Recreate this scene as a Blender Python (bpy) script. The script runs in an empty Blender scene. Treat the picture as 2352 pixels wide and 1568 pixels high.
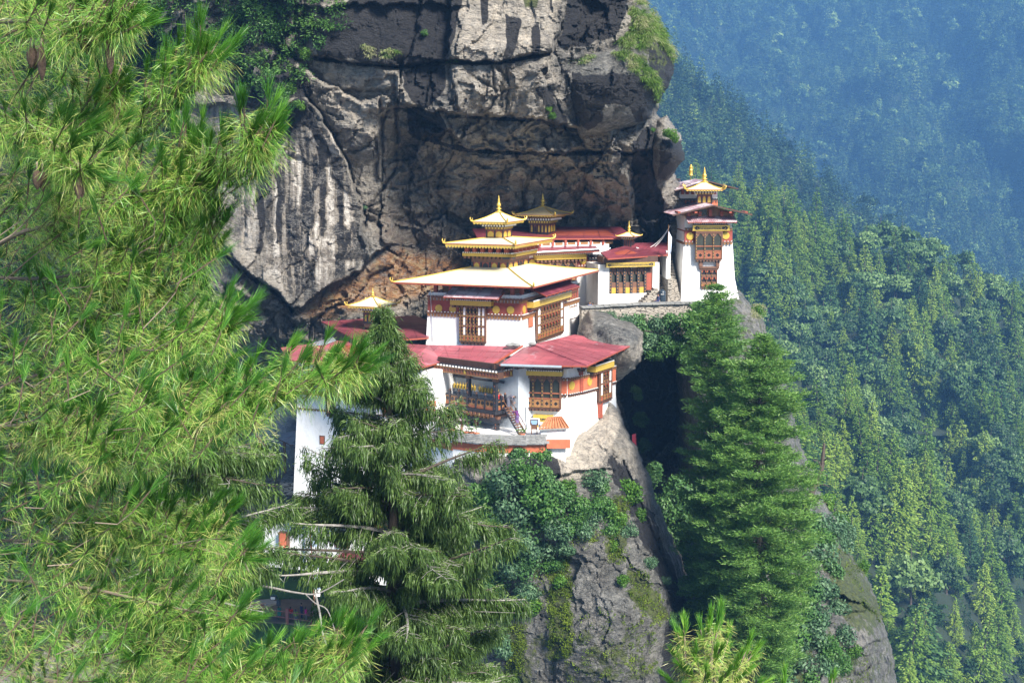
import bpy, bmesh, math, random
import numpy as np
from mathutils import Vector
R = math.radians
sc = bpy.context.scene
COL = sc.collection
# ------------------------------------------------------------------ camera
F_PX, CU, CV, PITCH = 3231.0, 1176.0, 784.0, R(7.65)      # photo frame of 2352 x 1568 px
cam = bpy.data.cameras.new("camera"); camo = bpy.data.objects.new("camera", cam); COL.objects.link(camo)
cam.sensor_width = 36.0; cam.lens = 36.0 * F_PX / 2352.0
cam.clip_start = 0.5; cam.clip_end = 9000
camo.location = (0, 0, 0); camo.rotation_euler = (R(90) - PITCH, 0, 0)
sc.camera = camo
# ------------------------------------------------------------------ light
SUN_EL, SUN_AZ = R(40), R(145)          # azimuth measured from +Y (view direction) clockwise
w = bpy.data.worlds.new("World"); sc.world = w; w.use_nodes = True
nt = w.node_tree
sky = nt.nodes.new("ShaderNodeTexSky"); sky.sky_type = 'NISHITA'; sky.sun_disc = False
sky.sun_elevation = SUN_EL; sky.sun_rotation = SUN_AZ; sky.altitude = 2500; sky.air_density = 1.0; sky.dust_density = 1.5
bg = nt.nodes["Background"]; bg.inputs[1].default_value = 0.075
nt.links.new(sky.outputs[0], bg.inputs[0])
sun = bpy.data.lights.new("sun", 'SUN'); sun.energy = 5.0; sun.angle = R(15); sun.color = (1.0, 0.945, 0.86)
suno = bpy.data.objects.new("sun", sun); COL.objects.link(suno)
sd = Vector((math.sin(SUN_AZ)*math.cos(SUN_EL), math.cos(SUN_AZ)*math.cos(SUN_EL), math.sin(SUN_EL)))
suno.rotation_euler = sd.to_track_quat('Z', 'Y').to_euler()
suno.location = (0, -30, 80)
sc.view_settings.view_transform = 'Standard'; sc.view_settings.look = 'None'
sc.view_settings.exposure = 1.3; sc.view_settings.gamma = 1
sc.cycles.max_bounces = 6; sc.cycles.diffuse_bounces = 3; sc.cycles.glossy_bounces = 2
sc.cycles.transmission_bounces = 3; sc.cycles.transparent_max_bounces = 4; sc.cycles.volume_bounces = 1
sc.cycles.use_denoising = True
sc.cycles.sample_clamp_indirect = 6
# ------------------------------------------------------------------ helpers
def P(u, v, d):
    """world point seen at photo pixel (u, v), d metres out along +Y"""
    xc = (u - CU) / F_PX; yc = (CV - v) / F_PX
    Y = math.cos(PITCH) + yc * math.sin(PITCH); Z = -math.sin(PITCH) + yc * math.cos(PITCH)
    return Vector((xc * d / Y, d, Z * d / Y))
def Pn(U, V, D):
    xc = (U - CU) / F_PX; yc = (CV - V) / F_PX
    Y = math.cos(PITCH) + yc * math.sin(PITCH); Z = -math.sin(PITCH) + yc * math.cos(PITCH)
    return np.stack([xc * D / Y, D + 0 * xc, Z * D / Y], -1)
def ppm(d): return F_PX / d
def tag(o, label=None, cat=None, group=None, kind=None):
    if label: o['label'] = label
    if cat: o['category'] = cat
    if group: o['group'] = group
    if kind: o['kind'] = kind
    return o
def thing(name, label, cat, loc, group=None, rz=0.0):
    o = bpy.data.objects.new(name, None); COL.objects.link(o); o.empty_display_size = .3
    o.location = loc; o.rotation_euler = (0, 0, rz)
    return tag(o, label, cat, group)
def copy_tree(o, parent=None):
    c = o.copy(); COL.objects.link(c)
    if parent: c.parent = parent
    for ch in list(o.children): copy_tree(ch, c)
    return c
def root_off(parent):
    off = Vector((0, 0, 0)); p = parent
    while p: off += p.location; p = p.parent
    return off
class MB:
    """collects faces in world space, then links ONE mesh"""
    def __init__(s): s.v = []; s.f = []; s.m = []; s.mats = []
    def mi(s, mat):
        if mat not in s.mats: s.mats.append(mat)
        return s.mats.index(mat)
    def add(s, vs, fs, mat):
        b = len(s.v); i = s.mi(mat)
        s.v += [tuple(v) for v in vs]
        for f in fs: s.f.append([b + k for k in f]); s.m.append(i)
    def hexa(s, q, mat):       # 8 points: 4 bottom, 4 top, same winding
        s.add(q, [(3,2,1,0),(4,5,6,7),(0,1,5,4),(1,2,6,5),(2,3,7,6),(3,0,4,7)], mat)
    def box(s, fr, s0, s1, z0, z1, o0, o1, mat):
        p = fr.pt
        s.hexa([p(s0,z0,o1),p(s1,z0,o1),p(s1,z0,o0),p(s0,z0,o0),p(s0,z1,o1),p(s1,z1,o1),p(s1,z1,o0),p(s0,z1,o0)], mat)
    def wbox(s, c, sx, sy, sz, mat, rz=0.0):
        fr = Fr((c[0], c[1]), (math.cos(rz), math.sin(rz)))
        s.box(fr, -sx/2, sx/2, c[2], c[2]+sz, -sy/2, sy/2, mat)
    def slab(s, top, th, mat, under=None):      # polygon (any plane) given thickness downward
        n = len(top); b = [Vector(p) - Vector((0,0,th)) for p in top]
        c = sum((Vector(p) for p in top), Vector()) / n
        s.add(top, [tuple(range(n))], mat)
        u = under or mat
        s.add(b, [tuple(reversed(range(n)))], u)
        s.add(list(top) + b, [(i, n+i, n+(i+1) % n, (i+1) % n) for i in range(n)], u)
    def prism(s, pts, z0, z1, mat):             # vertical prism on xy polygon
        n = len(pts)
        vs = [(p[0], p[1], z0) for p in pts] + [(p[0], p[1], z1) for p in pts]
        s.add(vs, [tuple(reversed(range(n))), tuple(range(n, 2*n))] + [(i, (i+1) % n, n+(i+1) % n, n+i) for i in range(n)], mat)
    def loft(s, bot, top, mat):
        n = len(bot)
        s.add(list(bot)+list(top), [tuple(reversed(range(n))), tuple(range(n, 2*n))] + [(i, (i+1) % n, n+(i+1) % n, n+i) for i in range(n)], mat)
    def tube(s, pts, rad, mat, n=6, caps=True):
        pts = [Vector(p) for p in pts]; k = len(pts)
        if not hasattr(rad, '__len__'): rad = [rad]*k
        vs = []; ref = None
        for i in range(k):
            d = (pts[min(i+1, k-1)] - pts[max(i-1, 0)])
            d = d.normalized() if d.length > 1e-9 else Vector((0,0,1))
            if ref is None: ref = d.orthogonal().normalized()
            x = (ref - d*ref.dot(d))
            x = x.normalized() if x.length > 1e-6 else d.orthogonal().normalized()
            ref = x; y = d.cross(x)
            for j in range(n):
                a = 2*math.pi*j/n
                vs.append(pts[i] + (x*math.cos(a) + y*math.sin(a))*rad[i])
        fs = [(i*n+j, i*n+(j+1) % n, (i+1)*n+(j+1) % n, (i+1)*n+j) for i in range(k-1) for j in range(n)]
        if caps: fs += [tuple(reversed(range(n))), tuple(range((k-1)*n, k*n))]
        s.add(vs, fs, mat)
    def lathe(s, c, prof, mat, n=12):           # prof: (r, z) list, around vertical axis at c
        vs = [(c[0]+r*math.cos(2*math.pi*j/n), c[1]+r*math.sin(2*math.pi*j/n), c[2]+z) for r, z in prof for j in range(n)]
        k = len(prof)
        fs = [(i*n+j, i*n+(j+1) % n, (i+1)*n+(j+1) % n, (i+1)*n+j) for i in range(k-1) for j in range(n)]
        fs += [tuple(reversed(range(n))), tuple(range((k-1)*n, k*n))]
        s.add(vs, fs, mat)
    def disc(s, fr, sc_, z, r, o0, o1, mat, n=24):
        vs = [fr.pt(sc_+r*math.cos(2*math.pi*j/n), z+r*math.sin(2*math.pi*j/n), o) for o in (o0, o1) for j in range(n)]
        s.add(vs, [tuple(reversed(range(n))), tuple(range(n, 2*n))] + [(j, (j+1) % n, n+(j+1) % n, n+j) for j in range(n)], mat)
    def obj(s, name, parent=None, smooth=False):
        me = bpy.data.meshes.new(name)
        off = root_off(parent)
        me.from_pydata([(x-off.x, y-off.y, z-off.z) for x, y, z in s.v], [], s.f)
        for m in s.mats: me.materials.append(m)
        me.polygons.foreach_set("material_index", s.m)
        if smooth: me.polygons.foreach_set("use_smooth", [True]*len(s.f))
        me.update()
        bm = bmesh.new(); bm.from_mesh(me); bmesh.ops.recalc_face_normals(bm, faces=bm.faces); bm.to_mesh(me); bm.free()
        o = bpy.data.objects.new(name, me); COL.objects.link(o)
        if parent: o.parent = parent
        return o
class Fr:
    """vertical plane: t runs to the right as seen from outside, n points outwards"""
    def __init__(s, O, t):
        s.O = Vector((O[0], O[1], 0)); s.t = Vector((t[0], t[1], 0)).normalized(); s.n = Vector((s.t.y, -s.t.x, 0))
    def pt(s, a, z, o=0.0):
        p = s.O + s.t*a + s.n*o
        return Vector((p.x, p.y, z))
    def hit(s, u, v, o=0.0):
        D = P(u, v, 1.0); k = (s.O + s.n*o).dot(s.n) / (D.x*s.n.x + D.y*s.n.y)
        q = D*k
        return (Vector((q.x, q.y, 0)) - s.O).dot(s.t), q.z
    def rect(s, u0, v0, u1, v1, o=0.0):
        um, vm = (u0+u1)/2, (v0+v1)/2
        return s.hit(u0, vm, o)[0], s.hit(u1, vm, o)[0], s.hit(um, v1, o)[1], s.hit(um, v0, o)[1]
def hitz(u, v, z):
    D = P(u, v, 1.0); return D * (z / D.z)
# ------------------------------------------------------------------ numpy noise
def _h(ix, iy, seed):
    n = (ix.astype(np.int64)*374761393 + iy.astype(np.int64)*668265263 + seed*982451653) & 0x7fffffff
    n = ((n ^ (n >> 13))*1274126177) & 0x7fffffff
    return ((n ^ (n >> 16)) & 0xffff)/65535.0
def vnoise(x, y, seed=0):
    ix, iy = np.floor(x), np.floor(y); fx, fy = x-ix, y-iy
    fx = fx*fx*fx*(fx*(fx*6-15)+10); fy = fy*fy*fy*(fy*(fy*6-15)+10)
    a, b = _h(ix, iy, seed), _h(ix+1, iy, seed); c, d = _h(ix, iy+1, seed), _h(ix+1, iy+1, seed)
    return (a+(b-a)*fx)*(1-fy) + (c+(d-c)*fx)*fy
def fbm(x, y, seed=0, oct=4, gain=.5):
    t = 0; a = 1; s = 0
    for k in range(oct):
        t = t + a*(vnoise(x*2**k+17.3*k, y*2**k-9.1*k, seed+k)-.5); s += a; a *= gain
    return t/s*2
def facets(x, y, seed, tilt=.3, off=.5):
    """Worley cells, each a tilted plane with its own offset; also distance to the cell border"""
    ix, iy = np.floor(x), np.floor(y)
    b1 = np.full(x.shape, 9.0); b2 = b1.copy(); h = np.zeros_like(x)
    for dx in (-1, 0, 1):
        for dy in (-1, 0, 1):
            cx, cy = ix+dx, iy+dy
            px = cx + _h(cx, cy, seed); py = cy + _h(cx, cy, seed+1)
            d = (x-px)**2 + (y-py)**2
            val = (_h(cx, cy, seed+2)-.5)*2*off + (x-px)*(_h(cx, cy, seed+3)-.5)*2*tilt + (y-py)*(_h(cx, cy, seed+4)-.5)*2*tilt
            n = d < b1
            b2 = np.where(n, b1, np.minimum(b2, d)); h = np.where(n, val, h); b1 = np.where(n, d, b1)
    return h, np.sqrt(b2)-np.sqrt(b1)
def sdist(poly, U, V):
    """signed distance to a polygon in px, positive inside"""
    p = np.array(poly, float); n = len(p)
    best = np.full(U.shape, 1e9); ins = np.zeros(U.shape, bool)
    for i in range(n):
        a, b = p[i], p[(i+1) % n]; e = b-a
        t = np.clip(((U-a[0])*e[0]+(V-a[1])*e[1])/max(e@e, 1e-9), 0, 1)
        best = np.minimum(best, (U-a[0]-t*e[0])**2+(V-a[1]-t*e[1])**2)
        c = ((a[1] > V) != (b[1] > V)) & (U < (b[0]-a[0])*(V-a[1])/((b[1]-a[1]) if b[1] != a[1] else 1e-9)+a[0])
        ins ^= c
    return np.where(ins, 1, -1)*np.sqrt(best)
def ldist(line, U, V):
    p = np.array(line, float); best = np.full(U.shape, 1e9)
    for a, b in zip(p[:-1], p[1:]):
        e = b-a; t = np.clip(((U-a[0])*e[0]+(V-a[1])*e[1])/max(e@e, 1e-9), 0, 1)
        best = np.minimum(best, (U-a[0]-t*e[0])**2+(V-a[1]-t*e[1])**2)
    return np.sqrt(best)
def sstep(a, b, x):
    t = np.clip((x-a)/(b-a), 0, 1); return t*t*(3-2*t)
def tps(pts):
    """thin-plate spline through (u, v, d)"""
    p = np.array(pts, float); X = p[:, :2]/400.0; n = len(p)
    r2 = ((X[:, None]-X[None])**2).sum(-1); K = np.where(r2 > 0, r2*np.log(r2+1e-12), 0)*.5 + np.eye(n)*1e-3
    Q = np.c_[np.ones(n), X]; A = np.zeros((n+3, n+3)); A[:n, :n] = K; A[:n, n:] = Q; A[n:, :n] = Q.T
    wt = np.linalg.solve(A, np.r_[p[:, 2], 0, 0, 0])
    def f(U, V):
        x, y = U/400.0, V/400.0; o = wt[n]+wt[n+1]*x+wt[n+2]*y
        for i in range(n):
            q = (x-X[i, 0])**2+(y-X[i, 1])**2
            o = o + wt[i]*.5*q*np.log(q+1e-12)
        return o
    return f
def np_mesh(name, V, Q, mat, attrs=None, parent=None, smooth=True):
    """V (n,3), Q (m,4) or (m,3) int"""
    me = bpy.data.meshes.new(name); k = Q.shape[1]
    V = V - np.array(root_off(parent))[None] if parent else V
    me.vertices.add(len(V)); me.vertices.foreach_set("co", np.ascontiguousarray(V, np.float32).ravel())
    me.loops.add(Q.size); me.loops.foreach_set("vertex_index", np.ascontiguousarray(Q, np.int32).ravel())
    me.polygons.add(len(Q)); me.polygons.foreach_set("loop_start", np.arange(len(Q), dtype=np.int32)*k)
    me.polygons.foreach_set("use_smooth", np.full(len(Q), smooth))
    me.materials.append(mat)
    for an, av in (attrs or {}).items():
        a = me.attributes.new(an, 'FLOAT', 'POINT'); a.data.foreach_set("value", np.ascontiguousarray(av, np.float32).ravel())
    me.update(calc_edges=True); me.validate()
    o = bpy.data.objects.new(name, me); COL.objects.link(o)
    if parent: o.parent = parent
    return o
class Leaves:
    """rhombic leaf / needle / spray faces"""
    def __init__(s): s.a = []
    def add(s, B, D, L, W, C, rng, side=None):
        n = len(B); D = D/np.maximum(np.linalg.norm(D, axis=1, keepdims=True), 1e-9)
        S = rng.normal(size=(n, 3)) if side is None else side
        S = np.cross(D, S); S /= np.maximum(np.linalg.norm(S, axis=1, keepdims=True), 1e-9)
        L = np.broadcast_to(L, (n,))[:, None]; W = np.broadcast_to(W, (n,))[:, None]; C = np.broadcast_to(C, (n,))
        M = B + D*L*.45
        s.a.append((np.stack([B, M+S*W*.5, B+D*L, M-S*W*.5], 1), C))
    def arrays(s):
        V = np.concatenate([x[0] for x in s.a]).reshape(-1, 3); C = np.repeat(np.concatenate([x[1] for x in s.a]), 4)
        return V, np.arange(len(V)).reshape(-1, 4), C
    def obj(s, name, mat, parent=None, off=None):
        V, Q, C = s.arrays()
        if off is not None: V = V - np.array(off)
        me_parent = parent if off is None else None
        o = np_mesh(name, V, Q, mat, {"tone": C}, me_parent, smooth=False)
        if parent: o.parent = parent
        return o
def unit(n, rng):
    a = rng.normal(size=(n, 3)); return a/np.linalg.norm(a, axis=1, keepdims=True)
# ------------------------------------------------------------------ materials
def newmat(name):
    m = bpy.data.materials.new(name); m.use_nodes = True; t = m.node_tree
    return m, t, t.nodes["Principled BSDF"]
def N(t, kind, **kw):
    n = t.nodes.new(kind)
    for k, v in kw.items(): setattr(n, k, v)
    return n
def ramp(t, stops, fac):
    r = t.nodes.new("ShaderNodeValToRGB"); e = r.color_ramp.elements
    while len(e) < len(stops): e.new(.5)
    for i, (p, c) in enumerate(stops): e[i].position = p; e[i].color = (*c, 1) if len(c) == 3 else c
    t.links.new(fac, r.inputs[0]); return r
def mix(t, fac, a, b, mode='MIX'):
    m = t.nodes.new("ShaderNodeMix"); m.data_type = 'RGBA'; m.blend_type = mode
    for sck, val in ((m.inputs[0], fac), (m.inputs[6], a), (m.inputs[7], b)):
        if hasattr(val, 'is_linked'): t.links.new(val, sck)
        elif isinstance(val, (int, float)): sck.default_value = val
        else: sck.default_value = (*val, 1)
    return m.outputs[2]
def mathn(t, op, a, b=0.0, clamp=False):
    m = t.nodes.new("ShaderNodeMath"); m.operation = op; m.use_clamp = clamp
    for i, val in ((0, a), (1, b)):
        if hasattr(val, 'is_linked'): t.links.new(val, m.inputs[i])
        else: m.inputs[i].default_value = val
    return m.outputs[0]
def noise(t, scale, detail=4, rough=.6, stretch=None, coord=None):
    tc = N(t, "ShaderNodeTexCoord"); src = tc.outputs["Object"]
    if stretch:
        mp = N(t, "ShaderNodeMapping"); mp.inputs["Scale"].default_value = stretch
        t.links.new(src, mp.inputs[0]); src = mp.outputs[0]
    n = N(t, "ShaderNodeTexNoise"); n.inputs["Scale"].default_value = scale; n.inputs["Detail"].default_value = detail; n.inputs["Roughness"].default_value = rough
    t.links.new(src, n.inputs["Vector"]); return n.outputs[0]
def bump(t, b, h, strength=.3, dist=.05):
    bn = N(t, "ShaderNodeBump"); bn.inputs["Strength"].default_value = strength; bn.inputs["Distance"].default_value = dist
    t.links.new(h, bn.inputs["Height"]); t.links.new(bn.outputs[0], b.inputs["Normal"])
def plain(name, c, rough=.6, var=.25, scale=3.0, metal=0.0, bumps=0.0, stretch=None):
    m, t, b = newmat(name)
    n = noise(t, scale, 5, .65, stretch)
    r = ramp(t, [(.25, tuple(x*(1-var) for x in c)), (.55, c), (.8, tuple(min(1, x*(1+var*.6)) for x in c))], n)
    t.links.new(r.outputs[0], b.inputs["Base Color"]); b.inputs["Roughness"].default_value = rough; b.inputs["Metallic"].default_value = metal
    if bumps: bump(t, b, noise(t, scale*6, 4), bumps, .03)
    return m
def attr(t, nm):
    a = N(t, "ShaderNodeAttribute"); a.attribute_name = nm; return a.outputs["Fac"]
def foliage(name, stops, gloss=.5, trans=.35, rough=.4):
    m, t, b = newmat(name)
    r = ramp(t, stops, attr(t, "tone"))
    t.links.new(r.outputs[0], b.inputs["Base Color"]); b.inputs["Roughness"].default_value = rough
    b.inputs["Specular IOR Level"].default_value = gloss
    tr = N(t, "ShaderNodeBsdfTranslucent"); t.links.new(r.outputs[0], tr.inputs[0])
    mx = N(t, "ShaderNodeMixShader"); mx.inputs[0].default_value = trans
    t.links.new(b.outputs[0], mx.inputs[1]); t.links.new(tr.outputs[0], mx.inputs[2])
    t.links.new(mx.outputs[0], t.nodes["Material Output"].inputs[0])
    return m
# ------------------------------------------------------------------ shared materials
def plaster_mat():
    m, t, b = newmat("white_plaster")
    r = ramp(t, [(.3, (.66, .65, .62)), (.5, (.80, .79, .77)), (.75, (.85, .85, .83))], noise(t, 1.1, 6, .7, (1, 1, .35)))
    sp = ramp(t, [(.66, (0, 0, 0)), (.72, (1, 1, 1))], noise(t, 7, 3, .6))
    c = mix(t, mathn(t, 'MULTIPLY', sp.outputs[0], .22), r.outputs[0], (.38, .35, .31))
    t.links.new(c, b.inputs["Base Color"]); b.inputs["Roughness"].default_value = .85
    bump(t, b, noise(t, 5, 5, .7), .5, .06)
    return m
def roof_mat(name, base, pale, pale_amt, dark=(.13, .03, .045), corr=1.0):
    m, t, b = newmat(name)
    tc = N(t, "ShaderNodeTexCoord"); mp = N(t, "ShaderNodeMapping"); mp.inputs["Rotation"].default_value = (0, 0, R(24)); t.links.new(tc.outputs["Object"], mp.inputs[0])
    bk = N(t, "ShaderNodeTexBrick"); bk.inputs["Scale"].default_value = 1.0; bk.inputs["Brick Width"].default_value = 2.3; bk.inputs["Row Height"].default_value = 1.25; bk.inputs["Mortar Size"].default_value = .025
    bk.inputs["Color1"].default_value = (.68, .68, .70, 1); bk.inputs["Color2"].default_value = (1.12, 1.08, 1.08, 1); bk.inputs["Mortar"].default_value = (.35, .33, .33, 1); t.links.new(mp.outputs[0], bk.inputs["Vector"])
    r = ramp(t, [(.3, tuple(x*.72 for x in base)), (.5, base), (.72, tuple(min(1, x*1.22) for x in base))], noise(t, .35, 6, .65))
    c = mix(t, ramp(t, [(.6, (0, 0, 0)), (.7, (.6, .6, .6))], noise(t, .9, 6, .7)).outputs[0], r.outputs[0], dark)
    pf = ramp(t, [(1-pale_amt, (0, 0, 0)), (min(1.0, 1.08-pale_amt), (.8, .8, .8))], noise(t, .55, 7, .75))
    c = mix(t, pf.outputs[0], c, pale)
    c = mix(t, 1.0, c, bk.outputs[0], 'MULTIPLY')
    t.links.new(c, b.inputs["Base Color"]); b.inputs["Roughness"].default_value = .42
    bump(t, b, noise(t, 2.2, 4), .25, .05)
    return m
def stone_mat():
    m, t, b = newmat("stone_masonry")
    tc = N(t, "ShaderNodeTexCoord"); mp = N(t, "ShaderNodeMapping"); mp.inputs["Scale"].default_value = (1.6, 1.6, 4.5)
    t.links.new(tc.outputs["Object"], mp.inputs[0])
    v = N(t, "ShaderNodeTexVoronoi"); v.inputs["Scale"].default_value = 1.0; t.links.new(mp.outputs[0], v.inputs["Vector"])
    v2 = N(t, "ShaderNodeTexVoronoi"); v2.feature = 'DISTANCE_TO_EDGE'; v2.inputs["Scale"].default_value = 1.0; t.links.new(mp.outputs[0], v2.inputs["Vector"])
    c = mix(t, .6, ramp(t, [(0, (.16, .14, .12)), (.5, (.34, .30, .25)), (1, (.50, .46, .40))], noise(t, 3, 4)).outputs[0], ramp(t, [(0, (.18, .16, .13)), (1, (.48, .43, .36))], mathn(t, 'FRACT', v.outputs["Distance"])).outputs[0])
    e = ramp(t, [(.02, (.05, .045, .04)), (.09, (1, 1, 1))], v2.outputs["Distance"])
    c = mix(t, 1.0, c, e.outputs[0], 'MULTIPLY')
    t.links.new(c, b.inputs["Base Color"]); b.inputs["Roughness"].default_value = .9
    bump(t, b, v2.outputs["Distance"], .6, .1)
    return m
M_WHITE = plaster_mat()
M_GREYW = plain("grey_blue_plaster", (.42, .46, .50), .9, .2, 2, bumps=.3)  # grey-blue plaster, as on the balcony back wall
M_RED = plain("red_ochre_band", (.27, .060, .040), .85, .25, 2.5, bumps=.3)
M_BRICK = plain("orange_red_plaster", (.50, .135, .065), .9, .25, 2.2, bumps=.4)
M_WOOD = plain("dark_wood", (.075, .035, .022), .6, .45, 6, stretch=(1, 1, .3))
M_WOODM = plain("brown_painted_wood", (.15, .068, .038), .6, .35, 6)
M_BLACKW = plain("black_painted_wood", (.022, .022, .028), .5, .3, 5)
M_REDW = plain("red_painted_wood", (.30, .065, .035), .55, .3, 5)
M_OCHRE = plain("ochre_painted_wood", (.27, .13, .045), .55, .4, 5)
M_ORNG = plain("orange_painted_panel", (.27, .088, .040), .55, .4, 5)
M_GOLD = plain("gold_paint", (.56, .38, .06), .42, .22, 6, metal=.25)
M_GOLDR = plain("gilded_roof_sheet", (.84, .74, .47), .42, .12, 1.2)
M_GOLDT = plain("gilt_trim", (.72, .50, .10), .3, .3, 8, metal=.5)
M_DGOLD = plain("tarnished_gold_roof", (.58, .47, .27), .45, .3, 2.5, metal=.1)
M_DARK = plain("dark_opening", (.010, .010, .012), .35, .2, 2)
M_GLASS = plain("window_glass_dark", (.03, .035, .03), .12, .4, 2)
M_PANEL = plain("white_infill_panel", (.78, .77, .74), .8, .08, 6)
M_MAROON = roof_mat("maroon_roof_sheet", (.20, .045, .060), (.44, .32, .34), .30)
M_PINK = roof_mat("sun_faded_red_roof_sheet", (.36, .095, .112), (.62, .48, .50), .40)
M_RUST = roof_mat("rusty_grey_roof_sheet", (.30, .33, .37), (.26, .12, .09), .44, (.2, .13, .12))
M_TAN = roof_mat("tan_roof_sheet", (.48, .33, .20), (.55, .45, .33), .35, (.3, .2, .12))
M_SHEEN = roof_mat("pale_worn_maroon_sheet", (.40, .24, .27), (.66, .62, .64), .52, (.22, .06, .08))
M_PIPE = plain("galvanised_pipe", (.42, .48, .52), .35, .2, 3, metal=.6)
M_SLATE = plain("grey_slate", (.23, .23, .22), .85, .45, 2.5, bumps=.5)
M_STONE = stone_mat()
M_TERRA = plain("terracotta", (.45, .16, .08), .8, .25, 6)
M_TILEO = plain("orange_roof_tile", (.50, .20, .09), .8, .5, 3)
M_BARK = plain("bark", (.085, .065, .052), .9, .5, 7, bumps=.5)
M_BARKP = plain("pale_lichened_bark", (.30, .28, .26), .9, .55, 5, bumps=.5)
M_TWIG = plain("pine_twig_bark", (.22, .17, .13), .8, .4, 30)
M_CONE = plain("brown_cone", (.16, .105, .075), .75, .55, 45, bumps=.8)
M_EARTH = plain("brown_earth_path", (.23, .17, .12), .95, .25, .8, bumps=.5)
M_GRASSG = plain("grassy_ground", (.055, .12, .025), .95, .4, .9, bumps=.6)
M_CONC = plain("pale_concrete", (.50, .46, .40), .9, .15, 2)
M_POST = plain("pink_brown_fence_post", (.36, .14, .12), .8, .2, 5)
M_TANK = plain("black_blue_plastic", (.022, .035, .05), .35, .2, 4)
M_SKIN = plain("skin", (.36, .19, .12), .6, .1, 5)
M_HAIR = plain("black_hair", (.012, .011, .011), .45, .2, 5)
M_TARP = plain("crumpled_tarpaulin", (.62, .52, .55), .5, .35, 6, bumps=.6)
def cloth(name, c): return plain(name, c, .85, .18, 8)
# foliage
F_PINE = foliage("blue_pine_needles", [(0, (.018, .080, .016)), (.35, (.070, .225, .026)), (.65, (.185, .41, .052)), (.85, (.38, .50, .11)), (1, (.48, .46, .15))], .5, .24, .38)
F_CYP = foliage("cypress_sprays", [(0, (.028, .060, .014)), (.5, (.078, .145, .030)), (.85, (.16, .25, .060)), (1, (.26, .34, .14))], .4, .3, .45)
F_BIGP = foliage("tall_pine_needles", [(0, (.045, .12, .024)), (.5, (.125, .26, .048)), (1, (.26, .41, .09))], .4, .35, .45)
F_CONI = foliage("yellow_green_conifer_foliage", [(0, (.075, .15, .022)), (.5, (.16, .27, .038)), (1, (.28, .37, .06))], .25, .3, .6)
F_CONID = foliage("dark_conifer_foliage", [(0, (.028, .068, .028)), (.5, (.055, .125, .042)), (1, (.105, .20, .058))], .25, .25, .6)
F_BROAD = foliage("oak_foliage", [(0, (.030, .065, .022)), (.5, (.075, .145, .038)), (1, (.16, .25, .070))], .3, .2, .55)
F_BUSH = foliage("shrub_leaves", [(0, (.028, .085, .016)), (.5, (.065, .165, .030)), (1, (.14, .27, .060))], .4, .3, .5)
F_BUSHD = foliage("dark_shrub_leaves", [(0, (.030, .085, .024)), (.5, (.070, .165, .046)), (1, (.15, .27, .08))], .35, .25, .5)
F_BUSHB = foliage("blue_green_shrub_leaves", [(0, (.036, .085, .040)), (.5, (.085, .17, .080)), (1, (.19, .30, .155))], .35, .25, .5)
F_GRASS = foliage("grass_blades", [(0, (.06, .12, .02)), (.5, (.13, .24, .04)), (.8, (.22, .31, .08)), (1, (.40, .40, .22))], .3, .4, .5)
F_FERN = foliage("fern_green_leaves", [(0, (.035, .10, .012)), (.5, (.08, .19, .022)), (1, (.15, .28, .04))], .35, .35, .5)
F_MOSS = foliage("moss", [(0, (.05, .085, .010)), (.5, (.11, .165, .018)), (1, (.20, .27, .035))], .1, .2, .8)
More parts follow.
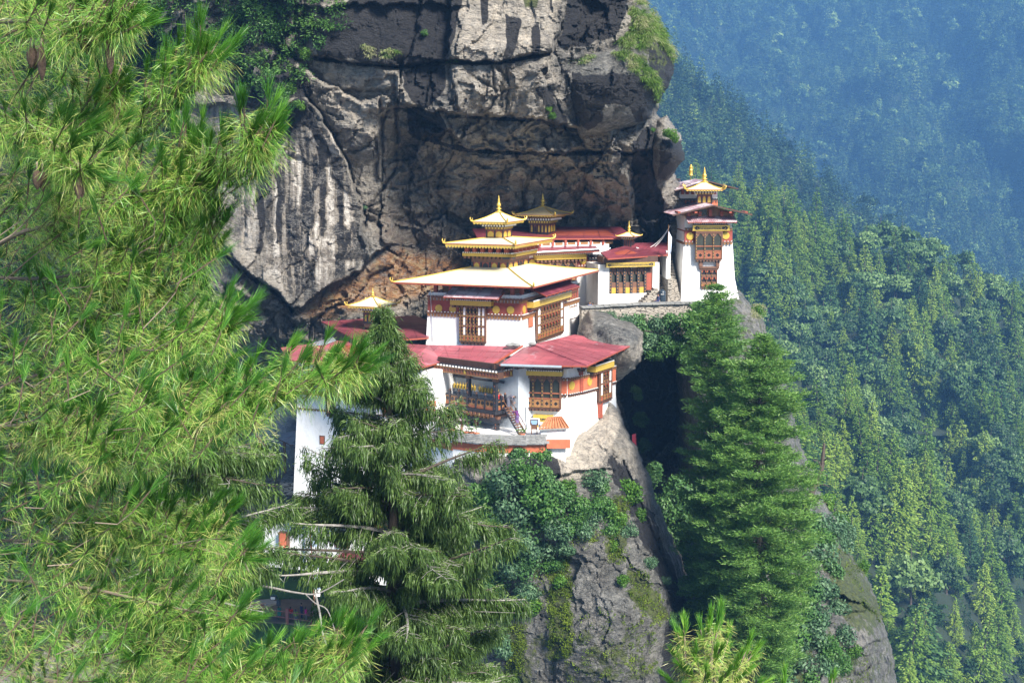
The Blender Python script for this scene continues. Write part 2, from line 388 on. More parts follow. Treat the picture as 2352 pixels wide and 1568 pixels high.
# ------------------------------------------------------------------ rock
def rock_mat():
    m, t, b = newmat("cliff_rock")
    base = ramp(t, [(.30, (.050, .048, .047)), (.42, (.130, .125, .115)), (.53, (.245, .222, .188)), (.68, (.40, .36, .30))], noise(t, .20, 10, .72))
    fine = ramp(t, [(.34, (.38, .38, .40)), (.5, (1, 1, 1)), (.66, (1.55, 1.50, 1.42))], noise(t, 1.5, 9, .8, (1, 1, 2.6)))
    c = mix(t, 1.0, base.outputs[0], fine.outputs[0], 'MULTIPLY')
    c = mix(t, mathn(t, 'MULTIPLY', attr(t, "pale"), .85), c, mix(t, 1.0, (.54, .475, .39), fine.outputs[0], 'MULTIPLY'))
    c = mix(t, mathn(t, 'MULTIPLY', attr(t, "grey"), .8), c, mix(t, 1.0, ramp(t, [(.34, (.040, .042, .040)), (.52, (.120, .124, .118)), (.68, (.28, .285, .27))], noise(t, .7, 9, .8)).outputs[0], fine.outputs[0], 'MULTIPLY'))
    oc = ramp(t, [(.35, (.10, .075, .065)), (.5, (.36, .17, .06)), (.62, (.42, .33, .19)), (.75, (.20, .17, .15))], noise(t, .55, 7, .75, (1, 1, 1.6)))
    c = mix(t, attr(t, "ochre"), c, oc.outputs[0])
    # vertical water streaks, white and black
    sn = noise(t, 1.0, 5, .62, (1.0, 1.0, .03))
    sk = ramp(t, [(.40, (.012, .012, .015)), (.47, (.05, .045, .04)), (.50, (.26, .225, .18)), (.56, (.30, .265, .225)), (.60, (.62, .57, .50))], sn)
    c = mix(t, attr(t, "streak"), c, sk.outputs[0])
    vn = mathn(t, 'ABSOLUTE', mathn(t, 'SUBTRACT', noise(t, .42, 8, .68, (1, 1, 1.9)), .5))
    vf = ramp(t, [(.0, (.75, .75, .75)), (.012, (.35, .35, .35)), (.03, (0, 0, 0))], vn)
    c = mix(t, mathn(t, 'MULTIPLY', vf.outputs[0], mathn(t, 'SUBTRACT', .55, mathn(t, 'MULTIPLY', attr(t, "mossy"), .5))), c, (.50, .47, .42))
    cn = mathn(t, 'ABSOLUTE', mathn(t, 'SUBTRACT', noise(t, .20, 8, .66, (1.5, 1.5, .6)), .47))
    cf = ramp(t, [(.0, (.7, .7, .7)), (.004, (.4, .4, .4)), (.010, (0, 0, 0))], cn)
    c = mix(t, cf.outputs[0], c, (.018, .017, .018))
    # black lichen stains and painted-in shade, with a ragged edge
    sa = mathn(t, 'ADD', attr(t, "stain_shade"), mathn(t, 'MULTIPLY', mathn(t, 'SUBTRACT', noise(t, .5, 7, .7, (1, 1, .3)), .5), 2.2))
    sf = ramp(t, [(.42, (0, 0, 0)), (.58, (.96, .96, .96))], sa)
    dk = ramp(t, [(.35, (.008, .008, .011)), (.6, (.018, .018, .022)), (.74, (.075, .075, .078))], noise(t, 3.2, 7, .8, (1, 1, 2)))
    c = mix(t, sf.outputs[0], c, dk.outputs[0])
    ma = mathn(t, 'ADD', attr(t, "mossy"), mathn(t, 'MULTIPLY', mathn(t, 'SUBTRACT', noise(t, .9, 8, .75), .5), 2.8))
    mf = ramp(t, [(.45, (0, 0, 0)), (.6, (.9, .9, .9))], ma)
    mc = ramp(t, [(.3, (.025, .035, .012)), (.5, (.07, .09, .02)), (.7, (.13, .16, .03))], noise(t, 2.2, 6, .7))
    c = mix(t, mf.outputs[0], c, mc.outputs[0])
    t.links.new(c, b.inputs["Base Color"]); b.inputs["Roughness"].default_value = .62
    b.inputs["Specular IOR Level"].default_value = .45
    h = mathn(t, 'ADD', noise(t, .8, 9, .7, (1, 1, 1.8)), mathn(t, 'MULTIPLY', noise(t, 4.5, 6, .7, (1, 1, 2.4)), .35))
    bump(t, b, h, 1.0, 1.0)
    return m
M_ROCK = rock_mat()
def maskof(polys, U, V, soft=10, warp=None):
    o = np.zeros(U.shape)
    for p in polys:
        q = np.array(p); pad = soft*2+16
        if len(q) < 3: continue
        sel = (U > q[:, 0].min()-pad) & (U < q[:, 0].max()+pad) & (V > q[:, 1].min()-pad) & (V < q[:, 1].max()+pad)
        if not sel.any(): continue
        o[sel] = np.maximum(o[sel], sstep(-soft, soft, sdist(p, U[sel], V[sel])))
    return o
def ledge(D, U, V, line, amp, fade, jag=5.0, seed=0, back=0.0):
    """rock above the polyline juts out by amp metres, dying away over fade px upwards"""
    p = np.array(line, float)
    vl = np.interp(U, p[:, 0], p[:, 1]) + jag*fbm(U/26.0, U*0+seed, seed, 4)*2
    w = sstep(p[0, 0]-25, p[0, 0]+25, U)*(1-sstep(p[-1, 0]-25, p[-1, 0]+25, U))
    up = vl - V
    e = np.where(up > 0, np.exp(-up/fade)*sstep(0, 4, up), 0)
    dn = np.where(up <= 0, np.exp(up/14.0), 0)
    return D - amp*w*e + (back+.25*amp)*w*dn
def vstep(D, U, V, line, amp, fade, side, jag=4.0, seed=0):
    """rock on one side (-1 left, +1 right) of a steep polyline juts out"""
    p = np.array(line, float)
    ul = np.interp(V, p[:, 1], p[:, 0]) + jag*fbm(V/24.0, V*0+seed, seed+50, 4)*2
    w = sstep(p[0, 1]-20, p[0, 1]+20, V)*(1-sstep(p[-1, 1]-20, p[-1, 1]+20, V))
    x = (U-ul)*side
    return D - amp*w*np.where(x > 0, np.exp(-x/fade)*sstep(0, 4, x), 0) + .2*amp*w*np.where(x <= 0, np.exp(x/8.0), 0)
def groove(D, U, V, line, amp, wid=3.5, seed=0):
    jx = 5*fbm(U/20, V/20, seed+9, 3); jy = 5*fbm(U/20, V/20, seed+19, 3)
    return D + amp*np.exp(-(ldist(line, U+jx, V+jy)/wid)**2)
def rock_detail(U, V, seed, k=1.0, s=22.0, rot=.25, calm=None):
    x, y = U/s, V/s
    x, y = x*math.cos(rot)+y*math.sin(rot), -x*math.sin(rot)+y*math.cos(rot)
    wx = x + 2.0*fbm(x/3.5, y/3.5, seed+1, 5); wy = y + 2.0*fbm(x/3.5, y/3.5, seed+2, 5)
    q = 1.0 if calm is None else 1-calm
    d = 0
    for sc_, a, g in ((7.5, 2.3, .16), (3.1, 1.05, .06), (1.3, .55, .03), (.6, .22, 0)):
        h, e = facets(wx/sc_, wy/sc_*.62, seed+int(sc_*10), .9, .45)
        d = d + (a*h + a*g*np.exp(-(e/.05)**2))*(.25+.75*q)
    lay = fbm(wx/5.0, wy*1.1, seed+30, 5, .6)
    d = d + .30*lay*(.35+.65*q) + (.9*fbm(x/5, y/5, seed+5, 3, .5) + .30*fbm(x/1.6, y/1.6, seed+6, 6, .6))*(.3+.7*q)
    return k*d
ROCKS = {}
def rock(name, rng_u, rng_v, step, fdepth, outline=None, curl=4.0, curl_r=40.0, attrs=None, jag=4.0, seed=0, parent=None, back=10.0, skirt=True):
    us = np.arange(rng_u[0], rng_u[1]+step, step); vs = np.arange(rng_v[0], rng_v[1]+step, step)
    U, V = np.meshgrid(us.astype(float), vs.astype(float))
    D = fdepth(U, V)
    keep = np.ones(U.shape, bool)
    if outline is not None:
        jx = jag*2*fbm(U/28, V/28, seed+70, 4); jy = jag*2*fbm(U/28, V/28, seed+71, 4)
        sdv = sdist(outline, U+jx, V+jy)
        tt = np.clip(sdv/curl_r, 0, 1)
        D = D + curl*(1-np.sqrt(np.clip(1-(1-tt)**2, 0, 1)))
        keep = sdv > -step*.5
    A = {k: np.zeros(U.shape) for k in ("stain_shade", "ochre", "mossy", "pale", "grey", "streak")}
    if attrs:
        for k, f in attrs.items(): A[k] = f(U, V)
    W = Pn(U, V, D).reshape(-1, 3)
    nr, nc = U.shape
    idx = np.arange(nr*nc).reshape(nr, nc)
    fk = keep[:-1, :-1] & keep[1:, :-1] & keep[:-1, 1:] & keep[1:, 1:]
    q = np.stack([idx[:-1, :-1], idx[1:, :-1], idx[1:, 1:], idx[:-1, 1:]], -1)[fk]
    if skirt and outline is not None:     # close the silhouette: sides running back into the hill
        ed = np.concatenate([q[:, [0, 1]], q[:, [1, 2]], q[:, [2, 3]], q[:, [3, 0]]])
        key = np.sort(ed, 1); key = key[:, 0]*(nr*nc)+key[:, 1]
        _, inv, cnt = np.unique(key, return_inverse=True, return_counts=True)
        be = ed[cnt[inv] == 1]
        bv = np.unique(be); m = np.full(nr*nc, -1); m[bv] = np.arange(len(bv)) + nr*nc
        dirv = W[bv].copy(); cen = W[np.unique(q)].mean(0)
        Wb = W[bv] + np.array([0, back, 0]) + (cen-W[bv])*np.array([.12, 0, .12])
        q = np.concatenate([q, np.stack([be[:, 1], be[:, 0], m[be[:, 0]], m[be[:, 1]]], -1)])
        W = np.concatenate([W, Wb])
        A = {k: np.concatenate([a.ravel(), a.ravel()[bv]]) for k, a in A.items()}
    used = np.unique(q); rm = np.full(len(W), -1); rm[used] = np.arange(len(used))
    o = np_mesh(name, W[used], rm[q], M_ROCK, {k: a.ravel()[used] for k, a in A.items()}, parent, smooth=True)
    try:
        o.data.set_sharp_from_angle(angle=R(20))
    except Exception: pass
    ROCKS[parent.name if parent else name] = (us, vs, D)
    return o
def rdepth(name, u, v):
    us, vs, D = ROCKS[name]
    i = min(max(int(round((v-vs[0])/(vs[1]-vs[0]))), 0), len(vs)-1); j = min(max(int(round((u-us[0])/(us[1]-us[0]))), 0), len(us)-1)
    return float(D[i, j])
# ---- the great cliff
CL = tps([(-250,-150,150),(100,-150,146),(500,-150,142),(900,-150,138),(1300,-150,137),(1600,-150,143),
 (-250,300,158),(100,200,152),(350,200,148),(700,60,139),(1000,60,137.6),(1200,60,137.2),(1400,60,140),(700,200,141),(900,210,139.6),(1100,200,137.8),(1250,200,138.2),(1450,200,143),
 (350,420,150),(500,400,146),(650,400,143),(780,400,143.5),(900,400,146),(1000,400,148.3),(1130,390,148.5),(1130,450,152.5),(1280,330,145),(1280,395,148.5),(1280,455,153.8),(1450,350,147),(1450,430,152),(1560,420,152),
 (500,600,146),(650,600,142.5),(780,600,143),(900,620,149),(1020,620,153),(1200,620,158),(1400,620,158),(1600,600,156),
 (560,780,147),(680,760,146),(800,750,147),(950,740,150),(300,800,156),(-250,800,165),
 (300,1100,168),(600,1000,160),(850,1000,156),(1100,1000,152),(600,1200,172),(600,1350,175),(-250,1300,175),(200,1400,174),(850,1300,165),(1100,1300,155),(-250,1700,165),(600,1700,165),(1100,1700,150),
 (1350,800,151),(1480,800,154),(1560,900,154),(1480,1050,155),(1560,1100,152),(1500,1300,146),(1600,1300,148),(1600,1650,140),(1400,1650,142)])
def cliff_depth(U, V):
    D = CL(U, V)
    calm = maskof([[(600,300),(700,240),(770,300),(835,480),(840,600),(690,700),(560,600),(480,540),(440,300),(450,190),(600,250)], [(1040,-160),(1300,-160),(1265,118),(1040,135)], [(700,40),(1060,-100),(1030,135),(860,145),(725,125)]], U, V, 25)
    rug = maskof([[(940,290),(1200,275),(1330,300),(1480,340),(1490,560),(1100,600),(1000,560),(900,480),(880,330)], [(480,640),(700,720),(720,800),(560,800)]], U, V, 30)
    D = D + rock_detail(U, V, 11, .95, calm=calm*.85)*(1+1.0*rug)
    D = D + rug*(.9*facets(U/34+.6*fbm(U/40, V/40, 611, 3), V/26+.6*fbm(U/40, V/40, 612, 3), 613, 1.0, .5)[0])
    for ln, a, f in (
        ([(640,110),(722,132),(770,138),(814,145),(913,153),(1028,140),(1148,143),(1262,122)], 1.1, 110),
        ([(870,252),(960,252),(1028,264),(1100,264),(1164,270),(1240,273),(1330,300)], 2.2, 90),
        ([(976,316),(1035,298),(1075,343),(1174,346),(1256,349),(1339,346),(1451,349),(1500,345)], 2.2, 50),
        ([(1150,372),(1256,379),(1306,400),(1339,382),(1420,372)], 2.0, 45),
        ([(450,240),(543,249),(593,252),(640,245)], 1.0, 30),
        ([(735,212),(800,208),(860,210),(905,205)], .7, 30),
        ([(470,540),(520,585),(579,638),(641,678),(670,713),(692,712),(732,671),(804,638),(850,600),(900,560)], 2.6, 110),
        ([(520,650),(600,700),(690,745)], 1.5, 40), ([(500,740),(600,770),(720,790)], 1.2, 40),
        ([(560,-20),(700,16),(900,10),(1060,14)], 1.0, 40),
        ([(1020,440),(1100,455),(1180,440)], 1.2, 40),
        ([(1080,500),(1200,480),(1320,500),(1420,470)], 1.4, 50)):
        D = ledge(D, U, V, ln, a, f, 6, int(ln[0][0]))
    for ln, a, f, sd_ in (
        ([(700,221),(735,257),(764,313),(797,372),(817,435),(834,478),(836,520),(850,590)], 2.0, 120, -1),
        ([(873,231),(877,330),(880,428),(870,500)], 1.2, 60, -1),
        ([(911,170),(911,244),(916,330)], 1.2, 50, 1),
        ([(1032,-40),(1030,60),(1028,140)], 1.3, 90, 1),
        ([(1033,140),(1036,200),(1050,264)], 1.0, 60, 1),
        ([(1300,-40),(1290,50),(1268,120)], 2.0, 90, -1),
        ([(959,343),(985,412),(1000,460),(1015,511),(1030,570)], 1.0, 14, -1),
        ([(1440,380),(1450,450),(1455,520)], 1.5, 40, -1),
        ([(1245,150),(1265,220),(1300,290)], 1.4, 60, -1)):
        D = vstep(D, U, V, ln, a, f, sd_, 4, int(ln[0][1]+200))
    for ln, a in (([(722,132),(814,146),(913,155),(1028,142),(1148,145),(1262,124)], 1.6), ([(735,212),(800,208),(860,210),(905,205),(913,250)], .7),
        ([(873,231),(877,330),(880,428)], .9), ([(911,244),(913,330),(905,400),(850,470),(835,520)], .8), ([(1033,140),(1040,210),(1055,262)], .8), ([(1130,150),(1140,215),(1118,262)], .7),
        ([(487,553),(579,638),(641,678),(672,714)], 1.6), ([(420,420),(480,520),(540,600),(600,700)], .8), ([(1161,140),(1170,200),(1160,268)], .6),
        ([(560,300),(565,420),(560,560)], .3), ([(1100,180),(1150,215),(1180,205)], .5), ([(985,412),(950,440),(900,430)], .6), ([(1325,295),(1345,345),(1350,372)], 1.0),
        ([(930,330),(945,400),(930,470),(960,560)], .6), ([(700,221),(735,257),(764,313),(797,372),(817,435),(834,478),(836,520)], .9)):
        D = groove(D, U, V, ln, a, 3.2, int(ln[0][0]))
    return D
CLIFF_OUT = [(-260,-160),(1478,-160),(1482,-10),(1505,60),(1535,100),(1540,160),(1515,235),(1505,262),(1530,300),(1540,390),(1570,430),(1625,470),(1640,560),(1650,700),(1690,800),(1700,1000),(1700,1660),(-260,1660)]
STAIN_SHADE = [
 [(690,60),(760,25),(900,-60),(1062,-60),(1055,20),(1040,80),(1022,140),(940,152),(860,148),(730,130)],
 [(958,156),(1022,150),(1025,200),(985,240),(972,254),(948,235),(918,195),(915,165)],
 [(598,262),(640,240),(690,222),(704,228),(722,258),(745,312),(728,300),(700,285),(655,315),(637,355),(622,420),(592,430),(585,400),(598,330)],
 [(585,430),(622,420),(606,450),(603,520),(597,585),(586,580)], [(628,400),(640,400),(636,470),(634,560),(628,560)],
 [(705,240),(745,310),(752,360),(735,370),(722,300)], [(722,330),(738,350),(742,392),(724,395)],
 [(1163,30),(1190,40),(1186,100),(1178,140),(1160,140)], [(1092,-60),(1122,-60),(1118,50),(1105,60)], [(1215,60),(1235,50),(1240,100),(1230,135),(1220,130)],
 [(1270,112),(1302,-10),(1446,-60),(1440,30),(1405,86),(1340,108)],
 [(1452,340),(1490,290),(1515,300),(1505,420),(1530,480),(1545,560),(1540,640),(1480,560),(1458,480),(1450,420)],
 [(560,180),(640,150),(700,150),(715,215),(690,222),(600,250),(545,245)], [(380,290),(450,280),(455,330),(420,420),(370,420)],
 [(1420,760),(1600,740),(1640,860),(1560,1000),(1500,1060),(1440,1000),(1420,900)], [(930,250),(1000,255),(1030,300),(1000,330),(945,320)],  # first large patch paints the gully's shade into the rock colour
 [(1230,200),(1265,200),(1300,290),(1260,300)]]
def cl_stain_shade(U, V):
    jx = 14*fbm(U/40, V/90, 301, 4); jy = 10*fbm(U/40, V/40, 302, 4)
    s = maskof(STAIN_SHADE, U+jx, V+jy, 9)
    s = np.maximum(s, .8*maskof([[(-260,380),(330,330),(430,420),(455,560),(470,760),(520,900),(420,1000),(560,1300),(-260,1660)]], U+20*fbm(U/40, V/40, 320, 3), V, 22))  # shade behind the left pine, painted into the rock colour
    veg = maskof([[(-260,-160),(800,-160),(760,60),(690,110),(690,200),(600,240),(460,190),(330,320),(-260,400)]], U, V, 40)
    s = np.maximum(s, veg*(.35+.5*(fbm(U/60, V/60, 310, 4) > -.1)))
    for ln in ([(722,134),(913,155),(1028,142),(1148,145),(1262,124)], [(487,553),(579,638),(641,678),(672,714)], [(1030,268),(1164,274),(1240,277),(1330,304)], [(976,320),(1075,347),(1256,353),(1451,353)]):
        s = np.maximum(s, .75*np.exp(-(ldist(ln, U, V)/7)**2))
    s = np.maximum(s, .12*maskof([[(960,280),(1330,310),(1480,360),(1480,560),(1100,600),(1040,520),(990,380)]], U, V, 30)*(fbm(U/45, V/45, 316, 4)+.5))  # faint uneven darkening over the recess
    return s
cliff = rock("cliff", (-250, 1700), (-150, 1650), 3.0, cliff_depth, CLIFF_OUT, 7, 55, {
    "stain_shade": cl_stain_shade,
    "streak": lambda U, V: 1.0*maskof([[(645,330),(700,290),(765,300),(800,390),(832,480),(832,600),(780,640),(690,690),(610,620),(600,450)]], U+10*fbm(U/30, V/60, 5), V, 25) + .6*maskof([[(450,190),(600,250),(590,560),(490,540),(440,330)]], U, V, 20)
        + .55*maskof([[(1240,375),(1380,370),(1310,404)]], U, V, 10) + .3*maskof([[(1060,145),(1260,130),(1270,270),(1040,262)]], U, V, 12),
    "ochre": lambda U, V: .9*maskof([[(690,715),(735,672),(805,640),(900,580),(980,590),(1060,600),(1060,660),(940,690),(800,720),(740,740)]], U+12*fbm(U/25, V/25, 6), V+12*fbm(U/25, V/25, 8), 16) + .2*maskof([[(840,470),(1000,480),(1080,620),(900,620)]], U, V, 30),
    "pale": lambda U, V: .85*maskof([[(1040,145),(1265,125),(1310,290),(1060,262)], [(730,150),(900,165),(915,300),(860,320),(770,250)], [(1050,-160),(1300,-160),(1270,120),(1040,130)], [(440,190),(600,250),(590,600),(480,540)]], U, V, 15)*(.6+.8*fbm(U/30, V/30, 7)) + .55*maskof([[(950,300),(1060,280),(1330,310),(1480,345),(1470,540),(1100,560),(980,480)]], U, V, 30)*(.7+.8*fbm(U/40, V/30, 17)),  # last term paints the recess rock lighter to lift its shade
    "grey": lambda U, V: .75*maskof([[(620,560),(830,470),(850,600),(690,710)], [(840,480),(1020,470),(1050,640),(870,600)]], U, V, 30) + .3*maskof([[(1250,380),(1450,380),(1450,560),(1250,560)]], U, V, 30),
    "mossy": lambda U, V: .8*maskof([[(1200,-20),(1240,-20),(1235,20),(1205,20)]], U, V, 4) + .35*maskof([[(-260,-160),(800,-160),(690,110),(600,200),(-260,400)]], U, V, 40)},
    seed=3, back=25)
tag(cliff, kind='structure')
def boulder_depth(base, k, seed, calm=.5, s=22.0):
    f = tps(base)
    return lambda U, V: f(U, V) + rock_detail(U, V, seed, k, s, .35, calm)
# overhanging boulder at the top of the cliff's right shoulder
ROOT_B = thing('overhanging_boulder', 'huge dark overhanging boulder with grass on its top high on the right shoulder', 'boulder', P(1420, 200, 137))
B1 = rock('rock_face', (1225, 1560), (-20, 335), 2.5, boulder_depth([(1250,140,139.5),(1320,115,138.5),(1400,95,138.5),(1480,30,140),(1540,130,139.5),(1400,200,135.8),(1480,190,136),(1330,200,137),(1330,310,139.5),(1400,300,139),(1470,285,139.5),(1510,230,139.5),(1440,140,136.5)], .6, 41, .6),
  [(1250,140),(1280,118),(1330,108),(1390,96),(1425,62),(1442,20),(1470,2),(1492,20),(1512,55),(1536,95),(1548,130),(1546,165),(1535,200),(1512,240),(1498,268),(1465,286),(1404,304),(1332,316),(1320,290),(1300,240),(1268,180)], 4.5, 42, {
  "stain_shade": lambda U, V: maskof([[(1290,160),(1345,170),(1410,168),(1470,180),(1510,190),(1530,215),(1500,265),(1465,280),(1440,250),(1415,235),(1385,240),(1375,290),(1345,305),(1315,270),(1300,220)], [(1490,100),(1550,100),(1550,200),(1515,235),(1500,180)]], U+12*fbm(U/30, V/30, 91, 4), V+12*fbm(U/30, V/30, 92, 4), 10),
  "grey": lambda U, V: .9+0*U, "streak": lambda U, V: .35*maskof([[(1375,220),(1440,240),(1420,300),(1360,310)]], U, V, 8), "pale": lambda U, V: .5*maskof([[(1385,235),(1435,240),(1400,300),(1360,310)]], U, V, 8),
  "mossy": lambda U, V: .5*maskof([[(1400,90),(1480,0),(1550,130),(1500,220),(1440,120)]], U, V, 12)}, seed=13, parent=ROOT_B, back=7)
ROOT_K = thing('black_boulder', 'small black-stained boulder with a green tuft on top, just above the tower roof', 'boulder', P(1535, 340, 143))
rock('rock_face', (1480, 1590), (250, 425), 2.5, boulder_depth([(1500,300,146),(1570,300,147),(1540,340,143.5),(1520,400,147),(1570,380,147)], .4, 51, .4),
  [(1508,275),(1530,265),(1545,285),(1562,305),(1573,345),(1568,375),(1548,396),(1530,412),(1508,418),(1500,380),(1498,330)], 3.5, 30, {
  "stain_shade": lambda U, V: maskof([[(1522,320),(1575,325),(1575,370),(1545,400),(1510,420),(1512,365)]], U+8*fbm(U/20, V/20, 93, 3), V, 8), "grey": lambda U, V: .3+0*U}, seed=14, parent=ROOT_K, back=5)
# boulder jutting beside the faded roof
ROOT_G = thing('jutting_boulder', 'big smooth grey boulder jutting out past the end of the sun-faded red roof', 'boulder', P(1420, 790, 131))
rock('rock_face', (1310, 1500), (695, 900), 2.2, boulder_depth([(1340,740,134),(1400,730,133),(1470,760,132),(1340,790,132),(1400,790,130.5),(1450,800,130),(1430,840,131),(1400,870,133)], .25, 61, .85),
  [(1326,768),(1340,730),(1352,713),(1380,722),(1420,738),(1462,748),(1481,764),(1479,800),(1473,826),(1455,850),(1434,866),(1416,880),(1402,884),(1394,860),(1384,835),(1350,815),(1330,795)], 4.0, 34, {
  "grey": lambda U, V: .95*maskof([[(1365,700),(1490,740),(1450,800),(1380,790),(1360,760)]], U, V, 10), "pale": lambda U, V: .8*maskof([[(1330,760),(1350,710),(1368,716),(1360,765)], [(1470,780),(1490,780),(1440,870),(1410,890),(1440,850)]], U, V, 6),
  "streak": lambda U, V: .3*maskof([[(1380,800),(1450,800),(1420,870),(1390,870)]], U, V, 8), "stain_shade": lambda U, V: .35*maskof([[(1365,735),(1460,755),(1440,790),(1370,775)]], U, V, 10)}, seed=15, parent=ROOT_G, back=8)
# the buttress the monastery stands on
BT = tps([(560,1420,140),(800,1420,132),(1000,1080,121),(1000,1300,122),(1000,1600,122),(1120,1060,117.2),(1250,1060,117.5),(1300,1030,120.3),(1390,890,130),(1402,945,127.5),(1380,1000,123.8),(1340,1010,122.6),(1350,1100,119),(1440,1100,121),(1300,1300,117),(1440,1250,117),(1480,1180,121),(1200,1600,117),(1400,1600,114),(1520,1380,117.5),(1550,1300,123),(1600,1400,126),(1560,1560,121),(1640,1600,130),(1440,985,123.5),(800,1600,128)])
def bt_depth(U, V):
    D = BT(U, V)+rock_detail(U, V, 71, .55, 20, -.6, .45)
    D = vstep(D, U, V, [(1390,1000),(1425,1100),(1470,1200),(1530,1350),(1560,1450)], 1.3, 60, -1, 3, 3)
    D = groove(D, U, V, [(1430,1060),(1480,1180),(1545,1330),(1600,1450)], .7, 4, 2)
    return ledge(D, U, V, [(1180,1105),(1300,1090),(1400,1075)], .8, 40, 6, 4)
BUT_OUT = [(735,1640),(742,1450),(775,1390),(860,1325),(985,1080),(1040,1022),(1130,1022),(1250,1020),(1310,1000),(1375,950),(1396,884),(1408,890),(1420,930),(1440,985),(1475,1060),(1505,1130),(1545,1235),(1590,1340),(1620,1430),(1665,1640)]
def bpatch(U, V, polys, soft, s): return maskof(polys, U+14*fbm(U/22, V/22, s, 4), V+14*fbm(U/22, V/22, s+1, 4), soft)
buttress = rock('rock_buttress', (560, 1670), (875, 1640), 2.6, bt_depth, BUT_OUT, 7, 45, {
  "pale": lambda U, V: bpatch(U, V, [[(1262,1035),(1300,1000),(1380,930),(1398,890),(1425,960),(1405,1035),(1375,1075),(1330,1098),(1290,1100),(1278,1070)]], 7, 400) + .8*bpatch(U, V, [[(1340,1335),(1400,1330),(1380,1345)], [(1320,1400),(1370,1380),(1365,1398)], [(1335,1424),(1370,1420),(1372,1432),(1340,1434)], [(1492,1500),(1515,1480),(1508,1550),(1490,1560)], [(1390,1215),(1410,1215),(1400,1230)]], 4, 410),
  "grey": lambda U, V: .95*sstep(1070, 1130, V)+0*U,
  "stain_shade": lambda U, V: .8*bpatch(U, V, [[(1395,1040),(1440,1070),(1500,1180),(1560,1330),(1620,1460),(1590,1480),(1520,1340),(1460,1210),(1410,1100)], [(1180,1060),(1275,1040),(1290,1095),(1250,1120),(1190,1120)], [(1540,1420),(1600,1420),(1620,1640),(1500,1640)]], 9, 420)+.25*sstep(1250, 1500, V),
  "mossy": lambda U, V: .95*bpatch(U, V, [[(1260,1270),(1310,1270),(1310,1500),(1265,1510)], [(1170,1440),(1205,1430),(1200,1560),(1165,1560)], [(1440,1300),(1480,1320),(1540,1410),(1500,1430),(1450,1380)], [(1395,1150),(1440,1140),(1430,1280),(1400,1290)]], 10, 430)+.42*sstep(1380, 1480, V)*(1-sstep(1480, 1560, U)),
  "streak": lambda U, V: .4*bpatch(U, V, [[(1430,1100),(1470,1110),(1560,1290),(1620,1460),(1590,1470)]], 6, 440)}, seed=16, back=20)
tag(buttress, kind='structure')
# the spur under the tower with the tall pine
SP = tps([(1560,720,148),(1690,670,148),(1640,800,138),(1740,800,143),(1600,1000,138),(1820,1000,140),(1700,1200,130),(1900,1200,138),(1960,1300,135),(1800,1400,126),(2050,1560,131),(1950,1450,127),(1700,1600,122),(1900,1600,121)])
SPUR_OUT = [(1545,700),(1640,688),(1696,664),(1716,690),(1748,722),(1772,775),(1793,850),(1820,930),(1835,1000),(1868,1090),(1893,1150),(1925,1200),(1945,1255),(1962,1290),(1992,1320),(2012,1370),(2030,1430),(2045,1480),(2060,1560),(2075,1650),(1600,1650),(1600,1400),(1580,1200),(1575,1000),(1565,850)]
spur = rock('rock_spur', (1540, 2090), (655, 1650), 2.8, lambda U, V: ledge(ledge(SP(U, V)+rock_detail(U, V, 81, .65, 20, .9, .35), U, V, [(1880,1480),(1960,1490),(2040,1470)], 1.2, 30, 5, 8), U, V, [(1930,1405),(1990,1400),(2020,1385)], 1.0, 30, 5, 9), SPUR_OUT, 9, 60, {
  "grey": lambda U, V: .9+0*U, "pale": lambda U, V: .8*bpatch(U, V, [[(1690,680),(1720,690),(1790,830),(1770,830)], [(1950,1440),(1990,1420),(1985,1480),(1960,1500)], [(1990,1390),(2010,1370),(2008,1420),(1992,1430)]], 6, 450),
  "mossy": lambda U, V: .08+.45*bpatch(U, V, [[(1900,1250),(1960,1280),(2030,1400),(2000,1450),(1920,1400)], [(1700,1480),(1860,1480),(1850,1640),(1700,1640)]], 14, 460)+.30,
  "stain_shade": lambda U, V: .38*bpatch(U, V, [[(1910,1300),(1980,1330),(2060,1560),(1950,1580),(1900,1450)]], 12, 470)}, seed=17, back=25)
tag(spur, kind='structure')
# ------------------------------------------------------------------ forested slopes, valley ground
def slope_mat(name, a, b_):
    return plain(name, a, .95, .5, .02, bumps=0)
M_SLOPE = plain("forest_floor", (.014, .026, .010), .95, .5, .05)
g = MB(); g.add([(-3500,-600,-420),(4200,-600,-420),(4200,4200,-420),(-3500,4200,-420)], [(0,1,2,3)], M_SLOPE)
tag(g.obj('ground'), kind='structure')
def sheet(name, crest, d_bot, d_crest, u0, u1, vbot, nu=90, nv=50, rough=.02, seed=0, drop=300):
    """hillside rising from the bottom of the frame to its crest line"""
    cu = np.array(crest, float); us = np.linspace(u0, u1, nu); ts = np.linspace(0, 1, nv)
    U, T = np.meshgrid(us, ts)
    VC = np.interp(U, cu[:, 0], cu[:, 1])
    def depth(U, V):
        VC = np.interp(U, cu[:, 0], cu[:, 1]); t = np.clip((vbot-V)/(vbot-VC), 0, 1.05)
        return (d_bot+(d_crest-d_bot)*t**1.1)*(1+rough*3*fbm(U/260, V/260, seed, 4))
    V = vbot+(VC-vbot)*T; D = depth(U, V); W = Pn(U, V, D)
    last = W[-1]; ext = last + np.array([0, 120, -drop]); W = np.concatenate([W, ext[None]])
    nv2 = nv+1; idx = np.arange(nv2*nu).reshape(nv2, nu)
    q = np.stack([idx[:-1, :-1], idx[:-1, 1:], idx[1:, 1:], idx[1:, :-1]], -1).reshape(-1, 4)
    tag(np_mesh(name, W.reshape(-1, 3), q, M_SLOPE), kind='structure')
    return depth, (lambda u: np.interp(u, cu[:, 0], cu[:, 1]))
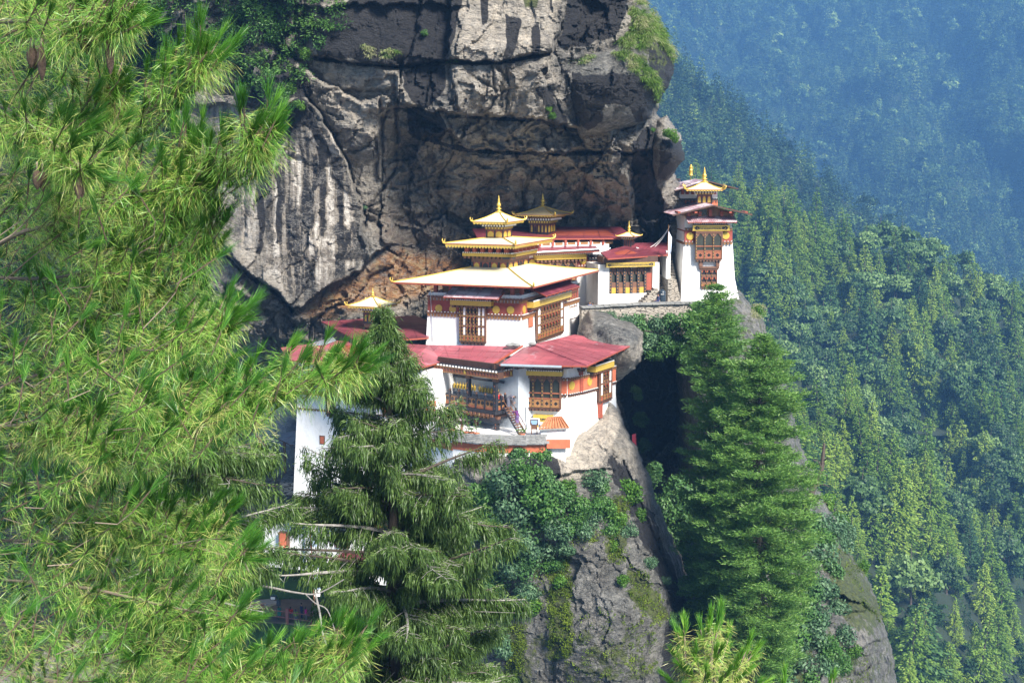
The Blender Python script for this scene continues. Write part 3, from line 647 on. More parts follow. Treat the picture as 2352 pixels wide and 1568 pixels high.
NEAR = sheet('near_hillside', [(1300,455),(1640,430),(1760,470),(1860,520),(1960,575),(2080,590),(2230,650),(2360,705),(2700,850)], 370, 640, 1300, 2700, 1760, seed=21)
MIDS = sheet('middle_hillside', [(1300,20),(1480,90),(1560,150),(1640,215),(1760,320),(1850,390),(1950,470),(2080,560),(2220,640),(2360,690),(2700,860)], 560, 1050, 1200, 2700, 1000, rough=.035, seed=22)
FARS = sheet('far_hillside', [(1000,-150),(1500,-150),(2000,-140),(2700,-120),(3000,-110)], 1250, 2300, 1000, 2900, 900, rough=.05, seed=23, drop=100)
SPURS = sheet('lower_ridge', [(1600,820),(1800,840),(1860,880),(1950,960),(2040,1030),(2130,1130),(2230,1300),(2330,1480),(2420,1640),(2700,1950)], 300, 420, 1600, 2600, 1900, seed=24, drop=60)
# ------------------------------------------------------------------ haze
hz = MB(); hz.wbox((300, 1850, -421), 7400, 4900, 850, M_SLOPE)
ho = hz.obj('haze'); tag(ho, kind='stuff')
hm = bpy.data.materials.new("blue_haze"); hm.use_nodes = True; t_ = hm.node_tree; t_.nodes.clear()
vo = t_.nodes.new("ShaderNodeVolumePrincipled"); vo.inputs["Color"].default_value = (.22, .52, 1.0, 1); vo.inputs["Density"].default_value = .000185; vo.inputs["Anisotropy"].default_value = 0.0
mo = t_.nodes.new("ShaderNodeOutputMaterial"); t_.links.new(vo.outputs[0], mo.inputs["Volume"])
ho.data.materials.clear(); ho.data.materials.append(hm)
# ------------------------------------------------------------------ building kit
GC = lambda d: P(1196, 793, d)
def dentils(mb, fr, s0, s1, z0, z1, o, mat, mat2, pitch=.34):
    """row of projecting block ends under a cornice"""
    mb.box(fr, s0, s1, z0+(z1-z0)*.62, z1, 0, o, mat2)
    n = max(2, int((s1-s0)/pitch)); p = (s1-s0)/n
    for i in range(n):
        c = s0+(i+.5)*p
        mb.box(fr, c-p*.30, c+p*.30, z0, z0+(z1-z0)*.60, 0, o*.85, mat)
        mb.box(fr, c-p*.13, c+p*.13, z1+.002, z1+.07, o*.5, o+.03, M_PANEL)
def beam(mb, fr, s0, s1, z0, z1, o0, o1, mat):
    """deep cornice beam with a row of block ends on top and beneath"""
    mb.box(fr, s0, s1, z0, z1, o0, o1, mat)
    n = max(3, int((s1-s0)/.22)); p = (s1-s0)/n
    mb.box(fr, s0+.02, s1-.02, z1, z1+.13, o0, o1-.06, M_BLACKW)
    for i in range(n):
        c = s0+(i+.5)*p; mb.box(fr, c-p*.25, c+p*.25, z1+.02, z1+.11, o1-.06, o1+.02, M_PANEL)
    n = max(3, int((s1-s0)/.42)); p = (s1-s0)/n
    for i in range(n):
        c = s0+(i+.5)*p; mb.box(fr, c-p*.27, c+p*.27, z0-.24, z0, o0, o1-.12, M_WOODM)
    mb.box(fr, s0+.08, s1-.08, z0-.20, z0-.001, o0, o1-.3, M_BLACKW)
def bay(fr, rc, depth, cols, rows, parent, style='lattice', name='window'):
    """timber bay window: cols is a string of p (white panel column), a (arched openings), A (big glazed arch)"""
    s0, s1, z0, z1 = rc; W = s1-s0; H = z1-z0
    f = MB(); pn = MB()
    f.box(fr, s0, s1, z0, z1, -.15, depth-.16, M_WOOD)                       # body
    f.box(fr, s0-.04, s1+.04, z0-.10, z0, -.15, depth+.05, M_WOOD)
    f.box(fr, s0+.12, s1-.12, z0-.30, z0-.10, -.15, depth-.12, M_BLACKW)
    n = max(4, int(W/.33))
    for i in range(n):
        c = s0+(i+.5)*W/n; f.box(fr, c-W/n*.3, c+W/n*.3, z0-.26, z0-.101, depth-.12, depth+.0, M_WOODM)
    f.box(fr, s0-.05, s1+.05, z1, z1+.16, -.15, depth+.06, M_WOODM)
    zb = z0 + H*(.14 if style == 'lattice' else .30)                          # carved panel strip at the foot
    wts = {'p': .8, 'a': .72, 'A': 1.2, 'n': .5}; tot = sum(wts[c] for c in cols); x = s0
    bw = min(.09, W*.025)
    for i, c in enumerate(cols):
        w_ = W*wts[c]/tot; a, b_ = x, x+w_; x = b_
        f.box(fr, a-bw, a+bw, z0, z1, depth-.16, depth+.02, M_WOODM)          # mullion with gilt studs
        f.box(fr, a-bw*.45, a+bw*.45, z0+.05, z1-.05, depth+.02, depth+.035, M_BLACKW)
        k = max(3, int(H/.3))
        for j in range(k):
            zc = z0+(j+.5)*H/k; f.box(fr, a-bw*.35, a+bw*.35, zc-.055, zc+.055, depth+.036, depth+.055, M_GOLD)
        if i == len(cols)-1: f.box(fr, b_-bw, b_+bw, z0, z1, depth-.16, depth+.02, M_WOODM)
        ia, ib = a+bw, b_-bw
        if c == 'A':
            zt = z1-.06; zr = zb+(z1-zb)*.12
            pn.box(fr, ia, ib, zb, zt, depth-.158, depth-.12, M_GLASS)
            f.box(fr, ia, ib, zb, zb+.1, depth-.12, depth, M_ORNG); f.box(fr, ia, ib, zr+.25, zr+.36, depth-.12, depth-.02, M_ORNG)
            r = (ib-ia)/2; h = min(r*1.1, .55)                                # trefoil arch head
            for q in (0, 1):
                e, sg = (ia, 1) if q == 0 else (ib, -1)
                f.add([fr.pt(e, zt, depth-.02), fr.pt(e+sg*r, zt, depth-.02), fr.pt(e+sg*r*.75, zt-h*.2, depth-.02), fr.pt(e+sg*r*.55, zt-h*.3, depth-.02), fr.pt(e+sg*r*.45, zt-h*.62, depth-.02), fr.pt(e+sg*r*.16, zt-h*.72, depth-.02), fr.pt(e+sg*r*.1, zt-h, depth-.02), fr.pt(e, zt-h, depth-.02)], [tuple(range(8))], M_WOODM)
            f.box(fr, ia, ib, z0+.04, zb-.04, depth-.16, depth-.03, M_ORNG if style != 'dark' else M_OCHRE)
            cx = (ia+ib)/2; zc = (z0+zb)/2; g_ = min(r*.55, (zb-z0)*.34)
            f.add([fr.pt(cx-g_, zc, depth-.027), fr.pt(cx, zc-g_, depth-.027), fr.pt(cx+g_, zc, depth-.027), fr.pt(cx, zc+g_, depth-.027)], [(0,1,2,3)], M_DARK)
        else:
            for j in range(rows):
                ra = zb+(z1-zb)*j/rows; rb = zb+(z1-zb)*(j+1)/rows
                f.box(fr, ia, ib, ra, ra+.12, depth-.16, depth+.0, M_OCHRE if j % 2 == 0 else M_WOODM)
                if c == 'p': f.box(fr, ia+.03, ib-.03, ra+.15, rb-.04, depth-.16, depth-.05, M_PANEL)
                else:
                    pn.box(fr, ia+.02, ib-.02, ra+.12, rb, depth-.159, depth-.13, M_DARK)
                    r = (ib-ia)/2; h = min(r*1.5, (rb-ra)*.35)
                    for q in (0, 1):
                        e, sg = (ia, 1) if q == 0 else (ib, -1)
                        f.add([fr.pt(e, rb, depth-.03), fr.pt(e+sg*r, rb, depth-.03), fr.pt(e+sg*r*.6, rb-h*.35, depth-.03), fr.pt(e+sg*r*.35, rb-h, depth-.03), fr.pt(e, rb-h*1.05, depth-.03)], [(0,1,2,3,4)], M_REDW)
                    f.box(fr, ia, ib, ra+.12, ra+.12+(rb-ra)*.2, depth-.13, depth-.06, M_WOODM)
    if style == 'lattice':
        f.box(fr, s0+bw, s1-bw, z0+.03, zb-.03, depth-.16, depth-.01, M_OCHRE)
        k = max(3, int(W/.45))
        for j in range(k):
            c = s0+bw+(j+.5)*(W-2*bw)/k; f.box(fr, c-.10, c+.10, z0+H*.04, zb-H*.03, depth-.01, depth+.01, M_REDW)
    o = f.obj(name, parent); pn.obj('pane', o)
    return o
def finial(c, h, parent, s=1.0, mat=None):
    """gilt sertog: lotus base, bulb, rings and a spire"""
    m = MB(); r = h*.17*s
    m.lathe(c, [(r*1.5,0),(r*1.5,h*.03),(r*.9,h*.07),(r*.55,h*.12),(r*.6,h*.15),(r*1.15,h*.19),(r*1.2,h*.22),(r*.6,h*.25),(r*.5,h*.30),(r*.85,h*.36),(r*.9,h*.44),(r*.7,h*.52),(r*.4,h*.56),(r*.62,h*.60),(r*.3,h*.64),(r*.5,h*.69),(r*.28,h*.73),(r*.4,h*.78),(r*.2,h*.82),(r*.28,h*.87),(r*.1,h*.93),(r*.03,h)], M_GOLDT, 14)
    return m.obj('finial', parent, True)
class Loc:
    """building frame: i runs to the back left, j to the back right, from the front corner"""
    def __init__(s, O, th):
        s.O = Vector(O); s.a = Vector((-math.cos(th), math.sin(th), 0)); s.b = Vector((math.sin(th), math.cos(th), 0)); s.th = th
    def pt(s, i, j, z): p = s.O+s.a*i+s.b*j; return Vector((p.x, p.y, z))
    def fl(s, i=0, j=0): p = s.pt(i, j, 0); return Fr((p.x, p.y), (-s.a.x, -s.a.y))       # left face, s = -i
    def fr(s, i=0, j=0): p = s.pt(i, j, 0); return Fr((p.x, p.y), (s.b.x, s.b.y))         # right face, s = j
    def box(s, mb, i0, i1, j0, j1, z0, z1, mat):
        mb.hexa([s.pt(i1,j0,z0), s.pt(i0,j0,z0), s.pt(i0,j1,z0), s.pt(i1,j1,z0), s.pt(i1,j0,z1), s.pt(i0,j0,z1), s.pt(i0,j1,z1), s.pt(i1,j1,z1)], mat)
    def ring(s, r, z): return [s.pt(r[1], r[2], z), s.pt(r[0], r[2], z), s.pt(r[0], r[3], z), s.pt(r[1], r[3], z)]
def hip(L, re, ze, rt, zt, parent, mat, name='roof', concave=.10, th=.10, fringe=None, hips=True, horns=True, under=None, edge=None):
    """hipped roof with slightly swept eaves: re / rt are (i0,i1,j0,j1) of eave and top"""
    m = MB(); k = 4; prev = None
    lerp = lambda a, b, t: tuple(x+(y-x)*t for x, y in zip(a, b))
    rings = [L.ring(lerp(re, rt, q/k), ze+(zt-ze)*(q/k-concave*math.sin(math.pi*q/k))) for q in range(k+1)]
    for A, B in zip(rings[:-1], rings[1:]):
        m.add(A+B, [(0,1,5,4),(1,2,6,5),(2,3,7,6),(3,0,4,7)], mat)
    m.add(rings[-1], [(0,1,2,3)], mat)
    low = [p-Vector((0,0,th)) for p in rings[0]]
    m.add(rings[0]+low, [(0,4,5,1),(1,5,6,2),(2,6,7,3),(3,7,4,0)], edge or M_REDW)
    m.add(low, [(3,2,1,0)], under or M_WOOD)
    if fringe:            # hanging gilt fringe below the eave
        for a, b in ((0,1),(1,2),(3,0)):
            pa, pb = low[a], low[b]; d = (pb-pa); n = max(6, int(d.length/.30)); e = d/n; q = Vector((-d.y, d.x, 0)).normalized()*.02
            for i in range(n):
                x0 = pa+e*i; x1 = pa+e*(i+.94); xm = pa+e*(i+.5)
                dn = Vector((0,0,fringe))
                m.add([x0+q, x1+q, x1+q-dn*.55, xm+q-dn, x0+q-dn*.55], [(0,1,2,3,4)], M_GOLDT)
    o = m.obj(name, parent)
    if hips:
        h = MB()
        for c in range(4): h.tube([r[c]+Vector((0,0,.03)) for r in rings], .07 if th > .07 else .05, M_GOLDT if mat in (M_GOLDR, M_DGOLD) else mat, 6)
        h.obj('hip_ridge', parent)
    if horns:
        cen = sum(rings[0], Vector())/4
        for c in (0, 1, 2, 3):
            d = rings[0][c]-cen; d.z = 0; d.normalize(); b0 = rings[0][c]+Vector((0,0,.02)); u = horns if not isinstance(horns, bool) else 1.0
            hm_ = MB(); hm_.tube([b0-d*.5*u, b0, b0+d*.28*u+Vector((0,0,.10*u)), b0+d*.42*u+Vector((0,0,.34*u)), b0+d*.34*u+Vector((0,0,.56*u))], [.07*u,.11*u,.12*u,.08*u,.02*u], M_GOLDT, 7)
            hm_.tube([b0+d*.20*u, b0+d*.05*u+Vector((0,0,.32*u)), b0+d*.12*u+Vector((0,0,.48*u))], [.07*u,.05*u,.015*u], M_GOLDT, 6)
            hm_.obj('corner_ornament', parent, True)
    return o
def cupola(L, rb, z0, z1, re, ze, zt, fh, parent, roofm, n=(3, 2), name='cupola', dark=M_WOOD, panes=M_GOLD, horn=.7, fringe=.16, fin=1.0, bracket=True):
    """timber lantern on a roof: panelled box, flaring bracket courses, hipped gilt roof, finial"""
    i0, i1, j0, j1 = rb; m = MB()
    L.box(m, i0, i1, j0, j1, z0-.4, z1, dark)
    for fr_, ln, cnt in ((L.fl(0, j0), (-i1, -i0), n[0]), (L.fr(i0, 0), (j0, j1), n[1])):
        s0, s1 = ln; w_ = (s1-s0)/cnt; hh = z1-z0
        m.box(fr_, s0-.03, s1+.03, z0, z0+hh*.10, 0, .06, M_BLACKW); m.box(fr_, s0-.03, s1+.03, z1-hh*.12, z1, 0, .07, M_WOODM)
        for q in range(cnt+1): m.box(fr_, s0+q*w_-.055, s0+q*w_+.055, z0+hh*.10, z1-hh*.12, 0, .06, M_BLACKW)
        for q in range(cnt):
            a, b = s0+q*w_+.08, s0+(q+1)*w_-.08; ya, yb = z0+hh*.16, z1-hh*.18
            m.box(fr_, a, b, ya, yb, 0, .03, M_REDW); r = (b-a)/2-.03; cx = (a+b)/2; zs = ya+(yb-ya)*.62
            pts = [(cx-r, ya+.05), (cx+r, ya+.05), (cx+r, zs), (cx+r*.6, zs+(yb-zs)*.55), (cx, yb-.02), (cx-r*.6, zs+(yb-zs)*.55), (cx-r, zs)]
            m.add([fr_.pt(x, z, .034) for x, z in pts], [tuple(range(7))], panes if (q != 1 or cnt < 4) else M_DARK)
    body = m.obj(name, parent)
    if bracket:
        b = MB(); k = 3; hz_ = ze-.08-z1
        for q in range(k):
            e0 = (q+.5)/k*.72; zz0, zz1 = z1+hz_*q/k, z1+hz_*(q+1)/k
            r_ = (i0+(re[0]-i0)*e0, i1+(re[1]-i1)*e0, j0+(re[2]-j0)*e0, j1+(re[3]-j1)*e0)
            L.box(b, r_[0], r_[1], r_[2], r_[3], zz0+.002, zz1-.002, (M_WOODM, M_BLACKW, M_WOODM)[q])
            for fr_, s0, s1 in ((L.fl(0, r_[2]), -r_[1], -r_[0]), (L.fr(r_[0], 0), r_[2], r_[3])):
                nn = max(5, int((s1-s0)/.28)); p = (s1-s0)/nn
                for x in range(nn): b.box(fr_, s0+(x+.25)*p, s0+(x+.75)*p, zz0+hz_/k*.15, zz1-hz_/k*.15, 0, .09, (M_GOLDT, M_PANEL, M_OCHRE)[q])
        b.obj('bracket_course', body)
    hip(L, re, ze, (rb[0]+(rb[1]-rb[0])*.5-.08, rb[0]+(rb[1]-rb[0])*.5+.08, rb[2]+(rb[3]-rb[2])*.5-.08, rb[2]+(rb[3]-rb[2])*.5+.08), zt, body, roofm, 'lantern_roof', .12, .06, fringe, True, horn)
    finial(L.pt((rb[0]+rb[1])/2, (rb[2]+rb[3])/2, zt-.05), fh, body, fin)
    return body
def glyphs(mb, fr, s0, s1, z0, z1, o, mat, rng):
    """a line of carved script: headline bars with hanging strokes, bracketed by end flourishes"""
    H = z1-z0; w_ = H*.72; n = int((s1-s0)/w_)
    for i in range(n):
        a = s0+i*w_; h = H*rng.uniform(.85, 1.0)
        mb.box(fr, a+.06*w_, a+.86*w_, z1-H*.16, z1, o, o+.012, mat)
        mb.box(fr, a+.60*w_, a+.78*w_, z1-h, z1-H*.162, o, o+.012, mat)
        if rng.random() < .75: mb.box(fr, a+.12*w_, a+.28*w_, z1-h*rng.uniform(.5, .8), z1-H*.162, o, o+.012, mat)
        if rng.random() < .7: mb.box(fr, a+.284*w_, a+.596*w_, z1-H*.62, z1-H*.46, o, o+.012, mat)
        if rng.random() < .35: mb.box(fr, a+.2*w_, a+.5*w_, z1+H*.06, z1+H*.2, o, o+.012, mat)
def inscription(fr, s0, s1, z0, z1, o, parent, seed, frame=M_GOLDT, bg_=M_BLACKW):
    mb = MB(); rng = random.Random(seed)
    mb.box(fr, s0, s1, z0, z1, o-.22, o, bg_)
    H = z1-z0; e = H*.9
    mb.box(fr, s0, s1, z1-.05, z1+.02, o, o+.03, frame); mb.box(fr, s0, s1, z0-.02, z0+.05, o, o+.03, frame)
    for a, sg in ((s0, 1), (s1, -1)):       # swallow-tailed end panels and pointed cartouche ends
        for (p, q) in (((0, z0+.06), (0, z1-.06)),):
            mb.add([fr.pt(a+sg*.04, z0+.06, o+.012), fr.pt(a+sg*e*.8, z0+.06, o+.012), fr.pt(a+sg*e*.4, (z0+z1)/2, o+.012), fr.pt(a+sg*e*.8, z1-.06, o+.012), fr.pt(a+sg*.04, z1-.06, o+.012)], [(0,1,2,3,4)], frame)
        for z_a, z_b in ((z0+.07, (z0+z1)/2), (z1-.07, (z0+z1)/2)):
            mb.tube([fr.pt(a+sg*e*1.4, z_a, o+.015), fr.pt(a+sg*e*.95, z_b, o+.015)], .02, frame, 4)
    mb.box(fr, s0+e*1.4, s1-e*1.4, z1-.11, z1-.07, o, o+.012, frame); mb.box(fr, s0+e*1.4, s1-e*1.4, z0+.07, z0+.11, o, o+.012, frame)
    glyphs(mb, fr, s0+e*1.5, s1-e*1.5, z0+H*.24, z1-H*.30, o, frame, rng)
    return mb.obj('inscription_band', parent)
def skirt_roof(pts, th, parent, mat, name='pent_roof'):
    m = MB(); m.slab([Vector(p) for p in pts], th, mat, M_REDW)
    a, b = Vector(pts[0]), Vector(pts[1]); n = max(3, int((b-a).length/1.1)); up = (Vector(pts[3])-a)
    for i in range(n+1):                    # rafters under the eave
        q = a+(b-a)*(i/n)*.96+(b-a)*.02-Vector((0,0,th+.06))
        m.tube([q, q+up*.8], .06, M_REDW, 4)
    return m.obj(name, parent)
def seams(mb, quad, n, mat, lift=.012, w_=.05, across=2):
    """standing sheet joints on a roof plane: quad = eave left, eave right, top right, top left"""
    a, b, c, d = [Vector(p) for p in quad]; nrm = (b-a).cross(d-a).normalized()
    if nrm.z < 0: nrm = -nrm
    for i in range(1, n):
        t = i/n; p, q = a+(b-a)*t, d+(c-d)*t; mb.tube([p+nrm*lift, q+nrm*lift], w_*.5, mat, 4)
    for i in range(1, across+1):
        t = i/(across+1); p, q = a+(d-a)*t, b+(c-b)*t; mb.tube([p+nrm*lift, q+nrm*lift], w_*.35, mat, 4)
# ------------------------------------------------------------------ A: the main temple with three gilded roofs
TH = R(21)
LA = Loc(P(1196, 793, 130), TH)
FL, FRR = LA.fl(), LA.fr()
A_ = -FL.hit(985.4, 792)[0]; B_ = FRR.hit(1326, 760)[0]
zz = lambda v, d=130.0: P(1196, v, d).z
ZB, Z0 = zz(793)-1.0, zz(679)
TEMPLE = thing('temple', 'square white main temple with three tiers of golden roof and a gilt spire', 'temple', LA.pt(A_/2, B_/2, zz(793)))
m = MB(); bt = .25
m.loft([LA.pt(A_+bt,-bt,ZB), LA.pt(-bt,-bt,ZB), LA.pt(-bt,B_+bt,ZB), LA.pt(A_+bt,B_+bt,ZB)], [LA.pt(A_,0,Z0), LA.pt(0,0,Z0), LA.pt(0,B_,Z0), LA.pt(A_,B_,Z0)], M_WHITE)
m.obj('wall', TEMPLE)
zr1, zr0 = zz(697), zz(724)
m = MB()
for fr_, s0, s1 in ((FL, -A_-.06, .06), (FRR, -.06, B_)):
    m.box(fr_, s0, s1, zr0, zr1, -.2, .10, M_RED)
    dentils(m, fr_, s0-.05, s1+.05, zr1, zr1+.45, .22, M_OCHRE, M_WOODM); dentils(m, fr_, s0-.05, s1+.05, zr0-.42, zr0, .26, M_OCHRE, M_WOODM)
m.obj('red_band', TEMPLE)
def discs(fr_, lst, parent, o=.10):
    for u, v, r in lst:
        s_, z_ = fr_.hit(u, v, o); k = MB(); k.disc(fr_, s_, z_, r, o, o+.05, M_GOLD); k.disc(fr_, s_, z_, r*.86, o+.05, o+.062, M_GOLD); k.obj('gold_disc', parent)
discs(FL, [(1008,708,.36),(1040,709.6,.36),(1139.7,711,.37),(1172.7,712,.37)], TEMPLE)
discs(FRR, [(1203.5,711,.38),(1302,692.5,.36)], TEMPLE)
w1 = FL.rect(1057, 705, 1115.3, 784, .35); bay(FL, w1, .45, 'npaaapp', 3, TEMPLE)
m = MB(); q = FL.rect(1033.5, 691, 1127.5, 702, .8); beam(m, FL, q[0], q[1], q[2], q[3], -.1, .8, M_GOLD); m.obj('gold_cornice', TEMPLE); m = MB()
q2 = FRR.rect(1226, 681.5, 1313, 694.5, .8); beam(m, FRR, q2[0], q2[1], q2[2], q2[3], -.1, .8, M_GOLD)
m.obj('gold_cornice', TEMPLE)
w2 = FRR.rect(1234, 699, 1293.5, 770, .4); bay(FRR, w2, .45, 'pnaaaaanp', 3, TEMPLE)
w3 = FRR.rect(1308, 672, 1324, 730, .1); bay(FRR, w3, .12, 'aap', 3, TEMPLE)
m = MB(); q = FRR.rect(1210, 703, 1221, 752); m.box(FRR, q[0], q[1], q[2], q[3], -.2, .16, M_WOODM); m.box(FRR, q[0]+.12, q[1]-.12, q[2]+.1, q[3]-.1, .16, .18, M_BRICK)
dentils(m, FRR, q[0]-.15, q[1]+.15, q[3], q[3]+.5, .4, M_BLACKW, M_BLACKW); m.obj('door', TEMPLE)
# timber posts in the shadowed gap below the big roof
ze = P(1220, 659, 127.6).z
m = MB(); L_ = LA
L_.box(m, 1.0, A_-1.0, 1.0, B_-1.0, Z0-.1, ze+.4, M_OCHRE)
for fr_, s0, s1 in ((FL, -A_, 0), (FRR, 0, B_)):
    for i in range(6):
        c = s0+(s1-s0)*(i+.4)/6; m.box(fr_, c-.16, c+.16, Z0, ze+.15, -.5, -.15, M_REDW); m.box(fr_, c-.12, c+.12, ze-.30, ze-.12, -.55, 1.5, M_WOOD)
    m.box(fr_, s0-1.2, s1+1.2, ze-.12, ze+.02, 1.1, 1.3, M_REDW)
m.obj('eave_frame', TEMPLE)
for fr_, (ua, va), (ub, vb), out in ((FL, (1017.6, 684), (1144.6, 684), 1.5), (FRR, (1254.5, 676), (1332, 660), 1.6)):
    sa, za = fr_.hit(ua, va, out); sb, zb_ = fr_.hit(ub, vb, out); zl = (za+zb_)/2
    skirt_roof([fr_.pt(sa, zl, out), fr_.pt(sb, zl, out), fr_.pt(sb-.2, zl+.75, -.3), fr_.pt(sa+.2, zl+.75, -.3)], .08, TEMPLE, M_MAROON if fr_ is FRR else M_SHEEN)
o1 = 1.9
e_l = A_+2.8; zt1 = zz(619)
r2 = (2.65, 6.3, 3.5, 9.0)
hip(LA, (-o1, e_l, -o1, B_+1.6), ze, (r2[0]-.1, r2[1]+.1, r2[2]-.1, r2[3]+.1), zt1-.2, TEMPLE, M_GOLDR, 'lower_gold_roof', .06, .16, None, True, .85)
# second storey
d2 = 134.2; z20 = zt1-.35; z21 = P(1166, 585, d2).z; L2 = LA
m = MB(); i0, i1, j0, j1 = r2; hh = P(1166, 592, d2).z
L2.box(m, i0, i1, j0, j1, z20, hh, M_WOOD)
zsA, zsB = P(1166, 622, d2).z, P(1166, 601, d2).z
for fr_, s0, s1, n_ in ((L2.fl(0, j0), -i1, -i0, 4), (L2.fr(i0, 0), j0, j1, 4)):
    w_ = (s1-s0)/n_
    m.box(fr_, s0-.06, s1+.06, zsA-.05, zsA+.12, 0, .10, M_BLACKW); m.box(fr_, s0-.06, s1+.06, zsB-.1, zsB+.25, 0, .12, M_WOODM)
    for q in range(n_+1): m.box(fr_, s0+q*w_-.08, s0+q*w_+.08, zsA, zsB, 0, .09, M_BLACKW)
    for q in range(n_):
        a, b = s0+q*w_+.12, s0+(q+1)*w_-.12; ya, yb = zsA+.16, zsB-.14
        m.box(fr_, a, b, ya-.02, yb+.02, 0, .04, M_REDW); r = (b-a)/2-.07; cx = (a+b)/2; zs = ya+(yb-ya)*.6
        pts = [(cx-r, ya+.03), (cx+r, ya+.03), (cx+r, zs), (cx+r*.6, zs+(yb-zs)*.5), (cx, yb), (cx-r*.6, zs+(yb-zs)*.5), (cx-r, zs)]
        dk = (q == 1 and fr_.t.y < 0) or (q == 2 and fr_.t.y > 0)
        m.add([fr_.pt(x, z, .045) for x, z in pts], [tuple(range(7))], M_DARK if dk else M_GOLD)
    for lev, (za_, zb_, out, mt) in enumerate(((zsB+.25, zsB+.55, .18, M_WOODM), (zsB+.56, zsB+.85, .42, M_BLACKW))):
        m.box(fr_, s0-out, s1+out, za_, zb_, -.3, out, mt); nn = int((s1-s0+2*out)/.36)
        for x in range(nn): p = (s1-s0+2*out)/nn; m.box(fr_, s0-out+(x+.2)*p, s0-out+(x+.75)*p, za_+.04, zb_-.04, out, out+.10, M_PANEL if lev == 0 else M_OCHRE)
    zg = P(1170, 590.5, d2-.6).z; zg1 = P(1170, 583.5, d2-.6).z
    beam(m, fr_, s0-.75, s1+.75, zg, zg1, -.3, .75, M_GOLD)
    for x in range(6): c = s0-.6+(s1-s0+1.2)*(x+.5)/6; m.box(fr_, c-.16, c+.16, zg1+.14, zg1+.5, -.3, 1.1, M_REDW)
m.obj('second_storey', TEMPLE)
ze2 = P(1180, 571, d2-2.9).z; zt2 = P(1157, 549.5, 135.7).z
r3 = (4.55-.85, 4.55+.85, 6.0-1.05, 6.0+1.05)
hip(LA, (r2[0]-1.7, r2[1]+1.75, r2[2]-2.5, r2[3]+2.6), ze2+.35, (r3[0]-.05, r3[1]+.05, r3[2]-.05, r3[3]+.05), zt2+.1, TEMPLE, M_GOLDR, 'middle_gold_roof', .07, .10, .34, True, .85)
z30, z31 = zt2, P(1157, 527, 135.7).z
c_ = (4.55, 6.0)
cupola(LA, (r3[0], r3[1], r3[2], r3[3]), z30, z31, (c_[0]-1.75, c_[0]+1.75, c_[1]-2.35, c_[1]+2.35), P(1160, 511, 133.6).z, P(1144, 487, 136.5).z, (P(1144, 448, 136.5)-P(1144, 488, 136.5)).z, TEMPLE, M_GOLDR, (2, 2), 'top_lantern', horn=.75, fringe=.24, fin=.85)
m = MB(); s_, z_ = FL.hit(989.5, 690, .12); m.tube([FL.pt(s_, P(989, 672, 131).z, .2), FL.pt(s_+.1, P(993, 730, 131).z, .2), FL.pt(s_+.35, zz(790), .35)], .03, M_PIPE, 5); m.obj('drain_pipe', TEMPLE)
# ------------------------------------------------------------------ B: hall under the long maroon roof behind the temple
FB = Fr(P(1225, 600, 147.5), (math.cos(R(24)), math.sin(R(24))))
HALL = thing('temple_hall', 'long white hall behind the temple with a maroon roof and a tarnished lantern', 'temple hall', P(1290, 700, 151))
def fx(fr, u, v, o=0.0): return fr.hit(u, v, o)
m = MB(); sa = fx(FB, 1195, 620)[0]; sb = fx(FB, 1398, 640)[0]; zt = fx(FB, 1300, 557)[1]; zb = fx(FB, 1300, 725)[1]
m.box(FB, sa, sb, zb, zt, -7, 0, M_WHITE); m.obj('wall', HALL)
m = MB(); r_ = FB.rect(1205, 594, 1372, 618); m.box(FB, r_[0], fx(FB, 1374, 600)[0], fx(FB, 1290, 613)[1], fx(FB, 1290, 590)[1], -.1, .08, M_RED)
q = FB.rect(1337, 612, 1372, 620); dentils(m, FB, fx(FB, 1324, 610)[0], q[1], q[2]+.1, q[2]+.5, .25, M_OCHRE, M_WOODM); m.obj('red_band', HALL)
m = MB(); q = FB.rect(1232.5, 585, 1347, 596, .8); beam(m, FB, q[0], q[1], q[2], q[3], -.1, .8, M_GOLD)
m.obj('gold_cornice', HALL); discs(FB, [(1222.7,604,.40),(1339,598,.40)], HALL)
bay(FB, FB.rect(1243, 602, 1323, 645, .3), .35, 'AAAA', 2, HALL, 'dark')
m = MB(); q = FB.rect(1347, 586, 1376, 604); dentils(m, FB, q[0], q[1], q[2]+.6, q[3]+.1, .35, M_BLACKW, M_BLACKW); dentils(m, FB, q[0]+.1, q[1], q[2], q[2]+.5, .3, M_WOODM, M_BLACKW); m.obj('bracket_course', HALL)
bay(FB, FB.rect(1351, 606, 1376, 676, .1), .12, 'aa', 4, HALL)
m = MB()                                                                   # lean-to roof and its gutter
e0, e1 = FB.pt(fx(FB, 1226, 580, 1.6)[0], fx(FB, 1290, 579, 1.6)[1], 1.6), FB.pt(fx(FB, 1378, 573, 1.6)[0], fx(FB, 1290, 579, 1.6)[1], 1.6)
b0, b1 = FB.pt(fx(FB, 1225, 570)[0], fx(FB, 1290, 565, 0)[1], -.2), FB.pt(fx(FB, 1368, 565)[0], fx(FB, 1290, 565, 0)[1], -.2)
m.slab([e0, e1, b1, b0], .12, M_MAROON, M_REDW); m.obj('pent_roof', HALL)
m = MB(); m.tube([e0+Vector((-.1,-.1,.05)), e1+Vector((1.1,.3,.25))], .10, M_PIPE, 8); m.obj('gutter', HALL)
m = MB()
for i in range(7):
    c = sa+(sb-sa)*(i+.5)/7; m.box(FB, c-.12, c+.12, fx(FB, 1290, 565)[1], zt+.25, -.3, .15, M_REDW); m.box(FB, c+.3, c+1.2, fx(FB, 1290, 563)[1], zt, -.35, .02, M_OCHRE)
m.obj('eave_frame', HALL)
m = MB(); rp = [P(1098, 549, 146), P(1458, 546.5, 151.5), P(1426, 521, 155), P(1176, 521, 154), P(1085, 525, 151)]
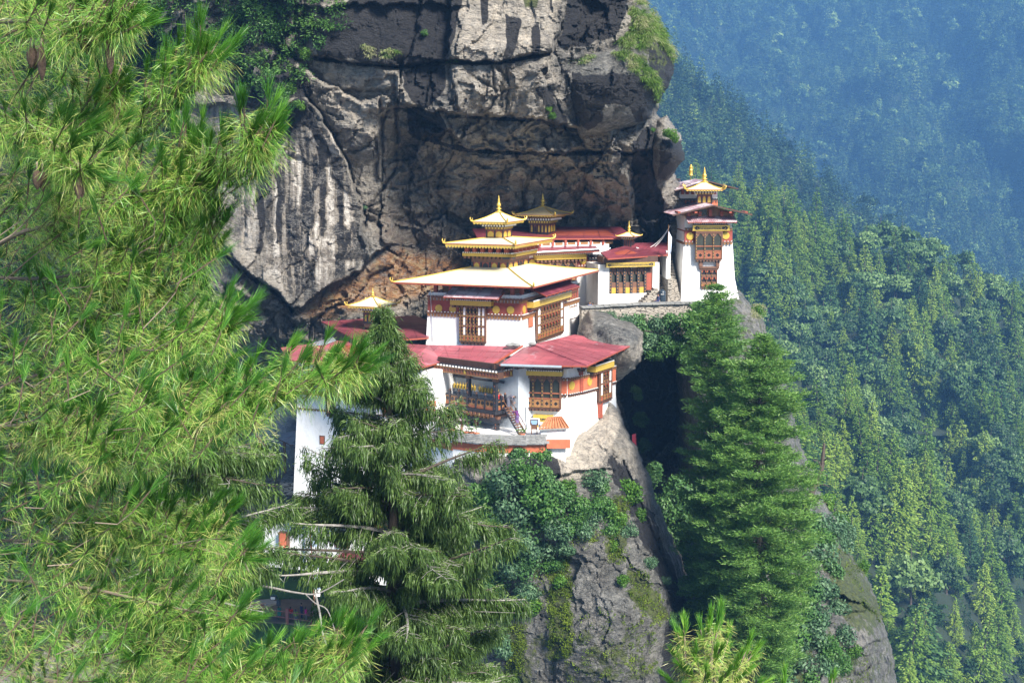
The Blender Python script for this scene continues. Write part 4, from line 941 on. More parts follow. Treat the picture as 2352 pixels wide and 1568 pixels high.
m.slab(rp, .14, M_MAROON, M_REDW); seams(m, [rp[0], rp[1], rp[2], rp[3]], 9, M_MAROON, across=2); ro = m.obj('roof', HALL)
LC = Loc(P(1258, 537, 150), R(21))
cupola(LC, (0, 2.0, 0, 2.4), P(1258, 538, 150).z, P(1258, 513, 150).z, (-1.35, 3.15, -1.7, 3.9), P(1240, 494, 148.5).z, P(1265, 474, 151).z, (P(1265, 442, 151)-P(1265, 474, 151)).z, HALL, M_DGOLD, (5, 3), 'roof_lantern', fringe=.12)
LC2 = Loc(P(1449, 566, 150.5), R(24))
cupola(LC2, (0, .8, 0, 1.0), P(1449, 568, 150.5).z, P(1449, 550, 150.5).z, (-.6, 1.4, -.7, 1.7), P(1449, 543, 150).z, P(1452, 533, 151).z, (P(1443, 505, 151)-P(1443, 533, 151)).z, HALL, M_GOLDR, (3, 2), 'small_roof_lantern', panes=M_DARK, horn=.3, fringe=None, fin=.8)
# gallery with carved timber front under its own roof
FG = Fr(P(1399, 640, 146.5), (math.cos(R(16)), math.sin(R(16))))
GAL = thing('gallery_building', 'low gallery with carved timber window front and gilt inscription beam under a maroon roof', 'gallery', P(1440, 695, 148))
m = MB(); gx = lambda u: fx(FG, u, 650)[0]; gz = lambda v: fx(FG, 1450, v)[1]
m.box(FG, gx(1374), gx(1401), gz(700), gz(606), -5, 0, M_WHITE); m.box(FG, gx(1499), gx(1514), gz(668), gz(604), -5, 0, M_WHITE)
m.box(FG, gx(1401)+.002, gx(1514), gz(700), gz(674), -5, .02, M_WHITE); m.box(FG, gx(1401)+.002, gx(1499)-.002, gz(674)+.003, gz(590), -5, -1.6, M_BLACKW)
m.obj('wall', GAL)
m = MB(); m.box(FG, gx(1381), gx(1506), gz(602), gz(588), -1.4, .55, M_WOOD); m.obj('eave_beam', GAL)
inscription(FG, gx(1387), gx(1499), gz(611.5), gz(602)-.01, .62, GAL, 5)
f = MB(); pn = MB(); wd = (gx(1482)-gx(1402))/5
for i in range(6):
    c = gx(1402)+i*wd; f.box(FG, c-.13, c+.13, gz(673), gz(613), -.3, .02, M_BLACKW)
    for j in range(8): z_ = gz(672)+(gz(614)-gz(672))*(j+.5)/8; f.box(FG, c-.06, c+.06, z_-.07, z_+.07, .02, .04, M_OCHRE)
for i in range(5):
    a, b = gx(1402)+i*wd+.13, gx(1402)+(i+1)*wd-.13
    f.box(FG, a, b, gz(673), gz(660), -.3, -.06, M_OCHRE if i % 2 else M_GOLD); f.box(FG, a, b, gz(660)+.002, gz(648), -.3, -.08, M_WOODM); f.box(FG, a, b, gz(622), gz(613), -.3, -.05, M_WOODM)
    for e, sg in ((a, 1), (b, -1)):
        f.add([FG.pt(e, gz(622), -.1), FG.pt(e+sg*.42, gz(622), -.1), FG.pt(e+sg*.2, gz(624), -.1), FG.pt(e+sg*.12, gz(630), -.1), FG.pt(e, gz(631), -.1)], [(0,1,2,3,4)], M_WOODM)
    f.box(FG, a, a+.07, gz(648), gz(622), -.2, -.1, M_OCHRE); pn.box(FG, a, b, gz(648), gz(622), -.32, -.25, M_GLASS)
wo = f.obj('window', GAL); pn.obj('pane', wo)
m = MB(); m.box(FG, gx(1483), gx(1499), gz(668), gz(616), -.5, -.1, M_WOOD); m.box(FG, gx(1485), gx(1497), gz(667), gz(628), -.1, -.06, M_REDW); m.obj('door', GAL)
m = MB(); m.box(FG, gx(1446), gx(1462), gz(614.2), gz(612.6), .1, .2, M_PANEL); m.obj('tube_lamp', GAL)
m = MB(); rp = [P(1396, 594, 144.6), P(1538, 584.5, 148.5), P(1536, 556, 153), P(1461, 558, 152), P(1379, 579, 148)]
m.slab(rp, .13, M_MAROON, M_REDW); seams(m, [rp[0], rp[1], rp[2], rp[3]], 5, M_MAROON, across=1); m.obj('roof', GAL)
m = MB(); st = FG
for i in range(7):        # rough stone steps up to the gallery door
    a = gx(1461)+i*.30; m.box(FG, a, gx(1513)-i*.04, gz(698)+i*.24, gz(698)+(i+1)*.24-.01, .03, 1.5-i*.18, M_STONE)
m.obj('stone_steps', GAL)
# ------------------------------------------------------------------ C: the tower at the right and the house behind it
FT = Fr(P(1573, 600, 150), (math.cos(R(3)), math.sin(R(3))))
tx = lambda u, v=600: fx(FT, u, v)[0]; tz = lambda v: fx(FT, 1630, v)[1]
TOW = thing('tower_house', 'tall white tower house with a two-storey bay window at the right end of the monastery', 'tower house', P(1628, 695, 152))
m = MB(); q0 = [FT.pt(tx(1564, 692), tz(705), -.1), FT.pt(tx(1700, 692), tz(705), .3), FT.pt(tx(1692, 692), tz(705), -7), FT.pt(tx(1564, 692), tz(705), -7)]
q1 = [FT.pt(tx(1567), tz(640), -.05), FT.pt(tx(1688.5), tz(640), 0), FT.pt(tx(1684), tz(640), -7), FT.pt(tx(1567), tz(640), -7)]
q2_ = [FT.pt(tx(1573), tz(496), -.3), FT.pt(tx(1678), tz(496), -.3), FT.pt(tx(1676), tz(496), -7), FT.pt(tx(1573), tz(496), -7)]
m.loft(q0, q1, M_WHITE); m.loft(q1, q2_, M_WHITE); m.obj('wall', TOW)
m = MB(); m.box(FT, tx(1571.5), tx(1681), tz(555), tz(529), -6, .02, M_RED); dentils(m, FT, tx(1571), tx(1682), tz(561.5), tz(555), .12, M_OCHRE, M_WOODM); dentils(m, FT, tx(1571.5), tx(1681), tz(529)+.002, tz(523), .12, M_OCHRE, M_WOODM)
FTL = Fr(FT.pt(tx(1571.5), 0, -6), (-FT.n.x*-1*1, -FT.n.y*-1*1)); FTL = Fr(FT.pt(tx(1571.5), 0, -6), (FT.n.x, FT.n.y))
dentils(m, FTL, 0, 6, tz(561.5), tz(555), .1, M_OCHRE, M_WOODM); m.obj('red_band', TOW)
discs(FT, [(1585,542.6,.40),(1667,541,.40)], TOW, .03)
inscription(FT, tx(1587), tx(1673), tz(529), tz(517.5), .55, TOW, 8, M_GOLDT, M_BLACKW)
m = MB(); beam(m, FT, tx(1590), tx(1669), tz(517), tz(515), 0, .5, M_WOODM); m.obj('cornice', TOW)
bay(FT, FT.rect(1599, 535, 1658, 595, .5), .55, 'AAA', 2, TOW, 'big')
m = MB()
for u in (1609, 1648): m.box(FT, tx(u)-.18, tx(u)+.18, tz(612), tz(600), -.2, .35, M_WOODM)
m.box(FT, tx(1606), tx(1651), tz(615.5), tz(612), -.2, .3, M_WOODM); dentils(m, FT, tx(1606), tx(1651), tz(619.5), tz(615.5), .25, M_WOODM, M_WOOD); m.obj('bracket', TOW)
bay(FT, FT.rect(1611, 620, 1646.5, 658, .1), .14, 'aaa', 2, TOW)
skirt_roof([FT.pt(tx(1574), tz(509), 1.3), FT.pt(tx(1685), tz(508.5), 1.3), FT.pt(tx(1684), tz(496), -.3), FT.pt(tx(1573), tz(496), -.3)], .07, TOW, M_SHEEN)
m = MB(); k_ = 24                                                             # corrugations of the pent roof
for i in range(k_+1):
    t = i/k_; m.tube([FT.pt(tx(1574)+(tx(1685)-tx(1574))*t, tz(509)+.03, 1.3), FT.pt(tx(1573)+(tx(1684)-tx(1573))*t, tz(496)+.03, -.3)], .045, M_SHEEN, 4)
m.obj('corrugation', TOW)
m = MB(); gy = lambda o: o
zr, zl_, zr2 = tz(469), tz(491), tz(490)
fo, bo = 1.7, -6.5
rg = [FT.pt(tx(1629), zr, fo), FT.pt(tx(1629), zr+.15, bo)]; le = [FT.pt(tx(1537), zl_, fo), FT.pt(tx(1537), zl_, bo)]; re_ = [FT.pt(tx(1717), zr2, fo), FT.pt(tx(1717), zr2, bo)]
m.slab([le[0], rg[0], rg[1], le[1]], .12, M_SHEEN, M_WOOD); m.slab([rg[0], re_[0], re_[1], rg[1]], .12, M_SHEEN, M_WOOD)
m.tube([le[0]-Vector((0,.03,.1)), rg[0]-Vector((0,.03,.08)), re_[0]-Vector((0,.03,.1))], .10, M_WOOD, 4); seams(m, [le[0], le[1], rg[1], rg[0]], 6, M_SHEEN); m.obj('gable_roof', TOW)
m = MB(); m.add([FT.pt(tx(1573), tz(496)-.02, -.2), FT.pt(tx(1678), tz(496)-.02, -.2), FT.pt(tx(1690), tz(489), -.2), FT.pt(tx(1629), zr-.15, -.2), FT.pt(tx(1560), tz(489), -.2)], [(0,1,2,3,4)], M_OCHRE)
for u in (1580, 1605, 1629, 1655, 1678): m.box(FT, tx(u)-.16, tx(u)+.16, tz(497), tz(480 if u == 1629 else 485), -.19, .25, M_REDW)
m.box(FT, tx(1609), tx(1622), tz(494), tz(482), -.19, -.1, M_DARK)
for u in (1552, 1590, 1668, 1704): m.box(FT, tx(u)-.14, tx(u)+.14, tz(488), tz(484.5), -.3, 1.75, M_REDW)
m.obj('gable', TOW)
# house behind
FH = Fr(P(1561, 455, 156), (math.cos(R(6)), math.sin(R(6))))
hx = lambda u: fx(FH, u, 450)[0]; hz_ = lambda v: fx(FH, 1600, v)[1]
HSE = thing('rear_house', 'small red and white house with a worn roof and little golden lantern, above the tower', 'house', P(1600, 495, 158))
m = MB(); m.box(FH, hx(1532), hx(1562), hz_(600), hz_(437), -4, -.8, M_RED); m.box(FH, hx(1561), hx(1648), hz_(500), hz_(440), -4, 0, M_WHITE); m.box(FH, hx(1560.5), hx(1648.5), hz_(500), hz_(460), -4.05, .05, M_BRICK)
dentils(m, FH, hx(1560.5), hx(1648.5), hz_(465), hz_(456), .15, M_WOODM, M_BLACKW); m.obj('wall', HSE)
m = MB(); fo, bo = 1.6, -4.5
rg = [FH.pt(hx(1617), hz_(414.5), fo), FH.pt(hx(1617), hz_(414.5)+.1, bo)]; le = [FH.pt(hx(1543), hz_(436), fo), FH.pt(hx(1500), hz_(436), bo)]; re_ = [FH.pt(hx(1687), hz_(432), fo), FH.pt(hx(1687), hz_(432), bo)]
m.slab([le[0], rg[0], rg[1], le[1]], .12, M_SHEEN, M_WOOD); m.slab([rg[0], re_[0], re_[1], rg[1]], .12, M_MAROON, M_WOOD); seams(m, [le[0], le[1], rg[1], rg[0]], 5, M_SHEEN); m.obj('gable_roof', HSE)
m = MB()
for u in (1566, 1577, 1590, 1640): m.box(FH, hx(u)-.13, hx(u)+.13, hz_(446), hz_(431), 0, .5, M_REDW)
m.obj('post', HSE)
LD = Loc(P(1634, 468, 152.5), R(6))
cupola(LD, (0, 1.55, 0, 1.6), P(1634, 470, 152.5).z, P(1634, 446, 152.5).z, (-1.2, 2.75, -1.2, 2.8), P(1634, 435, 151.5).z, P(1618, 417, 153.5).z, (P(1618, 382, 153.5)-P(1618, 417, 153.5)).z, HSE, M_GOLDR, (3, 2), 'roof_lantern', horn=.9, fringe=.15)
def bell_banner(c, h, label, parent=None):
    mb = MB(); r = h*.13
    mb.lathe(c, [(r*.15,0),(r*.15,h*.28),(r*1.05,h*.30),(r,h*.33),(r*.9,h*.36),(r*.85,h*.60),(r*1.0,h*.62),(r*.85,h*.64),(r*.8,h*.82),(r*.95,h*.84),(r*.5,h*.88),(r*.25,h*.93),(r*.3,h*.95),(r*.05,h)], M_GOLDT, 12)
    o = mb.obj('roof_banner', None, True); tag(o, label, 'roof ornament'); return o
bell_banner(P(1586.5, 414, 157), 36/20.5, 'gilt cylindrical victory banner on a thin rod on the rear house roof')
m = MB(); rng = random.Random(4)
tp = P(1536, 418, 158.5); bmv = []
for i in range(7):
    for j in range(5): bmv.append(tp+Vector(((i-3)*.42+rng.uniform(-.12,.12), (j-2)*.5, rng.uniform(.1,1.2)*(1-abs(i-3.3)/4.5))))
m.add(bmv, [(i*5+j, (i+1)*5+j, (i+1)*5+j+1, i*5+j+1) for i in range(6) for j in range(4)], M_TARP)
tag(m.obj('tarpaulin'), 'crumpled pinkish tarpaulin heaped where the rear house roof meets the rock', 'tarpaulin')
# steep stone stair up the tower's left side
STR = thing('stone_stair', 'steep narrow flight of stone steps climbing between two walls beside the tower', 'stair', P(1553, 695, 148))
FS = Fr(P(1553, 692, 148), (1, .05)); m = MB(); n = 15; z_a = P(1553, 694, 148).z; z_b = P(1553, 583, 155).z
for i in range(n):
    m.box(FS, -.46, .50, z_a-1, z_a+(z_b-z_a)*(i+1)/n, -7*(i+1)/n, -7*i/n-.002, M_STONE)
m.obj('steps', STR)
m = MB(); m.box(FS, -.92, -.47, z_a-1, P(1540, 640, 149).z, -6.5, .1, M_STONE); m.box(FS, -.92, -.47, P(1540, 640, 149).z+.002, P(1540, 575, 150).z, -6.5, -1.2, M_WHITE); m.obj('side_wall', STR)
m = MB(); m.box(FS, -1.9, -.94, z_a-1, z_a+1.4, -6, -2.5, M_STONE); m.box(FS, -1.9, -.94, z_a+1.41, z_a+2.6, -6, -4, M_STONE); m.obj('inner_steps', STR)
m = MB(); c = P(1520.5, 694, 147); r = .40; h = 1.32
m.lathe(c, [(r,0),(r,h*.12),(r*1.04,h*.14),(r,h*.17),(r,h*.30),(r*1.04,h*.33),(r,h*.36),(r,h*.50),(r*1.04,h*.53),(r,h*.56),(r,h*.70),(r*1.04,h*.73),(r,h*.76),(r*.98,h*.84),(r*.75,h*.95),(r*.45,h*.97),(r*.45,h*1.03),(r*.1,h*1.04)], M_TANK, 18)
tk = m.obj('water_tank', None, True); tag(tk, 'black ribbed plastic water tank standing at the foot of the stairs', 'water tank')
m = MB(); FK = Fr(c, (1, 0))
for i in range(5): m.box(FK, -.17+i*.07, -.125+i*.07, c.z+h*.64, c.z+h*(.70 if i % 2 else .685), .402, .41, M_PANEL)
lm = m.obj('marking', tk)
m = MB(); pp = P(1535, 565, 147)
m.tube([pp+Vector((-.1,0,-1.6)), pp+Vector((0,0,2.2))], .03, M_OCHRE, 5)
fl = MB(); pts = [pp+Vector((0,0,1.6)), pp+Vector((.38,.1,.9)), pp+Vector((.30,0,-.6)), pp+Vector((.16,.15,-1.0)), pp+Vector((0,0,-.9))]
FLG = thing('prayer_flag', 'tall white and blue vertical prayer flag on a pole beside the stairs', 'prayer flag', pp+Vector((-.1,0,-1.6)))
m.obj('pole', FLG); fl.slab(pts, .03, cloth('pale_blue_cloth', (.55, .60, .72))); fl.obj('flag', FLG)
m = MB()
for k in (0, 1):
    a, b = P(1461, 568, 150), P(1540, 517, 152); q = []
    for i in range(13):
        t = i/12; p = a+(b-a)*t; p.z -= (1.0+.25*k)*4*t*(1-t); q.append(p)
    m.tube(q, .03, M_PANEL, 5)
tag(m.obj('cable'), 'pale cables sagging from the gallery roof to the tower', 'cable')
# slate-topped terrace wall in front of the hall and gallery
TW = thing('terrace_wall', 'slate-topped rubble wall along the terrace below the gallery, bushes growing on it', 'wall', P(1460, 730, 143))
tl = [(1336,706,141),(1400,701,142.2),(1470,697.5,143),(1540,696,143.6),(1610,695,144)]
tp_ = [P(*q) for q in tl]; m = MB(); cp = MB(); rng = random.Random(8)
for a, b in zip(tp_[:-1], tp_[1:]):
    d = (b-a); L = d.length; fr_ = Fr(a, (d.x, d.y)); za = min(a.z, b.z)-.1
    m.box(fr_, 0, L, za-3.2, za-.05, -.5, 0, M_STONE); x = 0
    while x < L:
        w_ = rng.uniform(.35, .8)
        for r_ in range(2): 
            zc = a.z+(b.z-a.z)*x/L-.1+.10*r_; cp.box(fr_, x, min(x+w_*.97, L+.1), zc+rng.uniform(-.02,.02), zc+.09, -.75+.1*r_, .30-.22*r_+rng.uniform(-.08,.08), M_SLATE)
        x += w_
m.obj('masonry', TW); cp.obj('slate_coping', TW)
gm = MB(); gm.slab([P(1330, 703, 141.5)-Vector((0,0,.9)), P(1600, 694, 144.6)-Vector((0,0,.9)), P(1600, 690, 156)-Vector((0,0,1.2)), P(1330, 690, 156)-Vector((0,0,1.2))], 1.0, M_EARTH)
tag(gm.obj('courtyard_ground'), kind='structure')
M_BANNER = cloth('pale_blue_banner_cloth', (.45, .55, .75))
# ------------------------------------------------------------------ D: low roofs left of and below the temple
DW = thing('lower_hall', 'rambling white hall under low faded red roofs, half hidden behind the cypress', 'hall', P(850, 1000, 128))
m = MB()
q = [P(660,824.5,128.7), P(900,863,119.5), P(985,792,131.2), P(772,782,134), P(645,798,133)]
m.slab(q, .13, M_PINK, M_REDW); seams(m, [q[0], q[1], q[2], q[3]], 9, M_PINK, across=2); m.obj('front_roof', DW)
m = MB(); q = [P(900,863,119.5)+Vector((.01,0,0)), P(1016,829.6,127.3), P(985,792,131.2)+Vector((.01,0,0))]; m.slab(q, .13, M_PINK, M_REDW); m.obj('roof_hip', DW)
m = MB(); q = [P(1016.5,829.6,127.3), P(1130,837.5,125.4), P(1199,795,128.8), P(985.5,792,131.2)]
m.slab(q, .13, M_PINK, M_REDW); seams(m, q, 6, M_PINK, across=2); m.tube([q[1]+Vector((.05,-.02,0)), q[2]+Vector((.05,-.02,.02))], .10, M_REDW, 5); m.obj('side_roof', DW)
m = MB(); m.tube([P(1014,829,127.0), P(1137,842,125.0)], .13, M_PIPE, 8); m.obj('gutter', DW)
m = MB(); q = [P(738,738,140), P(827,785.5,131), P(985,775,132.4), P(985,737,139.5), P(954,724,142.5)]
m.slab([q[0], q[1], q[2], q[3], q[4]], .14, M_MAROON, M_REDW); seams(m, [q[1], q[2], q[3], q[0]], 6, M_MAROON, across=3); m.obj('upper_roof', DW)
m = MB(); a, b = P(744,742,139.6), P(822,785,131.6); d = Vector((.7,.1,0))
m.hexa([P(752,775,138)+Vector((0,0,-1)), b+Vector((.5,0,-1.2)), b+d+Vector((.5,0,-1.2)), P(752,775,138)+d+Vector((0,0,-1)), a+Vector((.3,0,-.16)), b+Vector((0,0,-.16)), b+d+Vector((0,0,-.16)), a+d+Vector((0,0,-.16))], M_WOODM); m.obj('gable', DW)
m = MB(); m.slab([P(772,783,133.8)+Vector((0,0,.08)), P(745,793,132.6)+Vector((0,0,.08)), P(690,797,133.2)+Vector((0,0,.08)), P(765,776,136)+Vector((0,0,.1))], .05, M_RUST); m.obj('grey_sheet', DW)
FW = Fr(P(1002, 960, 124.5), (math.cos(R(24)), -math.sin(R(24))))
wx = lambda u, v=1000: fx(FW, u, v)[0]
m = MB(); zb_, zt_ = P(850,1150,128).z, P(850,840,128).z
m.loft([FW.pt(wx(684,1100)-.2, zb_, .5), FW.pt(wx(1004), zb_, .4), FW.pt(wx(1004), zb_, -6), FW.pt(wx(684,1100), zb_, -4)], [FW.pt(wx(690), zt_, 0), FW.pt(wx(1000), zt_, 0), FW.pt(wx(1000), zt_, -6), FW.pt(wx(690), zt_, -4)], M_WHITE); m.obj('wall', DW)
m = MB(); m.box(FW, wx(688), wx(1001), P(850,945,128).z, P(850,905,128).z, -.1, .12, M_BRICK); dentils(m, FW, wx(688), wx(1001), P(850,950,128).z, P(850,945,128).z, .3, M_OCHRE, M_WOODM); m.obj('red_band', DW)
for u0, u1, v0, v1 in ((776,790,988,1012),(806,816,984,1010),(850,862,980,1008),(734,746,1000,1020)):
    k = MB(); q = FW.rect(u0, v0, u1, v1, .3); k.box(FW, q[0], q[1], q[2], q[3], .05, .32, M_WOODM); k.box(FW, q[0]+.1, q[1]-.1, q[2]+.1, q[3]-.1, .32, .34, M_BRICK); k.obj('shutter', DW)
for u0, u1 in ((750,770),(880,912),(930,965)):
    bay(FW, FW.rect(u0, 890, u1, 950, .2), .3, 'aaa', 3, DW)
LDL = Loc(P(862, 742, 135.5), R(24))
cupola(LDL, (0, 1.25, 0, 1.35), P(862, 743, 135.5).z, P(862, 718, 135.5).z, (-1.1, 2.4, -1.1, 2.5), P(862, 704, 134.5).z, P(857, 682, 136).z, (P(857, 661, 136)-P(857, 683, 136)).z, DW, M_GOLDR, (3, 3), 'roof_lantern', fringe=.2, horn=.75)
# lower gate building with a tan roof, seen through the cypress
GB = thing('gate_building', 'lower white building with tan roof and gold cornice behind the cypress branches', 'building', P(760, 1290, 133))
FQ = Fr(P(800, 1200, 131), (math.cos(R(20)), -math.sin(R(20)))); qx = lambda u, v=1220: fx(FQ, u, v)[0]
m = MB(); m.box(FQ, qx(700), qx(960), P(800,1300,131).z, P(800,1185,131).z, -7, 0, M_WHITE); m.box(FQ, qx(600), qx(699.8), P(700,1310,133).z, P(700,1215,133).z, -6, -.4, M_WHITE); m.obj('wall', GB)
m = MB(); m.box(FQ, qx(698), qx(961), P(800,1205,131).z, P(800,1193,131).z, -.1, .7, M_GOLD); dentils(m, FQ, qx(700), qx(958), P(800,1212,131).z, P(800,1205,131).z, .5, M_WOODM, M_BLACKW); m.obj('gold_cornice', GB)
m = MB(); m.slab([FQ.pt(qx(690), P(800,1183,131).z, 1.6), FQ.pt(qx(970), P(800,1183,131).z, 1.6), FQ.pt(qx(960), P(800,1140,134).z, -4), FQ.pt(qx(700), P(800,1140,134).z, -4)], .15, M_TAN, M_WOOD); m.obj('roof', GB)
for u0, u1 in ((640,660),(712,730),(770,800),(850,880)):
    k = MB(); q = FQ.rect(u0, 1222, u1, 1258, .1); k.box(FQ, q[0], q[1], q[2], q[3], -.5, .12, M_WOODM); k.box(FQ, q[0]+.12, q[1]-.12, q[2]+.1, q[3]-.1, .12, .14, M_DARK if u0 > 700 else M_BRICK); k.obj('window', GB)
PO = thing('porch_house', 'little white porch with a small red roof at the foot of the cypress', 'porch', P(820, 1330, 128))
m = MB(); FP = Fr(P(830, 1300, 127.5), (1, -.2)); m.box(FP, -2.4, 2.6, P(830,1340,127.5).z, P(830,1284,127.5).z, -3, 0, M_WHITE); m.box(FP, -.35, .35, P(830,1335,127.5).z, P(830,1296,127.5).z, 0, .05, M_DARK); m.obj('wall', PO)
m = MB(); m.slab([FP.pt(-2.8, P(830,1286,127.5).z, .8), FP.pt(2.9, P(830,1286,127.5).z, .8), FP.pt(2.4, P(830,1272,128).z, -1.6), FP.pt(-2.2, P(830,1272,128).z, -1.6)], .1, M_MAROON, M_WOOD); m.obj('roof', PO)
# rusty-roofed open pavilion at the left
PV = thing('open_pavilion', 'small open pavilion with a rusty grey sheet roof and gilt finial, left of the cypress', 'pavilion', P(690, 1090, 138))
pk = P(722, 978, 139.5); cs = [P(626,1000,140), P(668,1021,136.5), P(735,1017,136.5), P(775,1003,140), P(714,990,144)]
m = MB(); n_ = len(cs); low = [c-Vector((0,0,.12)) for c in cs]
m.add(cs+[pk], [(i, (i+1) % n_, n_) for i in range(n_)], M_RUST); m.add(cs+low, [(i, n_+i, n_+(i+1) % n_, (i+1) % n_) for i in range(n_)], M_WOOD); m.add(low, [tuple(reversed(range(n_)))], M_WOOD); m.obj('roof', PV)
for c in cs:
    k = MB(); c2 = c+(pk-c)*.28; zb_ = P(690,1095,138).z; k.wbox((c2.x, c2.y, zb_), .24, .24, c.z-zb_, M_WOODM); k.obj('post', PV)
k = MB(); kk = cs[:]; FPv = Fr(cs[1]+(pk-cs[1])*.26, (1, 0)); k.box(FPv, -.2, 2.9, cs[1].z-.75, cs[1].z-.15, -.15, .12, M_WOOD); dentils(k, FPv, -.2, 2.9, cs[1].z-1.0, cs[1].z-.75, .3, M_REDW, M_WOODM); k.obj('cornice', PV)
k = MB(); k.wbox((pk.x, pk.y-.5, P(690,1100,138).z-1.2), 6.2, 5.5, 1.25, M_STONE); k.obj('plinth', PV)
finial(P(732, 980, 139), 2.0, PV, .8)
# ------------------------------------------------------------------ E: rounded white building at the corner of the rock
EB = thing('corner_building', 'rounded white building under the sun-faded red roof at the edge of the rock', 'building', P(1290, 1000, 126))
cpx = [(1160,125.3),(1303,124.2),(1338,125.8),(1366,127.6),(1412,131.5)]
tops = [P(u, 846, d) for u, d in cpx]; Zt = P(1250, 846, 124.5).z; Zb = P(1300, 1052, 123).z
pl = [Vector((p.x, p.y, 0)) for p in tops]; bk = [Vector((pl[-1].x+.5, pl[-1].y+6, 0)), Vector((pl[0].x, pl[0].y+8, 0))]
cen = sum(pl, Vector())/5+Vector((0,4,0))
def ringE(z, k): return [Vector((p.x, p.y, z))+((p-cen).normalized()*k if i < 5 else Vector()) for i, p in enumerate(pl+bk)]
m = MB(); m.loft(ringE(P(1300,940,124).z, .12), ringE(Zt, 0), M_WHITE); m.loft(ringE(P(1300,1000,124).z, .30), ringE(P(1300,940,124).z, .12), M_WHITE); m.loft(ringE(Zb, .95), ringE(P(1300,1000,124).z, .30), M_WHITE); m.obj('wall', EB)
FE = [Fr(a, (b-a)) for a, b in zip(pl[:-1], pl[1:])]; LE = [(b-a).length for a, b in zip(pl[:-1], pl[1:])]
FE0 = FE[0]; vz = lambda v, d=124.3: P(1250, v, d).z
m = MB()
for i, (f_, L) in enumerate(zip(FE, LE)):
    a = 0 if i else fx(FE0, 1167, 880)[0]
    m.box(f_, a, L, vz(905), vz(874), -.1, .13, M_BRICK); dentils(m, f_, a, L+.02, vz(874), vz(867), .24, M_OCHRE, M_WOODM, .3); dentils(m, f_, a, L+.02, vz(911), vz(905), .24, M_WOODM, M_BLACKW, .3)
m.obj('red_band', EB)
discs(FE0, [(1186,884,.39)], EB, .13); discs(FE[1], [(1313,885,.40)], EB, .13); discs(FE[2], [(1354,876,.40)], EB, .13)
m = MB(); q = FE0.rect(1179, 852.5, 1291, 862.5, .9); beam(m, FE0, q[0], q[1], q[2], q[3], -.1, .9, M_GOLD); m.obj('gold_cornice', EB); m = MB()
q4 = FE[3].rect(1372, 829, 1411, 843, .8); beam(m, FE[3], q4[0]-.3, q4[1], vz(849, 127.5), vz(836, 127.5), -.1, .8, M_GOLD); m.obj('gold_cornice', EB)
bay(FE0, FE0.rect(1204, 868, 1287.5, 936, .5), .6, 'AAAA', 2, EB, 'dark')
bay(FE[3], (.25, LE[3]*.62, vz(922, 127.5), vz(857, 127.5)), .5, 'paap', 2, EB)
m = MB(); L1 = LE[1]; m.box(FE[1], L1-.55, L1-.12, vz(908), vz(856), .0, .2, M_REDW); dentils(m, FE[1], L1-.8, L1+.1, vz(858), vz(850), .35, M_WOODM, M_BLACKW); m.obj('slit_window', EB)
m = MB(); f3 = FE[3]; m.box(f3, .35, .75, vz(968, 126), vz(920, 126), -.2, .5, M_REDW); m.obj('red_post', EB)
m = MB()                                                                 # door with a yellow carved frame, and a side window
q = FE0.rect(1229, 951, 1269, 995, .1); m.box(FE0, q[0]+.15, q[0]+.5, q[2], q[3]-.3, -.1, .42, M_GOLD); m.box(FE0, q[1]-.5, q[1]-.15, q[2], q[3]-.3, -.1, .42, M_GOLD); m.box(FE0, q[0]+.5, q[1]-.5, q[3]-.75, q[3]-.3, -.1, .40, M_GOLD); m.box(FE0, q[0]-.1, q[1]+.1, q[3]-.3, q[3], -.1, .55, M_GOLD); m.box(FE0, q[0]+.51, q[1]-.51, q[2], q[3]-.76, -.1, .2, M_DARK)
n_ = 5
for i in range(n_): c = q[0]+(q[1]-q[0])*(i+.5)/n_; m.box(FE0, c-.09, c+.09, q[3]-.42, q[3]-.301, .40, .56, M_BLACKW)
m.obj('door', EB)
m = MB(); q = FE0.rect(1211, 961, 1231, 995, .1); m.box(FE0, q[0], q[0]+.22, q[2], q[3]-.2, -.1, .35, M_REDW); m.box(FE0, q[0]+.22, q[1], q[2]+.5, q[3]-.2, -.1, .3, M_WOOD); m.box(FE0, q[0]-.4, q[1], q[3]-.2, q[3], -.1, .45, M_WOODM)
q = FE0.rect(1270, 961, 1287, 976, .1); m.box(FE0, q[0], q[1]+.4, q[3]-.2, q[3], -.1, .42, M_WOODM); m.box(FE0, q[0]+.2, q[1], q[2], q[3]-.2, -.1, .3, M_REDW); m.obj('side_window', EB)
m = MB(); c0, c1, c2, c3, c4 = P(1147,837.5,122.2), P(1348,840,121.8), P(1448,793.4,130.4), P(1320,767.7,134), P(1222,791,129.3)
c5 = P(1200,797,128.6)-Vector((0,0,.10))
m.slab([c0, c1, c4, c5], .12, M_PINK, M_REDW); m.slab([c1+Vector((.01,0,0)), c2, c3, c4+Vector((.01,0,0))], .12, M_PINK, M_REDW)
seams(m, [c1, c2, c3, c4], 7, M_PINK, across=3); seams(m, [c0, c1, c4, c5], 26, M_PINK, .01, .035, 1); m.tube([c1+Vector((0,0,.04)), c4+Vector((0,0,.04))], .07, M_PINK, 5); m.obj('roof', EB)
m = MB()
for i in range(9): t = (i+.5)/9; q = c0+(c1-c0)*t; m.tube([q+Vector((0,.2,-.25)), q+Vector((0,2.6,.05))], .08, M_REDW, 4)
for i in range(6): t = (i+.3)/6; q = c1+(c2-c1)*t; m.tube([q+Vector((-.1,.1,-.25)), q+Vector((-2.2,1.4,.0))], .08, M_REDW, 4)
m.obj('rafter', EB)
m = MB(); m.tube([P(1150,838,121.9), P(1290,842.5,121.5)], .13, M_PIPE, 8); m.obj('gutter', EB)
